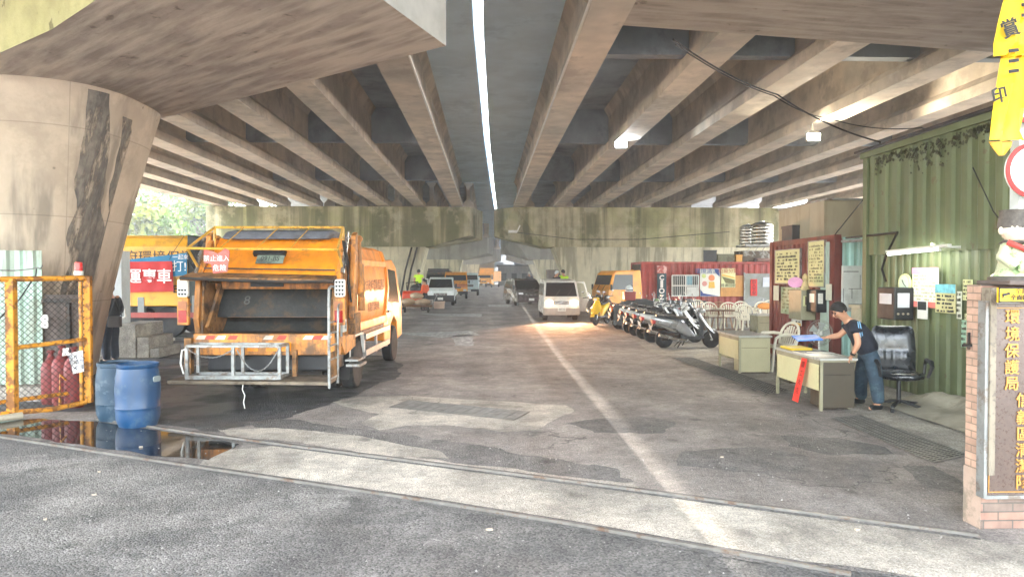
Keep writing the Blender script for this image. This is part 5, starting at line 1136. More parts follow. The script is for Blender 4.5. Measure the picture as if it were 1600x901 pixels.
t_ = thing('time_clock', 'black wall box with a white card, right of the grey cabinet', 'time clock', (WX-.2, a.y, 1)); mb = MB(); mb.box(WX-.3, WX-.06, b.y, a.y-.1, b.z, a.z); mb.build('cabinet', black, t_, world=True, bev=.015)
mb = MB(); mb.box(WX-.26, WX-.16, b.y-.008, b.y, b.z+.18, a.z-.07); mb.box(WX-.305, WX-.3, b.y+.08, a.y-.25, b.z+.2, a.z-.08); mb.build('card', white, t_, world=True)
c = PX(1243, 441, WX-.3); t_ = thing('hand_fan', 'pink oval hand fan hanging in front of the lime board', 'fan', tuple(c)); mb = MB(); mb.cyl((c.x, c.y, c.z), (c.x-.01, c.y-.012, c.z), .16, n=24); o = mb.build('leaf', mat('pink_plastic', rgb(222, 160, 200), .5), t_, world=True, smooth=True)
for v in o.data.vertices: v.co.z *= .72
mb = MB(); mb.cyl(c+Vector((0, -.02, -.1)), c+Vector((.02, -.02, -.26)), .012, n=6); mb.build('grip', white, t_, world=True)
c = PX(1258, 440, WX-.25); t_ = thing('figurine', 'pale doll figurine standing on the grey cabinet beside the pink fan', 'figurine', (c.x, c.y, c.z-.28)); mb = MB(); mb.lathe([(.001, 0), (.09, 0), (.1, .1), (.07, .2), (.04, .3), (.06, .34), (.055, .4), (.02, .45), (.001, .46)], 16); mb.build('body', mat('tan_figurine', rgb(196, 176, 130), .6, var=.3, vs=9), t_, smooth=True)
# paper slips hanging on the wall corners
for px4, X, lab in ((((1210, 446), (1217, 446), (1216, 469), (1209, 469)), WX-.12, 'white paper slip at the far corner of the maroon container'), (((1291, 444), (1300, 443), (1299, 469), (1291, 469)), WX-.12, 'pale slip on the mint strip next to the tall board')):
    wallthing('paper_slip', lab, 'paper slip', px4, X, mat('pale_slip', rgb(206, 208, 190), .7), .01)
# mint recess panel + whiteboard
t = thing('recess_wall', 'mint corrugated recess wall between the maroon container and green shed', 'wall', (7.6, 13.7, 0))
xa = PY(1318, 430, 13.7).x; mb = MB(); corr_panel(mb, (xa, 13.75), (8.6, 13.75), 0, 2.68, .18, .03, 1); mb.build('sheet', mat('aqua_sheet', rgb(168, 208, 204), .5, var=.1, streak=(rgb(120, 120, 104), .5), sscale=(6, 6, .5), world=True), t, world=True)
mb = MB(); mb.cyl(PY(1316, 377, 13.6), PY(1372, 374, 12.6), .03, n=8); mb.build('crossbar', steel, t, world=True)
t_, a, b = posterthing('whiteboard', 'dirty whiteboard with taped sheets and a blue character leaning in the recess', 'whiteboard', 1316, 415, 1366, 486, 13.5, mat('stained_whiteboard', rgb(206, 210, 208), .4, var=.06, dirt=(rgb(160, 164, 160), .5)), .03)
mb = MB(); W_ = b.x-a.x; Hh = a.z-b.z
for (x0, z0, x1, z1) in ((.04, .12, .5, .135), (.2, .5, .75, .51), (.04, .5, .05, .8), (.3, .5, .31, .72), (.2, .84, .7, .85), (.55, .2, .56, .5)): mb.box(a.x+W_*x0, a.x+W_*x1, 13.494, 13.5, a.z-Hh*z1, a.z-Hh*z0)
mb.build('line', ink, t_, world=True)
text('護', .2, fl('blue_marker', 60, 96, 170), t_, PY(1361, 425, 13.49), FRONT, .002, world=True)
mb = MB(); a2 = PY(1356, 432, 13.47); b2 = PY(1365, 462, 13.47); mb.box(a2.x, b2.x, 13.46, 13.49, b2.z, a2.z); mb.build('taped_sheet', mat('bluish_paper', rgb(196, 200, 208)), t_, world=True)
simple_box('water_drum', 'beige drum at the foot of the whiteboard', 'drum', 6.95, 7.35, 12.9, 13.3, 0, 1.35, mat('beige_drum', rgb(180, 172, 148), .6), bev=.08)
# cabinets on top of the maroon container
a = PY(1264, 322, 16.2); b = PY(1376, 322, 16.2); c = PY(1286, 320, 15.6)
t = thing('roof_cabin', 'pale beige boxed cabin on top of the maroon container', 'cabin', (b.x-.8, 16.5, 2.7))
mb = MB(); mb.box(PY(1288, 320, 15.2).x, 9.6, 15.2, 17.6, 2.745, PY(1288, 313, 15.2).z); mb.build('box', beige, t, world=True)
mb = MB(); mb.box(PY(1265, 320, 16.0).x, PY(1288, 320, 15.2).x-.003, 15.9, 17.6, 2.745, PY(1266, 325, 16).z); mb.build('box', beige, t, world=True)
mb = MB(); mb.box(PY(1263, 320, 16.0).x, 9.65, 15.1, 17.7, PY(1288, 313, 15.2).z, PY(1288, 313, 15.2).z+.04); mb.build('roof_sheet', steel, t, world=True)
a = PY(1238, 352, 16.4); b = PY(1262, 352, 16.4); simple_box('switch_box', 'dark grey box on the maroon container roof beside the cabin', 'box', a.x, b.x, 16.4, 17.0, 2.745, a.z, mat('slate_box', rgb(74, 72, 72), .6))
# --- green shed
t = thing('shed_wall', 'olive green corrugated shed with a strip lamp, behind the office chair', 'shed', (6.9, 9.5, 0))
mb = MB(); corr_panel(mb, (6.92, 12.45), (6.92, 5.6), .02, 2.5, .2, .035, -1); mb.build('lower_sheet', green2, t, world=True)
mb = MB(); corr_panel(mb, (6.84, 12.5), (6.84, 5.6), 2.28, 4.02, .34, .03, -1); mb.build('upper_sheet', green, t, world=True)
mb = MB(); corr_panel(mb, (6.86, 10.95), (6.86, 5.6), .02, 1.42, .26, .04, -1); mb.build('lower_patch_sheet', green, t, world=True)
mb = MB(); mb.box(6.8, 10.5, 12.46, 12.52, 0, 4.0); mb.box(6.79, 6.86, 12.42, 12.55, 0, 4.04); mb.box(6.76, 6.84, 5.6, 12.6, 4.02, 4.12); mb.build('corner_trim', green, t, world=True)
mb = MB(); mb.add([(6.7, 5.5, 4.13), (12, 5.5, 4.6), (12, 12.7, 4.6), (6.7, 12.7, 4.13), (6.7, 5.5, 4.17), (12, 5.5, 4.64), (12, 12.7, 4.64), (6.7, 12.7, 4.17)], [(0, 3, 2, 1), (4, 5, 6, 7), (0, 1, 5, 4), (1, 2, 6, 5), (2, 3, 7, 6), (3, 0, 4, 7)]); mb.build('roof', dksteel, t, world=True)
mb = MB(); mb.box(6.9, 7.0, 5.6, 12.45, .0, 2.3); mb.build('backing', green, t, world=True)
mossy = mat('dark_creeper_stain', rgb(66, 68, 46), .95, var=.3, vs=9)
rr = random.Random(5)
mb = MB()
for i in range(460):
    y = rr.uniform(7.6, 12.2); z = 3.98-abs(rr.gauss(0, .06+.14*(.5+.5*math.sin(y*3.1))))-.01; s_ = rr.uniform(.006, .034)
    n = 7; vs = [(6.798, y+s_*rr.uniform(.5, 1.3)*math.cos(k*6.28/n), z+s_*rr.uniform(.5, 1.4)*math.sin(k*6.28/n)) for k in range(n)]; mb.add(vs+[(6.806, v[1], v[2]) for v in vs], [tuple(range(n)), tuple(range(n, 2*n))]+[(k_, (k_+1) % n, (k_+1) % n+n, k_+n) for k_ in range(n)])
mb.build('creeper_stain', mossy, t, world=True)
# strip lamp
tl = mat('lit_tube', rgb(240, 248, 236), .3, var=0, emit=1.2)
a = PX(1388, 397, 6.5); b = PX(1466, 389, 6.5); t = thing('strip_lamp', 'lit white fluorescent strip lamp on the shed above the clock', 'lamp', tuple(b))
mb = MB(); mb.cyl(a, b, .02, n=10); mb.build('tube', tl, t, world=True, smooth=True)
mb = MB(); mb.bar(a+Vector((0, .03, .045)), b+Vector((0, -.25, .045)), .06, .035); mb.bar(b+Vector((0, -.03, .03)), b+Vector((.34, -.03, .03)), .03); mb.bar(a+Vector((0, .03, .03)), a+Vector((.34, .03, .03)), .03); mb.bar(b+Vector((0, -.03, .02)), b+Vector((0, -.03, -.03)), .03); mb.build('housing', white, t, world=True)
al = bpy.data.lights.new('strip_glow', 'AREA'); al.shape = 'RECTANGLE'; al.size = 1.2; al.size_y = .05; al.energy = .45; al.color = (.95, 1, .9); ao = link('strip_glow', al); ao.location = (a+b)/2+Vector((.03, 0, -.03)); ao.rotation_euler = (0, R(20), 0); ao.rotation_euler = (Vector((-.6, 0, 1)).to_track_quat('Z', 'Y')).to_euler(); al.size = .05; al.size_y = 1.2
# wall things on the shed
SX = 6.82
c = PX(1416, 443, SX-.03); t = thing('wall_clock', 'round cream wall clock on the green shed left of the pink poster', 'clock', tuple(c))
mb = MB(); mb.lathe([(.001, 0), (.155, 0), (.165, -.02), (.155, -.045), (.14, -.04), (.001, -.035)], 32, c, 'x'); mb.build('case', fl('clock_cream', 206, 208, 150), t, world=True, smooth=True)
mb = MB(); mb.lathe([(.001, -.036), (.135, -.042), (.001, -.043)], 32, c, 'x'); mb.build('dial', fl('clock_dial', 196, 214, 196), t, world=True)
mb = MB(); cc = c+Vector((-.048, 0, 0)); mb.bar(cc, cc+Vector((0, .04, .06)), .008); mb.bar(cc, cc+Vector((0, -.07, -.05)), .006); mb.build('hand', ink, t, world=True)
pink = fl('poster_pink_band', 226, 150, 180)
t_, bx = wallthing('poster', 'white roster poster with pink bands on the green shed', 'poster', ((1428, 418), (1467, 418), (1467, 480), (1426, 480)), SX-.01, mat('roster_white', rgb(224, 222, 206), .5), .012); scribble(t_, bx, 8, mat('faint_roster', rgb(176, 176, 150), .8), 8, z0=.2, z1=.8)
X, ya, yb, zb, zt = bx; mb = MB(); mb.box(X-.003, X, yb, ya, zt-.1, zt); mb.build('pink_band', pink, t_, world=True); mb = MB(); mb.box(X-.003, X, yb, ya, zb, zb+.09); mb.build('coral_band', fl('coral', 220, 120, 110), t_, world=True)
t_, bx = wallthing('calendar', 'wall calendar with a blue picture and printed dates, right of the roster poster', 'calendar', ((1463, 443), (1494, 445), (1494, 490), (1463, 488)), SX-.03, mat('calendar_cream', rgb(196, 190, 140), .6), .012); scribble(t_, bx, 5, ink, 9, z0=.08, z1=.6)
X, ya, yb, zb, zt = bx; mb = MB(); mb.box(X-.004, X, yb, ya, zt-.13, zt); mb.build('picture', mat('blue_photo', rgb(110, 176, 190), .5, var=.3, vs=12), t_, world=True)
t_, bx = wallthing('paper_notice', 'small black and white notice hanging under the roster poster', 'notice', ((1438, 470), (1450, 470), (1448, 498), (1434, 498)), SX-.06, white, .012)
X, ya, yb, zb, zt = bx; mb = MB(); mb.box(X-.004, X, yb+.02, ya-.02, zt-.14, zt-.01); mb.build('photo', ink, t_, world=True)
for px4, lab, m_ in ((((1506, 437), (1520, 436), (1520, 470), (1505, 468)), 'yellowish hanging slips near the gate pillar', lime), (((1496, 455), (1503, 455), (1503, 498), (1496, 498)), 'narrow pale slip beside the calendar', mat('pale_slip', rgb(206, 208, 190))), (((1508, 490), (1517, 490), (1517, 500), (1508, 500)), 'tiny cream card beside the gate pillar', lime), (((1503, 500), (1512, 500), (1512, 545), (1503, 540)), 'green and white leaflet low on the shed by the gate pillar', mat('mintish_leaflet', rgb(150, 186, 160), .6, var=.2, vs=20))):
    t_, bx = wallthing('paper_slip', lab, 'paper slip', px4, SX-.04, m_, .01); scribble(t_, bx, 5, greyink, 11)
a = PX(1373, 450, 6.55); b = PX(1404, 500, 6.55)
t_ = thing('time_clock', 'large black time clock box with a lit card on the green shed', 'time clock', (6.7, a.y, b.z)); mb = MB(); ye = PX(1388, 450, 6.5).y
mb.box(6.48, 6.8, 11.0, 11.5, b.z, a.z+.02); mb.build('cabinet', black, t_, world=True, bev=.02)
mb = MB(); mb.box(6.53, 6.72, 10.99, 11.0, b.z+.2, a.z-.07); mb.box(6.475, 6.48, 11.08, 11.42, b.z+.25, a.z-.08); mb.build('card', mat('card_grey', rgb(196, 200, 206), .4), t_, world=True)
mb = MB()
for i in range(3): mb.cyl((6.54+.08*i, 10.985, b.z+.1), (6.54+.08*i, 11.0, b.z+.1), .018, n=8)
mb.build('button', fl('btn', 150, 140, 120), t_, world=True)
mb = MB(); t_ = thing('lamp_bracket', 'black bent pipe bracket at the corner of the green shed', 'bracket', (6.7, 12.3, 2.7)); q = [PX(1322, 372, 6.9), PX(1402, 363, 6.7), PX(1385, 398, 6.75), PX(1378, 420, 6.8), PX(1384, 440, 6.8)]; mb.tube(q, .02, 6); mb.build('pipe', dksteel, t_, world=True)
# ================================================================ furniture
def desk(label, x0, x1, y0, y1, side_m, front_m, ped='near', loc=None, h=.75, legs=False):
    # the dark end pedestal closes the near end of the desk
    t_ = thing('office_desk', label, 'desk', ((x0+x1)/2, (y0+y1)/2, 0))
    mb = MB(); mb.box(x0-.02, x1+.03, y0-.03, y1+.03, h-.035, h); mb.build('desktop', dtop, t_, world=True, bev=.008)
    mb = MB(); mb.box(x0, x1, y0, y1, h-.1, h-.037); mb.build('apron', creamd, t_, world=True)
    for k, (ya, yb) in enumerate(((y0, y0+.4), (y1-.4, y1)) if not legs else ()):
        mb = MB(); mb.box(x0+.045, x1-.002, ya-(.004 if k == 0 else 0), yb, .04 if k == 0 else .22, h-.06); p_ = mb.build('pedestal', side_m, t_, world=True, bev=.006)
    mb = MB(); mb.box(x0+.05, x1-.06, y0-.01, y0, h-.24, h-.234); mb.build('seam', dksteel, t_, world=True)
    mb = MB(); mb.box(x0, x0+.02, y0+.0, y1, .28, h-.1); mb.build('modesty_panel', front_m, t_, world=True, bev=.004)
    for x, y in ((x0, y0-.006), (x0, y1-.038), (x1-.04, y1-.038), (x1-.04, y0+.1)):
        mb = MB(); mb.box(x, x+.04, y, y+.04, 0, h-.1); mb.build('leg', creamd, t_, world=True)
    return t_
p = PZ(1283, 645); brownp = mat('dark_brown_panel', rgb(70, 62, 48), .5, var=.1, vs=2, dirt=(rgb(70, 60, 48), .5))
dx0, dy0 = 4.70, 9.78; dx1, dy1 = 5.2, 11.3
dk = desk('cream and dark brown office desk at which the bending man stands', dx0, dx1, dy0, dy1, brownp, cream)
t = thing('red_ribbon', 'red paper strip with black characters stuck down the desk corner', 'banner', (dx0-.05, dy0+.15, 0))
mb = MB(); q = [PX(1262, 568, dx0-.03), PX(1278, 569, dx0-.03), PX(1271, 634, dx0-.16), PX(1252, 634, dx0-.16)]
q = [Vector((dx0-.04, 10.28, .7)), Vector((dx0-.04, 10.1, .7)), Vector((dx0-.16, 10.13, .06)), Vector((dx0-.16, 10.33, .06))]
mb.add([tuple(v) for v in q]+[(v.x+.004, v.y, v.z) for v in q], [(0, 1, 2, 3), (4, 5, 6, 7), (0, 1, 5, 4), (1, 2, 6, 5), (2, 3, 7, 6), (3, 0, 4, 7)]); mb.build('strip', mat('bright_red_paper', rgb(232, 52, 40), .6, var=.05), t, world=True)
for i, ch in enumerate('開工大吉'): f = .15+i*.2; text(ch, .1, mat('dark_red_ink', rgb(110, 24, 20), .7), t, (dx0-.045-.12*f, 10.19+.03*f, .7-.64*f), (R(80), 0, R(-90)), .001, world=True)
# items on desk
t = thing('yellow_tray', 'yellow tray lying on the far end of the occupied desk', 'tray', (4.9, 11.0, .76)); mb = MB(); mb.box(4.72, 5.05, 10.75, 11.2, .753, .79); mb.build('tray', fl('yellow_plastic', 226, 196, 60), t, world=True, bev=.012)
t = thing('papers', 'white papers and a pad spread on the occupied desk', 'papers', (4.95, 10.2, .76)); mb = MB(); mb.box(4.75, 5.05, 10.05, 10.3, .752, .757); mb.M = Matrix.Translation((5.0, 10.4, 0)) @ Matrix.Rotation(.3, 4, 'Z'); mb.box(-.15, .15, -.12, .12, .759, .764); mb.build('sheet', white, t, world=True)
t = thing('glass_pad', 'dark blue desk pad in the middle of the occupied desk', 'pad', (4.95, 10.6, .752)); mb = MB(); mb.box(4.74, 5.2, 10.42, 10.74, .751, .757); mb.build('pad', fl('navy_pad', 60, 80, 100), t, world=True)
t = thing('teacup', 'tiny dark cup on the occupied desk', 'cup', (5.1, 10.95, .757)); mb = MB(); mb.lathe([(.001, 0), (.03, 0), (.035, .08), (.03, .08), (.001, .02)], 14); mb.build('cup', black, t, smooth=True)
desk('cream desk standing alone between the scooters and the white armchair', 4.88, 5.5, 13.5, 14.7, mat('shaded_desk_cream', rgb(170, 164, 132), .5, var=.05), cream)  # end pedestals take a darker cream, their shade put into the colour
desk('grey cream desk behind the plastic chairs, furthest desk', 8.0, 9.4, 20.6, 21.2, creamd, creamd)
# low table rails with brown top
for k, (pa, pb, yy, lab) in enumerate(((1098, 1162, 23.2, 'long brown topped table between the white chairs'), (1165, 1212, 25.5, 'brown table behind the furthest desk'))):
    a = PY(pa, 489, yy); b = PY(pb, 489, yy); t_ = thing('long_table', lab, 'table', ((a.x+b.x)/2, yy, 0)); mb = MB(); mb.box(a.x, b.x, yy, yy+.6, .72, .75); mb.build('table_top', wood, t_, world=True)
    mb = MB(); mb.box(a.x, b.x, yy+.025, yy+.045, .5, .53); mb.box(a.x, b.x, yy+.025, yy+.045, .1, .13); mb.build('rail', wood, t_, world=True)
    for x in (a.x+.05, (a.x+b.x)/2, b.x-.08):
        for y_ in (yy+.02, yy+.55): MB().box(x, x+.03, y_, y_+.03, 0, .72).build('leg', wood, t_, world=True)
wch = mat('white_chair_plastic', rgb(224, 218, 200), .5, var=.05)
def plastic_chair(label, loc, rz, m=wch, s=1.0, group=None):   # faces local -y
    t_ = thing('plastic_chair', label, 'chair', loc, rz, group)
    mb = MB(); mb.prism(rrect(-.24*s, .24*s, -.24*s, .2*s, .06), 'z', .42*s, .445*s); mb.build('seat', m, t_, bev=.008)
    mb = MB()
    for i in range(-3, 4): x = i*.062*s; mb.bar((x, .2*s, .46*s), (x*1.1, .3*s, (.80-.09*(abs(i)/3)**2)*s), .036*s, .012)
    mb.build('back_slats', m, t_)
    mb = MB(); P = []
    for i in range(15): a_ = math.pi*i/14; P.append((-.27*s*math.cos(a_), (.24+.07*math.sin(a_))*s, (.6+.25*math.sin(a_)**.8)*s))
    P = [(-.25*s, .2*s, .44*s)]+P+[(.25*s, .2*s, .44*s)]; mb.tube(P, .024*s, 7); mb.tube([(-.24*s, .2*s, .46*s), (.24*s, .2*s, .46*s)], .02*s, 6); mb.build('back_frame', m, t_, smooth=True)
    for sx in (-1, 1):
        mb = MB(); mb.tube([(sx*.265*s, .24*s, .64*s), (sx*.29*s, .1*s, .655*s), (sx*.29*s, -.12*s, .65*s), (sx*.275*s, -.2*s, .6*s), (sx*.25*s, -.22*s, .44*s)], [.026*s, .03*s, .03*s, .026*s, .024*s], 7); mb.build('armrest', m, t_, smooth=True)
        for sy in (-1, 1): mb = MB(); mb.bar((sx*.2*s, sy*.19*s, .43*s), (sx*.26*s, sy*.27*s, 0), .045*s, .03*s); mb.build('leg', m, t_)
    return t_
c0 = PZ(1216, 578); plastic_chair('white plastic armchair beside the far end of the occupied desk', (c0.x, 14.1, 0), R(-80), s=1.12)
far = [('white plastic chair nearest the silver scooter', 1114, 24.6, 10), ('white plastic chair at the middle of the long brown table', 1141, 24.4, -8), ('white plastic chair behind the long table, taller looking one', 1163, 25.2, 4), ('white plastic chair in front of the furthest desk corner', 1168, 22.6, 0), ('white plastic chair with an orange cushion behind the furthest desk', 1196, 25.0, 0), ('white plastic chair pushed against the grey door side', 1209, 26.4, 6), ('white plastic chair furthest to the side of the red container sign', 1092, 27.0, 0)]
for i, (lab, px, yy, a_) in enumerate(far):
    c = PY(px, 500, yy)
    if i == 0: pc = plastic_chair(lab, (c.x, yy, 0), R(a_), s=1.12, group='white plastic chairs around the long table')
    else: dup(pc, (c.x, yy, 0), R(a_), lab)
c = PY(1128, 500, 25.4); plastic_chair('brown plastic chair between the white ones', (c.x, 25.4, 0), 0, mat('brown_chair', rgb(150, 116, 84), .5), 1.1)
t = thing('cushion', 'orange cushion over the back of a white plastic chair', 'cushion', PY(1196, 478, 24.9)); mb = MB(); mb.ball((0, 0, .0), (.3, .06, .12), 16, 8); mb.build('pad', fl('orange_pad', 226, 150, 70), t, smooth=True)
# standing fan
t = thing('pedestal_fan', 'grey pedestal fan standing between the occupied desk and the container', 'fan', (5.95, 12.5, 0)); c = PY(1281, 520, 12.5)
t.location = (c.x, 12.5, 0); INFO[t.name] = Matrix.Translation(t.location); hz = c.z
mb = MB(); mb.lathe([(.001, 0), (.2, 0), (.2, .02), (.05, .05), (.001, .05)], 24); mb.build('base', white, t, smooth=True)
mb = MB(); mb.cyl((0, 0, .04), (0, .04, hz-.08), .014); mb.build('pole', white, t, smooth=True)
mb = MB(); mb.cyl((0, .02, hz), (0, .16, hz), .07, .05, n=16); mb.build('motor', white, t, smooth=True, bev=.01)
mb = MB()
for k in range(5):
    a_ = k*2*math.pi/5; vs = [(math.cos(a_+d)*r_, -.01+.02*(d > 0), hz+math.sin(a_+d)*r_) for r_, d in ((.05, -.4), (.2, -.25), (.2, .45), (.05, .4))]; mb.add(vs+[(v[0], v[1]+.004, v[2]) for v in vs], [(0, 1, 2, 3), (7, 6, 5, 4), (0, 1, 5, 4), (1, 2, 6, 5), (2, 3, 7, 6), (3, 0, 4, 7)])
mb.build('blade', mat('grey_blade', rgb(150, 156, 152), .4), t)
mb = MB(); gm = mat('fan_wire', rgb(150, 150, 140), .4, .5)
for r_, y in ((.235, .0), (.2, -.045), (.15, -.06), (.1, -.068), (.05, -.07)): mb.tube([(r_*math.cos(a_*.2618), y, hz+r_*math.sin(a_*.2618)) for a_ in range(24)], .0035, 4, closed=True)
for k in range(36): a_ = k*math.pi/18; mb.tube([(math.cos(a_)*r_, y, hz+math.sin(a_)*r_) for r_, y in ((.04, -.07), (.15, -.06), (.2, -.045), (.235, 0), (.2, .05), (.08, .07))], .0018, 3)
mb.build('guard', gm, t)
# black office chair
lea = mat('black_leather', rgb(24, 28, 32), .28, var=.2, vs=4, coat=.3, bump=.15, bs=12)
cc = PZ(1404, 640); t = thing('office_chair', 'black leather executive chair with buttoned back beside the bending man', 'chair', (cc.x, cc.y, 0), R(-14))
mb = MB(); mb.ball((0, -.02, .5), (.3, .29, .075), 28, 10); o = mb.build('seat', lea, t, smooth=True)
for v in o.data.vertices:
    v.co.x = math.copysign(min(abs(v.co.x)*1.12, .29), v.co.x); v.co.y = max(min(v.co.y*1.1, .27), -.3)
def backsurf(u, v):  # u -1..1, v 0..1
    w_ = .3-.03*abs(v-.5); x = u*w_; y = .24+.1*v+.05*u*u*-1+.02; th = .06*(1-abs(u)**4)*(1-abs(2*v-1)**6); return x, y, .5+v*.68, th
mb = MB(); nx, nz = 18, 22; vs = []
for k in (0, 1):
    for j in range(nz+1):
        for i in range(nx+1):
            u = -1+2*i/nx; v = j/nz; x, y, z, th = backsurf(u, v); bump = 0
            if k == 0 and .2 < v < .48 and abs(u) < .75: bump = .022*abs(math.sin(u*9))*math.sin((v-.2)/.28*math.pi)
            if k == 0 and v > .5: bump += .012*math.sin((v-.5)/.5*math.pi)*(1-u*u)
            cx_ = 1 if not (v > .85) else math.sqrt(max(.0, 1-((v-.85)/.16)**2))*.25+.75
            vs.append((x*cx_, y+(-th-bump if k == 0 else th*.7), z))
n1 = nx+1; o_ = (nz+1)*n1; fs = []
for k in (0, 1):
    for j in range(nz):
        for i in range(nx): b_ = k*o_+j*n1+i; fs.append((b_, b_+1, b_+n1+1, b_+n1))
bd = [i for i in range(nx)]+[]
for i in range(nx): fs += [(i, i+1, o_+i+1, o_+i), (nz*n1+i, nz*n1+i+1, o_+nz*n1+i+1, o_+nz*n1+i)]
for j in range(nz): fs += [(j*n1, (j+1)*n1, o_+(j+1)*n1, o_+j*n1), (j*n1+nx, (j+1)*n1+nx, o_+(j+1)*n1+nx, o_+j*n1+nx)]
mb.add(vs, fs); mb.build('backrest', lea, t, smooth=True, flat_angle=60)
for sx in (-1, 1):
    mb = MB(); mb.tube([(sx*.27, .12, .46), (sx*.36, .1, .52), (sx*.37, .1, .66), (sx*.36, .02, .72), (sx*.35, -.2, .71), (sx*.34, -.27, .66), (sx*.3, -.22, .5)], [.02, .02, .022, .03, .034, .026, .02], 8); mb.build('armrest', black, t, smooth=True)
mb = MB(); mb.cyl((0, 0, .1), (0, 0, .44), .03); mb.build('gas_column', black, t, smooth=True)
mb = MB()
for k in range(5):
    a_ = k*2*math.pi/5+.4; mb.bar((0, 0, .14), (math.cos(a_)*.31, math.sin(a_)*.31, .085), .045, .03); mb.cyl((math.cos(a_)*.31-.02, math.sin(a_)*.31, .03), (math.cos(a_)*.31+.02, math.sin(a_)*.31, .03), .03, n=12)
mb.build('star_base', black, t, smooth=False)
# tarp mound by the wall
t = thing('tarpaulin_heap', 'grey dusty tarpaulin heap lying against the foot of the green shed', 'tarpaulin', (6.4, 9.7, 0)); mb = MB(); nx = 26; ny = 16; vs = []; fs = []
for j in range(ny+1):
    for i in range(nx+1):
        x = -.65+1.2*j/ny; y = -1.7+2.7*i/nx; e = max(0, 1-abs(2*i/nx-1)**3)*max(0, min(1, (x+.75)*1.3)); z = .24*e*(.7+.6*mnoise.noise(Vector((x*2.4, y*2.0, 3))))+.03*mnoise.noise(Vector((x*9, y*7, 1)))*e; vs.append((x, y+.35*x, max(z, 0)+.008))
for j in range(ny):
    for i in range(nx): b_ = j*(nx+1)+i; fs.append((b_, b_+1, b_+nx+2, b_+nx+1))
mb.add(vs, fs); mb.build('sheet', mat('dusty_tarp', rgb(150, 144, 128), .9, var=.2, dirt=(rgb(110, 104, 90), .6)), t, smooth=True)
# ================================================================ the bending man
J = {}
def PJ(n, x, y, Y): J[n] = PY(x, y, Y)
PJ('pelvis', 1358, 551, 9.95); PJ('belly', 1348, 531, 9.94); PJ('chest', 1335, 511, 9.93); PJ('neck', 1322, 498, 9.92); PJ('jaw', 1317, 494, 9.9); PJ('head', 1311, 485, 9.88)
J['face'] = Vector((-.95, -.12, -.28)).normalized()
up_ = (J['head']-J['jaw']).normalized(); J['face'] = (J['face']-up_*J['face'].dot(up_)).normalized()
PJ('shL', 1336, 508, 9.74); PJ('elL', 1341, 537, 9.62); PJ('wrL', 1332, 554, 9.72); PJ('haL', 1325, 562, 9.78)
PJ('shR', 1329, 509, 10.12); PJ('elR', 1311, 524, 10.2); PJ('wrR', 1291, 527, 10.3); PJ('haR', 1282, 528, 10.32)
PJ('hiL', 1361, 556, 9.84); PJ('knL', 1369, 597, 9.78); PJ('anL', 1373, 637, 9.75); PJ('toL', 1358, 644, 9.7)
PJ('hiR', 1354, 556, 10.06); PJ('knR', 1344, 598, 10.12); PJ('anR', 1346, 634, 10.25); PJ('toR', 1331, 640, 10.2)
for s_ in 'LR': J['an'+s_].z = .1; J['to'+s_].z = .045
J['pnL'] = Vector((0, 1, 0)); J['pnR'] = Vector((0, 1, 0))
navy = mat('navy_polo_shirt', rgb(30, 34, 46), .85, var=.2, vs=6, bump=1, bs=9)
mn = person('man in a navy polo shirt bending over the desk, holding out a blue folder', J, None, None, (J['pelvis'].x, 9.95, 0), navy, denim, black, sleeve=.5)
mb = MB(); mb.M = INFO[mn.name].inverted()
for o1, o2 in ((Vector((.0, -.075, .055)), Vector((.03, -.1, -.16))), (Vector((.03, -.06, .06)), Vector((.06, -.09, -.14)))): mb.tube([J['shL']+o1, J['shL'].lerp(J['elL'], .2)+Vector((o1.x, -.08, .03)), J['shL']+o2], .008, 5)
mb.build('sleeve_stripe', mat('pale_blue_stripe', rgb(120, 170, 206), .7), mn, smooth=True)
mb = MB(); mb.M = INFO[mn.name].inverted(); d = (J['wrL']-J['elL']).normalized(); mb.cyl(J['wrL']-d*.035, J['wrL']-d*.005, .036, n=14); mb.build('wristwatch', black, mn, smooth=True)
mb = MB(); mb.M = INFO[mn.name].inverted(); up = (J['belly']-J['pelvis']).normalized(); cB = J['pelvis'].lerp(J['belly'], .32); u_, w_, d_ = basis(up); mb.lathe([(.001, 0)], 3) if 0 else None
mb.build('belt', black, mn) if mb.v else None
f = thing('blue_folder', 'blue flat folder held out over the desk by the bending man', 'folder', tuple(J['haR'])); mb = MB(); c = J['haR']; mb.hexa([(c.x-.4, c.y-.12, c.z-.035), (c.x-.02, c.y-.12, c.z-.02), (c.x-.0, c.y+.14, c.z+.03), (c.x-.38, c.y+.14, c.z+.015), (c.x-.4, c.y-.12, c.z-.02), (c.x-.02, c.y-.12, c.z-.005), (c.x, c.y+.14, c.z+.045), (c.x-.38, c.y+.14, c.z+.03)]); mb.build('folder', fl('bright_blue_plastic', 40, 120, 210), f, world=True)
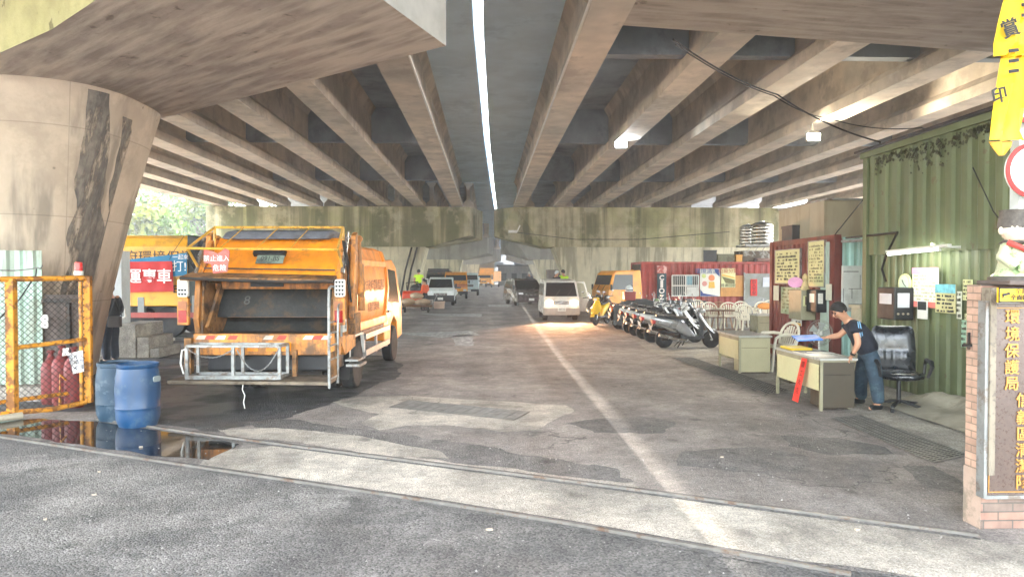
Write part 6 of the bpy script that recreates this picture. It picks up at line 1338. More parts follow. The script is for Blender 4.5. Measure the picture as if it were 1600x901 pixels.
# ================================================================ gate pillar
pt = PY(1533, 445, 5.2); pz = pt.z; px_ = pt.x; pyb_ = PX(1511, 450, px_).y
tile = mat('pink_post_tile', rgb(176, 152, 136), .6, var=.15, vs=3, dirt=(rgb(120, 112, 98), .8), dscale=3, world=True)
def brickmat(name, c1, c2, mort, sx, ax):
    m = bpy.data.materials.new(name); m.use_nodes = True; nt = m.node_tree; N = nt.nodes; L = nt.links; b = N['Principled BSDF']; b.inputs['Roughness'].default_value = .75
    g = N.new('ShaderNodeNewGeometry'); sp = N.new('ShaderNodeSeparateXYZ'); cb = N.new('ShaderNodeCombineXYZ'); L.new(g.outputs['Position'], sp.inputs[0]); L.new(sp.outputs[ax], cb.inputs[0]); L.new(sp.outputs[2], cb.inputs[1])
    k = N.new('ShaderNodeTexBrick'); k.inputs['Scale'].default_value = sx; k.inputs['Color1'].default_value = (*c1, 1); k.inputs['Color2'].default_value = (*c2, 1); k.inputs['Mortar'].default_value = (*mort, 1); k.inputs['Mortar Size'].default_value = .012
    k.inputs['Brick Width'].default_value = .5; k.inputs['Row Height'].default_value = .145; L.new(cb.outputs[0], k.inputs['Vector'])
    n = N.new('ShaderNodeTexNoise'); n.inputs['Scale'].default_value = 9; n.inputs['Detail'].default_value = 6; L.new(g.outputs['Position'], n.inputs['Vector']); x = N.new('ShaderNodeMix'); x.data_type = 'RGBA'; x.blend_type = 'OVERLAY'; x.inputs[0].default_value = .6; L.new(k.outputs[0], x.inputs[6]); L.new(n.outputs['Fac'], x.inputs[7]); L.new(x.outputs[2], b.inputs['Base Color'])
    bp = N.new('ShaderNodeBump'); bp.inputs['Distance'].default_value = .01; bp.invert = True; L.new(k.outputs['Fac'], bp.inputs['Height']); L.new(bp.outputs[0], b.inputs['Normal']); return m
bk = brickmat('brown_grey_brick', rgb(146, 110, 94), rgb(112, 96, 86), rgb(92, 84, 76), 2.2, 0)
bks = brickmat('pink_tile_side', rgb(184, 150, 130), rgb(166, 134, 116), rgb(136, 118, 102), 2.6, 1)
t = thing('gate_pillar', 'pink tiled gate pillar with a brick foot carrying the black name board', 'pillar', (px_+.5, 5.4, 0))
mb = MB(); mb.box(px_, px_+1.5, 5.2, pyb_, .44, pz); o = mb.build('core', [bk, bks], t, world=True)
for p in o.data.polygons:
    if abs(p.normal.x) > .5: p.material_index = 1
mb = MB(); mb.box(px_-.004, px_+1.5, 5.17, pyb_+.01, -.02, .44); o = mb.build('brick_foot', [bk, tile], t, world=True)
for p in o.data.polygons:
    if abs(p.normal.x) > .5: p.material_index = 1
mb = MB(); mb.box(px_+.005, px_+.05, 5.1, 5.2, .43, pz-.02); mb.build('edge_trim', mat('worn_pale_trim', rgb(128, 118, 102), .7, var=.2, dirt=(rgb(90, 80, 70), .8), dscale=14, dlo=.5), t, world=True)
mb = MB(); mb.bar((px_-.02, 5.3, 1.35), (px_-.02, 5.3, 1.48), .015); mb.bar((px_, 5.3, 1.38), (px_-.07, 5.3, 1.38), .02); mb.build('bolt', dksteel, t, world=True)
mb = MB(); mb.box(px_+.07, px_+1.5, 5.0, pyb_, pz, pz+.035) ; mb.build('coping', mat('dark_coping', rgb(92, 80, 74), .6), t, world=True, bev=.01)
t = thing('name_board', 'dark polished name board with gold characters on the gate pillar', 'sign', (px_+.6, 5.15, .5))
bt = PY(1545, 474, 5.15).z; bb = PY(1545, 772, 5.15).z; bx0 = PY(1541, 600, 5.13).x
mb = MB(); mb.box(bx0, px_+1.5, 5.14, 5.19, bb, bt); mb.build('slab', mat('polished_granite', rgb(88, 72, 64), .3, var=.15, vs=30, spec=.8, rvar=.04), t, world=True)
mb = MB(); mb.box(bx0-.02, bx0+.005, 5.115, 5.2, bb-.02, bt+.02); mb.box(bx0, px_+1.5, 5.118, 5.2, bb-.025, bb+.0); mb.box(bx0, px_+1.5, 5.118, 5.2, bt, bt+.02); mb.build('steel_frame', steel, t, world=True)
gold = mat('gold_leaf', rgb(190, 138, 66), .5, .2, var=.1, vs=20)
mb = MB(); mb.box(bx0+.03, bx0+.036, 5.134, 5.14, bb+.02, bt-.03); mb.box(bx0+.036, px_+1.5, 5.134, 5.14, bb+.02, bb+.026); mb.box(bx0+.036, px_+1.5, 5.134, 5.14, bt-.036, bt-.03); mb.build('gold_line', gold, t, world=True)
for ch, x, y in (('環', 1582, 496), ('境', 1582, 523), ('保', 1581, 549), ('護', 1581, 575), ('局', 1581, 600), ('信', 1599, 626), ('義', 1599, 653), ('區', 1599, 679), ('清', 1598, 704), ('潔', 1598, 729), ('隊', 1598, 754)):
    text(ch, .115, gold, t, PY(x, y, 5.133), FRONT, .003, world=True, bold=.0015)
t = thing('yellow_sign', 'yellow surveillance warning sign on top of the gate pillar', 'sign', (px_+.6, 5.0, pz)); a = PY(1556, 449, 5.0); b = PY(1660, 472, 5.0)
mb = MB(); mb.box(a.x, b.x, 4.97, 4.99, b.z, a.z); mb.build('plate', fl('warning_yellow', 240, 190, 40), t, world=True)
mb = MB()
for z in (a.z-.004, b.z+.004): mb.box(a.x, b.x, 4.965, 4.972, z-.004, z+.004)
mb.box(a.x, a.x+.006, 4.965, 4.972, b.z, a.z); q = PY(1571, 459, 4.96); mb.bar(q+Vector((-.02, 0, -.008)), q+Vector((.03, 0, .004)), .01, .016); mb.bar(q+Vector((-.012, 0, -.01)), q+Vector((-.02, 0, -.03)), .006); mb.build('camera_symbol', ink, t, world=True)
text('全面', .042, ink, t, PY(1596, 455, 4.965), FRONT, .001, world=True); text('全面錄影', .045, ink, t, PY(1598, 465, 4.965), FRONT, .001, world=True, bold=.0008)
# statue
sb = PY(1598, 441, 5.25); t = thing('statue', 'painted stone child figure with a cap and red sash sitting on the pillar', 'statue', (sb.x, 5.3, pz+.035))
cel = mat('celadon_glaze', rgb(196, 200, 168), .35, var=.15, vs=14, dirt=(rgb(110, 150, 90), .8), dscale=14); stn = mat('weathered_dark_stone', rgb(86, 80, 74), .7, var=.3, vs=20); face_ = mat('cream_face_glaze', rgb(226, 214, 186), .35, var=.05, vs=9, dirt=(rgb(206, 170, 150), .5), dscale=6)
mb = MB(); mb.lathe([(.001, 0), (.17, 0), (.18, .03), (.15, .06), (.13, .14), (.14, .2), (.1, .26), (.07, .3), (.001, .3)], 24); mb.build('body', cel, t, smooth=True)
mb = MB(); mb.lathe([(.001, -.005), (.2, -.005), (.2, .02), (.17, .035), (.001, .035)], 24); mb.build('plinth', stn, t, smooth=True)
mb = MB(); mb.ball((0, -.02, .385), (.135, .12, .115), 24, 14); H_ = mb.build('head', face_, t, smooth=True)
[MB().ball((q_, 0, .38), (.022, .022, .032), 10, 8).build('ear', face_, H_, smooth=True) for q_ in (-.135, .135)]
mb = MB()
for s_ in (-1, 1): mb.tube([(s_*.075, -.13, .4), (s_*.05, -.14, .405), (s_*.025, -.14, .4)], .004, 5)
mb.tube([(-.02, -.138, .34), (0, -.14, .336), (.02, -.138, .34)], .004, 5); mb.build('eye', ink, H_)
mb = MB(); mb.lathe([(.14, .4), (.135, .45), (.125, .52), (.13, .54), (.001, .55)], 24); mb.build('cap', stn, t, smooth=True)
mb = MB(); mb.tube([(-.13, -.06, .29), (-.06, -.13, .24), (.04, -.15, .17), (.14, -.1, .12)], .022, 8); mb.build('sash', mat('faded_red_sash', rgb(170, 62, 54), .6), t, smooth=True)
mb = MB(); mb.tube([(-.11, -.02, .26), (-.17, -.06, .18), (-.11, -.13, .1)], [.04, .045, .035], 10); mb.tube([(.11, -.02, .26), (.17, -.06, .18), (.11, -.13, .1)], [.04, .045, .035], 10); mb.ball((-.06, -.14, .1), .05, 10, 8); mb.build('arm', cel, t, smooth=True)
mb = MB(); mb.lathe([(.09, .27), (.13, .285), (.1, .31)], 20); mb.build('scarf', stn, t, smooth=True)
# sign pole with round signs
sp_ = PY(1606, 300, 5.6); t = thing('sign_pole', 'white square pole carrying the round red rimmed signs', 'pole', (sp_.x, 5.6, 0)); mb = MB(); mb.box(sp_.x-.06, sp_.x+.06, 5.62, 5.72, pz, 4.2); mb.build('post', mat('pale_pole', rgb(196, 202, 200), .5), t, world=True)
for py, lab, m2 in ((150, 'upper round traffic sign with a red rim by the yellow tape', None), (266, 'lower round traffic sign with a red rim above the statue', None)):
    c = PY(1614, py, 5.5); t = thing('round_sign', lab, 'traffic sign', tuple(c)); r_ = .222
    mb = MB(); mb.cyl(c+Vector((0, .006, 0)), c+Vector((0, .02, 0)), r_, n=48); mb.build('plate', white, t, world=True)
    mb = MB(); n = 48; vs = []
    for k, rr_ in ((0, r_), (0, r_*.84), (1, r_), (1, r_*.84)):
        for x, y in circ(n, rr_): vs.append((c.x+x, c.y-.002+.008*k, c.z+y))
    fs = []
    for i in range(n): j = (i+1) % n; fs += [(i, j, n+j, n+i), (2*n+i, 3*n+i, 3*n+j, 2*n+j), (i, 2*n+i, 2*n+j, j), (n+i, n+j, 3*n+j, 3*n+i)]
    mb.add(vs, fs); mb.build('red_rim', redk, t, world=True)
# yellow tape bundle
ytp = mat('yellow_warning_cloth', rgb(240, 200, 30), .55, var=.06, vs=3)
t = thing('warning_tape', 'crumpled yellow warning cloth with black characters and bars hanging by the signs', 'banner', tuple(PY(1580, 100, 5.4)))
def drape(pxs, D, nm, fold=.03, m=ytp):
    rows = []
    for (xl, xr, y) in pxs: rows.append([PY(xl+(xr-xl)*i/10, y, D) for i in range(11)])
    vs = []
    for k in (0, 1):
        for j, r_ in enumerate(rows):
            for i, p in enumerate(r_): vs.append((p.x, p.y+fold*math.sin(i*1.1+j*.6)+fold*.5*math.sin(i*2.3+j)+.004*k, p.z))
    n1 = 11; o_ = len(rows)*n1; fs = [(k*o_+j*n1+i, k*o_+j*n1+i+1, k*o_+(j+1)*n1+i+1, k*o_+(j+1)*n1+i) for k in (0, 1) for j in range(len(rows)-1) for i in range(10)]
    mb = MB(); mb.add(vs, fs); return mb.build(nm, m, t, world=True, smooth=True)
drape([(1575, 1612, -30), (1572, 1612, 0), (1565, 1625, 35), (1557, 1640, 68), (1554, 1600, 88)], 5.42, 'upper_cloth')
drape([(1567, 1600, 62), (1568, 1600, 90), (1563, 1604, 130), (1556, 1600, 170), (1549, 1596, 205), (1545, 1606, 219)], 5.46, 'lower_cloth')
drape([(1545, 1580, 221), (1552, 1578, 230), (1563, 1568, 243)], 5.5, 'cloth_corner', .01, mat('amber_cloth_back', rgb(206, 156, 50), .6))
text('賞', .15, ink, t, PY(1579, 46, 5.36), (R(90), R(-20), 0), .002, world=True, bold=.003); text('補', .15, ink, t, PY(1556, 60, 5.375), (R(90), R(-25), 0), .002, world=True) if 0 else None
text('印', .13, ink, t, PY(1562, 150, 5.38), (R(90), R(-12), 0), .002, world=True, bold=.003)
mb = MB()
for y in (80, 96, 112): a = PY(1576, y, 5.385); b = PY(1592, y-2, 5.385); mb.bar(a, b, .003, .026)
for y in (-8, 8, 24): a = PY(1596, y, 5.385); b = PY(1612, y-1, 5.385); mb.bar(a, b, .003, .026)
mb.build('black_bar', ink, t, world=True)
# ================================================================ scooters
def pod(mb, st, e=2.6, n=16):    # st: (x,y,z,halfw,halfh) sections, lofted
    rings = []
    for i, (x, y, z, a, b) in enumerate(st):
        p0 = st[max(i-1, 0)]; p1 = st[min(i+1, len(st)-1)]; t = Vector((0, p1[1]-p0[1], p1[2]-p0[2])).normalized(); nrm = Vector((0, -t.z, t.y))
        rings.append([Vector((x, y, z))+Vector((1, 0, 0))*u+nrm*v for u, v in superell(0, 0, a, b, e, n)])
    mb.loft(rings)
SCN = [0]
def scooter(label, body, trim, seatm, loc, rz, lean=6, lens=redlens, basket=False, group='scooters parked in a row with their tails to the road', fmir=True, screen=False, pl='', box=None):
    t = thing('scooter', label, 'scooter', loc, rz, group)
    def wh(y):
        mb = MB(); r_ = .235; mb.lathe([(r_*.68, -.045), (r_*.9, -.058), (r_, -.03), (r_, .03), (r_*.9, .058), (r_*.68, .045)], 28, (0, y, r_), 'x'); o = mb.build('wheel', tyrem, t, smooth=True)
        mb = MB()
        mb.lathe([(r_*.7, -.04), (r_*.7, .04), (r_*.62, .035), (r_*.62, -.035)], 24, (0, y, r_), 'x')
        for k in range(5): a = k*1.2566; mb.bar((0, y, r_), (0, y+math.cos(a)*r_*.66, r_+math.sin(a)*r_*.66), .035, .028, up=(1, 0, 0))
        mb.cyl((-.05, y, r_), (.05, y, r_), .04); mb.build('rim', rimm, o, smooth=False)
    wh(.64); wh(-.62)
    mb = MB(); pod(mb, [(0, -.98, .82, .03, .03), (0, -.9, .78, .09, .07), (0, -.65, .72, .15, .12), (0, -.35, .64, .17, .15), (0, -.1, .5, .15, .15), (0, .08, .36, .13, .09), (0, .16, .32, .12, .05)]); mb.build('tail_body', body, t, smooth=True, flat_angle=60)
    mb = MB(); pod(mb, [(0, -.86, .86, .08, .03), (0, -.6, .85, .14, .06), (0, -.3, .8, .15, .05), (0, -.12, .8, .13, .05), (0, .0, .78, .08, .03)]); mb.build('seat', seatm, t, smooth=True)
    mb = MB(); mb.prism(rrect(-.15, .15, -.1, .42, .05), 'z', .27, .33); pod(mb, [(0, -.2, .3, .12, .06), (0, .2, .28, .13, .05), (0, .42, .3, .11, .05)]); mb.build('floorboard', trim, t, smooth=False, bev=.01)
    mb = MB()   # front shield: curved plate
    vs = []; nx, nz = 8, 9
    for k in (0, 1):
        for j in range(nz+1):
            v = j/nz; w_ = .1+.11*math.sin(math.pi*min(1, .12+v*.95)); y0 = .62-.30*v+.14*(1-v)**3; z0 = .42+.52*v
            for i in range(nx+1): u = -1+2*i/nx; vs.append((u*w_, y0-.09*u*u-(.018 if k else 0), z0))
    n1 = nx+1; o_ = (nz+1)*n1; fs = [(k*o_+j*n1+i, k*o_+j*n1+i+1, k*o_+(j+1)*n1+i+1, k*o_+(j+1)*n1+i) for k in (0, 1) for j in range(nz) for i in range(nx)]
    for i in range(nx): fs += [(i, i+1, o_+i+1, o_+i), (nz*n1+i, nz*n1+i+1, o_+nz*n1+i+1, o_+nz*n1+i)]
    for j in range(nz): fs += [(j*n1, (j+1)*n1, o_+(j+1)*n1, o_+j*n1), (j*n1+nx, (j+1)*n1+nx, o_+(j+1)*n1+nx, o_+j*n1+nx)]
    mb.add(vs, fs); mb.build('front_shield', body, t, smooth=True, flat_angle=50)
    mb = MB(); pod(mb, [(0, .36, .36, .1, .05), (0, .38, .6, .12, .05), (0, .3, .86, .09, .05)]); mb.build('inner_leg_shield', trim, t, smooth=True)
    mb = MB(); rings = []
    for i in range(7): a = R(20+25*i); rings.append([(x, .64+math.cos(a)*.265, .235+math.sin(a)*.265+.01*(abs(x) < .05)) for x in (-.075, -.04, 0, .04, .075)])
    for i in range(len(rings)-1):
        for k in range(4): mb.quad(rings[i][k], rings[i][k+1], rings[i+1][k+1], rings[i+1][k])
    o = mb.build('front_mudguard', body, t, smooth=True); sd = o.modifiers.new('s', 'SOLIDIFY'); sd.thickness = .012
    mb = MB(); mb.cyl((-.085, .64, .235), (-.075, .48, .6), .018); mb.cyl((.085, .64, .235), (.075, .48, .6), .018); mb.build('front_fork', chrome, t, smooth=True)
    mb = MB(); pod(mb, [(0, .42, .98, .05, .04), (0, .36, 1.0, .13, .07), (0, .26, 1.01, .12, .055), (0, .2, 1.0, .05, .03)]); hb = mb.build('handlebar_cowl', body, t, smooth=True)
    mb = MB(); mb.ball((0, .43, .99), (.075, .025, .045), 14, 8); mb.build('headlight', clearl, hb, smooth=True)
    mb = MB(); mb.tube([(-.34, .14, 1.01), (-.12, .26, 1.02), (.12, .26, 1.02), (.34, .14, 1.01)], .017, 8); mb.build('handlebar', black, t, smooth=True)
    for sx in (-1, 1):
        mb = MB(); mb.tube([(sx*.2, .25, 1.03), (sx*.27, .27, 1.16), (sx*.3, .24, 1.22)], .007, 5); mb.ball((sx*.31, .24, 1.25), (.055, .014, .037), 12, 8); mb.build('mirror', black if not fmir else chrome, t, smooth=True)
    mb = MB(); mb.prism(rrect(-.1, .1, .66, .76, .03), 'y', -.97, -.88); mb.build('tail_light', lens, t, bev=.012)
    mb = MB(); mb.tube([(-.13, -.55, .88), (-.14, -.85, .93), (-.08, -.98, .95), (.08, -.98, .95), (.14, -.85, .93), (.13, -.55, .88)], .014, 6); mb.build('grab_rail', chrome, t, smooth=True)
    mb = MB(); mb.hexa([(-.07, -.93, .66), (.07, -.93, .66), (.07, -.9, .66), (-.07, -.9, .66), (-.05, -1.03, .42), (.05, -1.03, .42), (.05, -1.01, .42), (-.05, -1.01, .42)]); mb.build('rear_mudguard', black, t)
    plate(t, 0, -1.0, .56, .24, .13, pl, (R(105), 0, 0), whitek)
    mb = MB(); mb.tube([(.13, .0, .22), (.15, -.35, .26), (.17, -.8, .38)], [.03, .05, .05], 10); mb.build('muffler', chrome, t, smooth=True)
    mb = MB(); mb.box(-.11, .09, -.72, -.2, .2, .4); mb.build('engine', dksteel, t, bev=.04)
    mb = MB(); mb.bar((-.1, .0, .26), (-.24, -.05, .01), .018); mb.bar((-.06, -.15, .22), (-.14, -.3, .01), .02); mb.bar((.06, -.15, .22), (.14, -.3, .01), .02); mb.build('stand', dksteel, t)
    if box:
        mb = MB(); mb.prism(rrect(-.2, .2, -1.1, -.74, .06), 'z', .93, 1.22); mb.build('top_box', box, t, bev=.02)
    t.rotation_euler = (0, R(lean), rz)
    return t
sil = mat('silver_scooter_paint', rgb(170, 172, 174), .3, .5, var=.04, coat=.4); whp = mat('white_scooter_paint', rgb(214, 214, 210), .3, var=.04, coat=.4)
gry = mat('dark_grey_scooter_paint', rgb(66, 70, 74), .35, var=.05, coat=.3); org2 = mat('faded_orange_plastic', rgb(206, 110, 70), .4, var=.08)
st_ = mat('black_vinyl', rgb(30, 31, 34), .45, var=.1); pinkred = mat('pinkish_red_lens', rgb(196, 70, 70), .3, var=.05)
# row along the kerb: (pixel x of rear wheel contact, y) front to right
row = [((1037, 543), 'silver grey scooter standing nearest to the camera at the head of the row', sil, gry, -90, pinkred, ''),
       ((1018, 535), 'second scooter of the row, white tail with a pinkish lamp', whp, gry, -88, pinkred, ''),
       ((1005, 529.5), 'third scooter of the row counted from the silver one', sil, st_, -86, pinkred, ''),
       ((993, 524.5), 'fourth scooter of the row counted from the silver one', whp, st_, -88, redlens, ''),
       ((983, 520), 'fifth scooter of the row, white with dark leg shield', whp, gry, -84, redlens, ''),
       ((967, 514), 'sixth scooter of the row with an orange tail, next to the covered one', org2, sil, -82, amber, '')]
for i, ((px, py), lab, bm_, tm_, az, ln, _) in enumerate(row):
    p = PZ(px, py); a = R(az); fx = Vector((-math.sin(a), math.cos(a), 0)); q = p+fx*.62
    scooter(lab, bm_, tm_, st_, (q.x, q.y, 0), a, 7, ln)
# second rank behind, further to the container
for px, yy, az, lab, bm_ in ((1052, 22.6, -100, 'white scooter behind the row, nearest the plastic chairs', whp), (1035, 24.2, -95, 'grey scooter behind the row in front of the vertical teal sign', gry), (1064, 25.6, -80, 'silver scooter behind the row close to the barred window', sil), (1012, 26.0, -100, 'pale green scooter behind the row beside the cover', mat('pale_green_paint', rgb(150, 170, 130), .4))):
    c = PY(px, 500, yy); scooter(lab, bm_, gry, st_, (c.x, yy, 0), R(az), 5, group='scooters parked behind the first row')
for px, yy, az, lab, bm_ in ((940, 27.5, 150, 'yellow fronted scooter at the far end of the row', mat('yellow_scooter', rgb(236, 196, 50), .4)), (928, 29.5, 165, 'dark scooter beside the orange truck cab', gry), (948, 30.5, 190, 'black scooter between the cab and the covered scooter', gry)):
    c = PY(px, 500, yy); scooter(lab, bm_, gry, st_, (c.x, yy, 0), R(az), 6, group='scooters by the orange cab')
# covered scooter
c = PZ(982, 508); t = thing('covered_scooter', 'scooter under a dark grey cover beside the row', 'scooter', (c.x, 24.6, 0))
mb = MB(); nx, ny = 24, 14; rings = []
for i in range(nx+1):
    f = i/nx; x = -1.0+2.0*f; top = .78+.32*math.sin(math.pi*min(1, max(0, f*1.05)))**.7; w_ = .12+.26*math.sin(math.pi*f)**.6; ring = []
    for j in range(ny+1): a = math.pi*j/ny; yy = -w_*math.cos(a)*(1+.12*mnoise.noise(Vector((x*3, j*.8, 2)))); zz_ = .18+(top-.18)*math.sin(a)**.35+.03*mnoise.noise(Vector((x*5, j*1.3, 7))); ring.append((x, yy*(1.25 if zz_ < .5 else 1), zz_))
    rings.append(ring)
for i in range(nx):
    for j in range(ny): mb.quad(rings[i][j], rings[i][j+1], rings[i+1][j+1], rings[i+1][j])
mb.build('cover', mat('dark_grey_cover', rgb(74, 78, 80), .7, var=.15, bump=.3, bs=8), t, smooth=True)
for x in (-.62, .64): mb = MB(); mb.lathe([(.15, -.05), (.22, -.05), (.235, 0), (.22, .05), (.15, .05), (.02, .03)], 20, (x, 0, .235), 'y'); mb.build('wheel', tyrem, t, smooth=True)
c2 = PY(983, 460, 24.6); t = thing('crate', 'red box strapped on the covered scooter under the helmet', 'crate', (c2.x-.02, 24.5, 1.05)); mb = MB(); mb.box(-.2, .2, -.18, .18, 0, .28); mb.build('body', mat('dull_red_box', rgb(140, 66, 62), .6), t, bev=.03); mb = MB(); mb.box(-.21, .21, -.19, .19, .24, .3); mb.build('lid', mat('dull_red_box', rgb(140, 66, 62)), t, bev=.01)
t = thing('helmet', 'pale grey helmet resting on the red box', 'helmet', (c2.x-.02, 24.5, 1.36)); mb = MB(); mb.lathe([(.001, .22), (.07, .2), (.12, .14), (.145, .05), (.14, 0), (.12, -.01)], 24); mb.build('shell', mat('helmet_grey', rgb(206, 214, 218), .3), t, smooth=True); mb = MB(); mb.hexa([(-.1, -.2, .03), (.1, -.2, .03), (.13, -.07, .06), (-.13, -.07, .06), (-.1, -.2, .045), (.1, -.2, .045), (.13, -.07, .08), (-.13, -.07, .08)]); mb.build('visor', black, t)
# ================================================================ cars and trucks further down
def rot_to(loc): return loc
vp = mat('white_van_paint', rgb(220, 218, 212), .3, var=.04, coat=.4, dirt=(rgb(180, 170, 158), .4))
vanprof = [(.05, .28), (.0, .5), (.02, .85), (.12, .98), (.62, 1.66), (.8, 1.72), (3.3, 1.76), (3.42, 1.6), (3.45, .3)]
wsx = ((.12, .98), (.62, 1.66)); sw = [[(.42, 1.08), (1.25, 1.06), (1.25, 1.56), (.74, 1.56)], [(1.4, 1.06), (3.2, 1.06), (3.15, 1.56), (1.4, 1.56)]]
a = PZ(878, 502); V = motor('van', 'white minivan with lit headlamps and its passenger side door open', 'van', (a.x, a.y+.1, 0), R(0), 3.45, 1.5, vanprof, vp, belt=1.0, tap=.88, ws=wsx, side_w=sw, lamp=(.52, .78, .26, .17, .01), lit=True, grille=(.3, .7, .84, .01), bumper=(.26, .56, .0), plz=.5, pl='AKT-13', wheels=(.75, 2.75), wr=.28, bumpm=mat('dirty_white_bumper', rgb(170, 160, 150), .5), mirrors=False)
dr = MB(); dr.hexa([(.72, .66, .4), (1.12, .1, .4), (1.15, .13, .4), (.76, .7, .4), (.7, .66, 1.0), (1.12, .1, 1.0), (1.15, .13, 1.0), (.74, .7, 1.0)]); 
for pa, pb in (((.72, .68, 1.0), (.68, .72, 1.62)), ((1.12, .12, 1.0), (.98, .34, 1.62)), ((.68, .72, 1.62), (.98, .34, 1.62))): dr.bar(pa, pb, .05)
dr.build('door', vp, V)
for sx in (-1, 1):
    l = bpy.data.lights.new('van_headlamp_light', 'SPOT'); l.energy = 90; l.spot_size = R(70); l.spot_blend = .6; l.color = (1, .5, .25); l.shadow_soft_size = .05; lo = link('van_headlamp_light', l); lo.location = (a.x+sx*.52, a.y-.02, .78); lo.rotation_euler = (R(84), 0, R(180))
dvp = mat('dark_maroon_grey_van_paint', rgb(70, 60, 62), .25, .2, var=.05, coat=.5)
a = PZ(829, 479); motor('van', 'dark people carrier driving behind the white minivan', 'van', (a.x+.1, a.y+.8, 0), R(10), 4.6, 1.75, [(.05, .25), (0, .5), (.05, .8), (.6, 1.0), (1.5, 1.62), (1.9, 1.72), (4.3, 1.7), (4.6, 1.1), (4.6, .3)], dvp, belt=1.0, tap=.82, ws=((.6, 1.0), (1.5, 1.62)), side_w=[[(1.3, 1.05), (2.3, 1.05), (2.3, 1.55), (1.75, 1.55)], [(2.45, 1.05), (4.2, 1.08), (4.1, 1.52), (2.45, 1.55)]], lamp=(.66, .78, .3, .14, .05), grille=(.45, .62, .82, .02), bumper=(.24, .5, .0), plz=.42, pl='', wheels=(.85, 3.6), wr=.32, bumpm=dvp)
a = PZ(690, 478); wp = mat('white_pickup_paint', rgb(212, 220, 220), .3, var=.04, coat=.3)
pk = motor('pickup_truck', 'white pickup truck with a dark bumper facing the camera, left door open', 'truck', (a.x-.1, a.y+.4, 0), R(0), 4.6, 1.7, [(.05, .28), (0, .55), (.02, .95), (.2, 1.08), (.75, 1.72), (.95, 1.8), (1.75, 1.8), (1.85, .95), (4.6, .95), (4.6, .62), (1.9, .5), (1.8, .3)], wp, belt=1.1, tap=.86, ws=((.2, 1.08), (.75, 1.72)), side_w=[[(.6, 1.12), (1.55, 1.1), (1.55, 1.64), (.92, 1.64)]], lamp=(.62, .86, .24, .12, .01), grille=(.42, .66, .8, .01), bumper=(.24, .66, .0), plz=.45, wheels=(.85, 3.6), wr=.31)
dr = MB(); dr.hexa([(-.85, .5, .45), (-1.3, .1, .45), (-1.33, .14, .45), (-.88, .54, .45), (-.85, .5, 1.1), (-1.3, .1, 1.1), (-1.33, .14, 1.1), (-.88, .54, 1.1)])
for pa, pb in (((-.85, .52, 1.1), (-.82, .56, 1.68)), ((-1.3, .12, 1.1), (-1.15, .3, 1.68)), ((-.82, .56, 1.68), (-1.15, .3, 1.68))): dr.bar(pa, pb, .05)
dr.build('door', wp, pk)
otp = mat('orange_lorry_paint', rgb(238, 158, 30), .38, var=.08, coat=.2, dirt=(rgb(170, 110, 50), .4))
lprof = [(.05, .45), (0, .7), (.02, 1.2), (.28, 2.0), (.45, 2.12), (1.6, 2.15), (1.66, 1.0), (1.6, .45)]
def lorry(label, loc, rz, paint, bed, L=5.6, W=1.9, s=1.0, name='lorry', boards=True, group=None, stripe=None):
    t_ = motor(name, label, 'lorry', loc, rz, L, W, lprof, paint, belt=1.25, tap=.92, ws=((.02+.03, 1.22), (.28, 2.0)), side_w=[[(.2, 1.3), (1.2, 1.28), (1.2, 1.95), (.36, 1.95)]], lamp=(.72, .72, .28, .14, -.02), grille=(.4, .85, 1.05, .0), bumper=(.4, .62, -.05), plz=.5, wheels=(.75, L-1.3), group=group)
    mb = MB(); mb.box(-.4, .4, 1.6, L, .55, .75); mb.build('chassis', dksteel, t_)
    if bed:
        mb = MB(); mb.box(-W/2, W/2, 1.8, L, .95, 1.05); mb.box(-W/2, -W/2+.05, 1.8, L, 1.05, bed[0]); mb.box(W/2-.05, W/2, 1.8, L, 1.05, bed[0]); mb.box(-W/2+.05, W/2-.05, L-.05, L, 1.05, bed[0]); mb.box(-W/2+.05, W/2-.05, 1.8, 1.85, 1.05, bed[0]+bed[2]); mb.build('cargo_bed', bed[1], t_, bev=.01)
    if stripe:
        mb = MB(); [mb.box(-.9, .9, -.03, -.015, z, z+.07) for z in (.98, 1.12)]; mb.build('stripe', stripe, t_)
    if rz and s != 1: pass
    return t_
a = PZ(722, 467); lorry('orange lorry with striped front parked behind the white pickup', (a.x-.5, a.y, 0), R(2), otp, (1.7, otp, .5), stripe=redk)
a = PZ(738, 462); lorry('pale blue white lorry parked behind the striped orange one', (a.x-.3, a.y, 0), 0, mat('pale_blue_lorry', rgb(190, 208, 210), .4), (1.8, mat('pale_blue_lorry', rgb(190, 208, 210)), .2), W=1.8)
a = PZ(756, 449); lorry('large orange dump truck parked far down on the left side', (a.x, a.y, 0), R(-14), otp, (2.6, otp, .5), L=7, W=2.4, name='dump_truck')
# dark/orange rack lorries deeper left
a = PZ(680, 470); lorry('dark lorry with an orange roof board parked beyond the orange machine', (a.x-.3, a.y+6, 0), 0, mat('dark_lorry', rgb(66, 64, 60), .5, dirt=(rgb(200, 130, 50), .9)), (2.3, dksteel, .2))
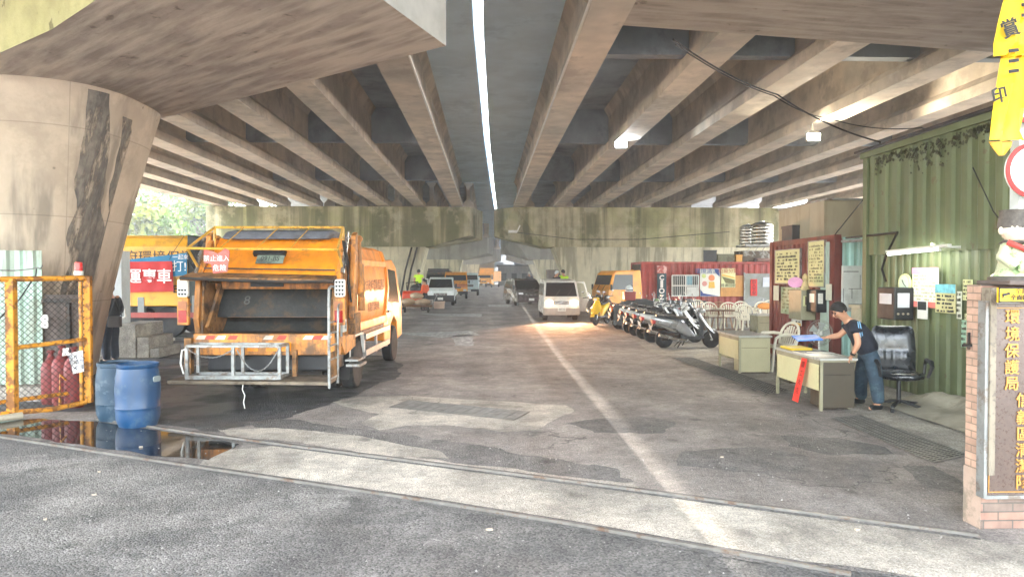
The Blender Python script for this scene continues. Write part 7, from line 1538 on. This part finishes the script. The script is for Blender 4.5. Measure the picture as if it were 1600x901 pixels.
# orange crane lorry at the right, cab seen from its side
a = PZ(921, 492); cr = lorry('orange lorry cab with a dark side window parked beside the covered scooter', (a.x+.1, 31.5, 0), R(-76), otp, None, L=5.2, W=1.9)
cb_ = PY(984, 462, 34.5); t = thing('lattice_crane', 'folded lattice boom and stacked frames behind the orange cab', 'crane', (cb_.x-.4, 35, 0)); mb = MB(); x0 = PY(962, 440, 35).x; x1 = PY(992, 440, 35).x
z0, z1 = PY(962, 462, 35).z, PY(962, 428, 35).z
for i in range(6): xa = x0+(x1-x0)*i/6; xb = x0+(x1-x0)*(i+1)/6; mb.bar((xa, 35, z0 if i % 2 else z1), (xb, 35, z1 if i % 2 else z0), .06)
mb.bar((x0, 35, z0), (x1, 35, z0), .08); mb.bar((x0-.1, 35, z1), (x1, 35, z1+.2), .08); mb.box(x0, x1, 35, 36, .5, .75); mb.build('lattice', otp, t, world=True); mb = MB(); mb.box(x0+.1, x0+.8, 34.7, 35.4, .75, 1.35); mb.box(x0+.1, x1, 35, 36, 0, .5); mb.build('load', mat('pale_load_box', rgb(190, 170, 150), .7), t, world=True, bev=.04)
# machine, cart with sacks at left
a = PZ(655, 485); t = thing('sweeping_machine', 'small orange sweeping machine parked behind the sack cart', 'machine', (a.x-.5, a.y+1.2, 0)); mb = MB(); mb.prism([(-.2, .35), (-.2, .9), (.1, 1.05), (.9, 1.0), (1.3, .8), (1.35, .35)], 'x', -.55, .55); mb.build('body', mat('red_orange_paint', rgb(214, 76, 46), .45, var=.15), t, bev=.05)
mb = MB(); mb.tube([(-.3, .1, 1.0), (-.35, 0, 1.5), (.3, 0, 1.55), (.3, .9, 1.3)], .03, 8); mb.build('roll_bar', black, t, smooth=True); mb = MB(); mb.ball((.1, .6, 1.15), (.3, .3, .25), 14, 8); mb.build('engine_cover', black, t, smooth=True)
for x in (-.55, .55):
    for y in (.1, 1.1): wheel(t, x, y, .26, .16, 1 if x > 0 else -1)
a2 = PZ(660, 488); t = thing('hand_cart', 'low wooden cart in front of the small orange machine', 'cart', (a2.x-.2, a2.y, 0)); mb = MB(); mb.box(-.9, .7, -.4, .5, .3, .38); mb.build('deck', wood, t, bev=.01)
for x in (-.7, .5): wheel(t, x, 0, .15, .08, 1)
mb = MB(); mb.tube([(.7, 0, .35), (.95, 0, .9), (.95, .3, .9)], .02, 6); mb.build('handle', steel, t)
sack = mat('beige_sack', rgb(178, 156, 128), .9, var=.15, bump=.4, bs=9)
for (dx, dz, r_, lab) in ((-.55, .56, (.4, .35, .18), 'beige sack lying at the outer side of the hand cart'), (.2, .55, (.42, .36, .17), 'beige sack lying at the inner side of the hand cart'), (-.1, .86, (.36, .3, .16), 'beige sack on top of the other sacks on the hand cart')):
    t = thing('sack', lab, 'sack', (a2.x-.2+dx, a2.y, dz)); mb = MB(); mb.ball((0, 0, 0), r_, 18, 10); o = mb.build('bag', sack, t, smooth=True)
    for v in o.data.vertices: v.co += v.co.normalized()*.05*mnoise.noise(v.co*5+Vector((dx*9, 0, 0)))
a3 = PZ(689, 482); t = thing('crate', 'small pale pink crate standing on the road side of the sack cart', 'crate', (a3.x-.1, a3.y, 0)); mb = MB(); mb.box(-.3, .3, -.2, .2, 0, .34); mb.build('body', mat('pinkish_crate', rgb(206, 180, 160), .7), t, bev=.03); mb = MB(); mb.box(-.33, .33, -.23, .23, .34, .42); mb.build('rim', mat('pinkish_crate', rgb(206, 180, 160)), t, bev=.01)
# people in high-visibility vests
hv = mat('high_visibility_cloth', rgb(196, 240, 40), .6, var=.05)
q = PZ(656, 478); t = thing('loading_platform', 'low grey platform behind the orange machine', 'platform', (PY(654, 470, 41).x, 41, 0)); xx = PY(654, 470, 41).x; mb = MB(); mb.box(xx-.8, xx+.8, 40.6, 41.8, 0, .5); mb.build('platform', C_SLAB, t, world=True, bev=.01)
standing('person in a bright yellow green vest standing on the platform at left', xx, 41.1, R(0), .5, 1.0, hv, dkc, hands=False, sub=1, sleeve=.5)
standing('person in orange and white clothes beside the small orange machine', PY(664, 470, 38.6).x, 38.6, R(60), 0, .98, mat('orange_vest_cloth', rgb(226, 96, 50), .7), dkc, hands=False, sub=1, sleeve=1.2)
xx = PY(880, 470, 36).x; t = thing('loading_platform', 'low grey platform behind the white minivan', 'platform', (xx, 36, 0)); mb = MB(); mb.box(xx-1.2, xx+.8, 35.4, 36.6, 0, .45); mb.build('platform', C_SLAB, t, world=True, bev=.01)
standing('person in a bright yellow green vest behind the white minivan', xx, 35.9, R(20), .45, 1.0, hv, dkc, hands=False, sub=1, sleeve=.5)
standing('person in dark clothes with a pale helmet left of the vest behind the white minivan', PY(869, 470, 35.9).x, 35.9, R(-60), .45, .97, dkc, dkc, hands=False, sub=1, sleeve=1.2, capm=mat('helmet_grey', rgb(206, 214, 218)))
standing('person with a white cap beyond the dark people carrier', PY(827, 470, 56).x, 56, R(20), .35, 1.05, dkc, dkc, hands=False, sub=1, sleeve=1.2, capm=white)
a = PZ(797, 446); motor('car', 'pale car far down the road before the end building', 'car', (a.x+1.2, a.y, 0), R(0), 4.2, 1.7, [(.0, .3), (0, .7), (.9, .9), (1.6, 1.4), (3, 1.42), (3.9, .95), (4.2, .9), (4.2, .3)], wp, belt=.9, tap=.8, ws=((.9, .9), (1.6, 1.4)), wheels=(.8, 3.3), lamp=(.6, .62, .24, .1, 0))
# end of the road
gw = mat('grey_block_wall', rgb(120, 120, 116), .8, var=.2, vs=.5, world=True, streak=(rgb(90, 90, 88), .5)); bw = mat('brownish_wall', rgb(150, 132, 108), .8, var=.15, vs=.6, world=True)
def house(label, x0, x1, y0, y1, h, m, rows=1, cols=3, roofm=None):
    t_ = thing('building', label, 'building', ((x0+x1)/2, y0, 0)); mb = MB(); mb.box(x0, x1, y0, y1, 0, h); mb.build('wall', m, t_, world=True)
    mb = MB(); mb.box(x0-.3, x1+.3, y0-.3, y1+.3, h, h+.25); mb.build('roof', roofm or dksteel, t_, world=True)
    for r_ in range(rows):
        for c_ in range(cols):
            xa = x0+(x1-x0)*(c_+.25)/cols; xb = x0+(x1-x0)*(c_+.75)/cols; z = 1.0+r_*2.8; mb = MB(); mb.box(xa, xb, y0-.04, y0, z, z+1.3); mb.build('window', glassd, t_, world=True)
    return t_
house('low grey building closing the far end of the road', 2.0, 9.5, 128, 136, 3.6, gw, 1, 4)
house('brown roofed shed on the left near the dump truck', -6.5, 1.2, 124, 134, 4.6, bw, 1, 3)
house('tall pale block behind the far end of the viaduct', -30, 40, 168, 176, 14, gw, 4, 14)
t = thing('site_container', 'dark container standing on the right side far beyond the vans', 'container', (9, 72, 0)); mb = MB(); mb.box(6.2, 12.3, 72, 74.4, 0, 2.5); mb.build('shell', mat('dark_brown_container', rgb(84, 70, 60), .7, var=.2, world=True), t, world=True); mb = MB(); mb.box(6.9, 8.2, 71.96, 72, .2, 2.0); mb.build('door', dksteel, t, world=True)
# ================================================================ lamps on the girders
def flood(px, py, Y, lab, m, col, e):
    p = PY(px, py, Y); t = thing('flood_lamp', lab, 'lamp', tuple(p)); mb = MB(); mb.box(p.x-.2, p.x+.2, p.y-.02, p.y+.12, p.z-.12, p.z+.12); mb.build('housing', steel, t, world=True, bev=.01)
    mb = MB(); mb.prism(rrect(p.x-.18, p.x+.18, p.z-.1, p.z+.1, .02), 'y', p.y-.035, p.y-.022); mb.build('lens', m, t, world=True)
    mb = MB(); mb.tube([(p.x-.18, p.y+.04, p.z), (p.x-.2, p.y+.06, p.z+.15), (p.x, p.y+.08, p.z+.22), (p.x+.2, p.y+.06, p.z+.15), (p.x+.18, p.y+.04, p.z)], .012, 5); mb.bar((p.x, p.y+.08, p.z+.2), (p.x, p.y+.08, max(p.z+.35, H+.02)), .03); mb.build('bracket', steel, t, world=True)
    l = bpy.data.lights.new('flood_light', 'SPOT'); l.energy = e; l.color = col; l.shadow_soft_size = .1; l.spot_size = R(170); l.spot_blend = .4; o = link('flood_light', l); o.location = p+Vector((0, -.12, -.02)); o.rotation_euler = (R(75), 0, R(180))
flood(970, 226, 23.0, 'cold white flood lamp under the second girder right of the gap', mat('cold_lamp_lens', (.8, .9, 1), .3, var=0, emit=6), (.85, .93, 1), 12)
flood(1271, 214, 20.0, 'bright warm flood lamp hanging above the maroon container', mat('warm_lamp_lens', (1, .9, .7), .3, var=0, emit=10), (1, .85, .62), 75)
# ================================================================ cables
cordline('overhead_cable', 'black double cable crossing under the right girders from the near cross beam', [PY(1052, 62, 13.2), PY(1215, 148, 16), PY(1375, 222, 14), PY(1372, 290, 12.6)], .018, sag=.12)
cordline('overhead_cable', 'second black cable running close beside the double cable under the girders', [PY(1056, 70, 13.2), PY(1210, 150, 16.2), PY(1300, 186, 17)], .014, sag=.1)
cordline('overhead_cable', 'thin cable slung from the near cross beam to the green shed roof', [PY(1300, 186, 17), PY(1440, 200, 13), PY(1530, 188, 11)], .012, sag=.1)
cordline('stay_cable', 'thin cable slanting down across the upper green shed wall', [PX(1520, 262, 6.72), PX(1552, 330, 6.7), PX(1590, 380, 6.6)], .008)
cordline('stay_cable', 'black stay slanting down to the roof of the maroon container', [PY(1368, 288, 14.0), PY(1300, 372, 14.5)], .012)
cordline('wall_cable', 'thin cable strung along the mossy cross wall', [PY(798, 362, 44.5), PY(900, 374, 44.5), PY(1000, 374, 44.5), PY(1140, 362, 44.5)], .02)
# fixtures on the far cap
t = thing('wall_fixture', 'small white camera bracket on the right far cap tip', 'camera', tuple(PY(803, 362, 44.5))); c = PY(803, 362, 44.6); mb = MB(); mb.box(c.x-.35, c.x+.2, 44.3, 44.6, c.z-.08, c.z+.08); mb.bar((c.x+.2, 44.5, c.z), (c.x+.38, 44.5, c.z+.4), .08); mb.build('housing', white, t, world=True)
# ================================================================ trees beyond the left edge
leafm = mat('sunlit_leaf', rgb(74, 106, 18), .6, var=.5, vs=.7, world=True, seccol=rgb(112, 120, 20)); barkm = mat('bark', rgb(96, 84, 70), .9, var=.2)
b_ = leafm.node_tree.nodes['Principled BSDF']; b_.inputs['Subsurface Weight'].default_value = 0; b_.inputs['Transmission Weight'].default_value = 0
def tree_mesh(seed, h, rad, nl=5200, ls=.34):
    rr = random.Random(seed); tr = MB(); tr.tube([(0, 0, -.1), (.1, 0, h*.25), (-.1, .1, h*.5), (.1, 0, h*.8)], [h*.035, h*.028, h*.018, h*.006], 8); cl = []
    for k in range(14):
        a = rr.uniform(0, 6.28); z = rr.uniform(.3, .95)*h; r_ = rad*rr.uniform(.35, .85)*math.sin(min(1, (1.15-z/h)*1.5)*1.57); p = Vector((math.cos(a)*r_, math.sin(a)*r_, z)); cl.append((p, rad*rr.uniform(.28, .5))); tr.tube([(0, 0, z*.6), p*.6+Vector((0, 0, z*.3)), p], [h*.012, h*.008, h*.003], 5)
    lf = MB()
    for i in range(nl):
        c, r_ = cl[rr.randrange(len(cl))]; d = Vector((rr.gauss(0, 1), rr.gauss(0, 1), rr.gauss(0, .8))).normalized()*r_*rr.uniform(.4, 1.05); p = c+d; s_ = ls*rr.uniform(.5, 1.2); u = Vector((rr.gauss(0, 1), rr.gauss(0, 1), rr.gauss(0, 1))).normalized(); w_ = u.orthogonal().normalized(); w_.rotate(Matrix.Rotation(rr.uniform(0, 6.28), 3, u)); q = u.cross(w_)
        lf.quad(p-w_*s_, p-q*s_*.5, p+w_*s_, p+q*s_*.5)
    return tr, lf
protos = []
for k, (h, rad) in enumerate(((11, 5.2), (14, 6.4), (9, 4.6))):
    t = thing('tree', '', 'tree', (0, 0, 0), 0, 'trees beyond the open left side'); tr, lf = tree_mesh(40+k, h, rad); tr.build('trunk', barkm, t, smooth=True); lf.build('crown', leafm, t); protos.append(t)
spots = [(-31, 40, 'tree just left of the left deck edge, partly behind the column', 0), (-36, 50, 'broad tree in the middle of the bright gap on the left', 1), (-30, 58, 'tree beside the sunlit pier end on the left', 2), (-40, 66, 'taller tree behind the others in the left gap', 1), (-27, 70, 'tree seen past the end of the far left pier', 0), (-46, 45, 'tree at the outer edge of the left gap', 1), (-34, 84, 'tree far back on the left side', 0), (-48, 62, 'tree far out on the left behind the broad tree', 2), (-24, 96, 'tree far down beyond the left deck', 1), (-30, 30, 'tree closest to the yard behind the near column', 2)]
seen_ = set()
for x, y, lab, k in spots:
    sc_ = 1+.45*(x < -33)
    p = protos[k]
    if k not in seen_: seen_.add(k); p.location = (x, y, 0); p['label'] = lab; p.rotation_euler = (0, 0, x); p.scale = (sc_,)*3
    else: dup(p, (x, y, 0), y*1.3, lab).scale = (sc_,)*3
mb = MB(); rr = random.Random(77)
for i in range(9000):
    x = rr.uniform(-42, -22); y = rr.uniform(20, 100); z = rr.uniform(0, 2.6)*rr.random()+.2; s_ = rr.uniform(.15, .4); u = Vector((rr.gauss(0, 1), rr.gauss(0, 1), rr.gauss(0, 1))).normalized(); w_ = u.orthogonal().normalized(); q = u.cross(w_); p = Vector((x, y, z)); mb.quad(p-w_*s_, p-q*s_*.6, p+w_*s_, p+q*s_*.6)
mb.build('undergrowth', leafm)['kind'] = 'stuff'
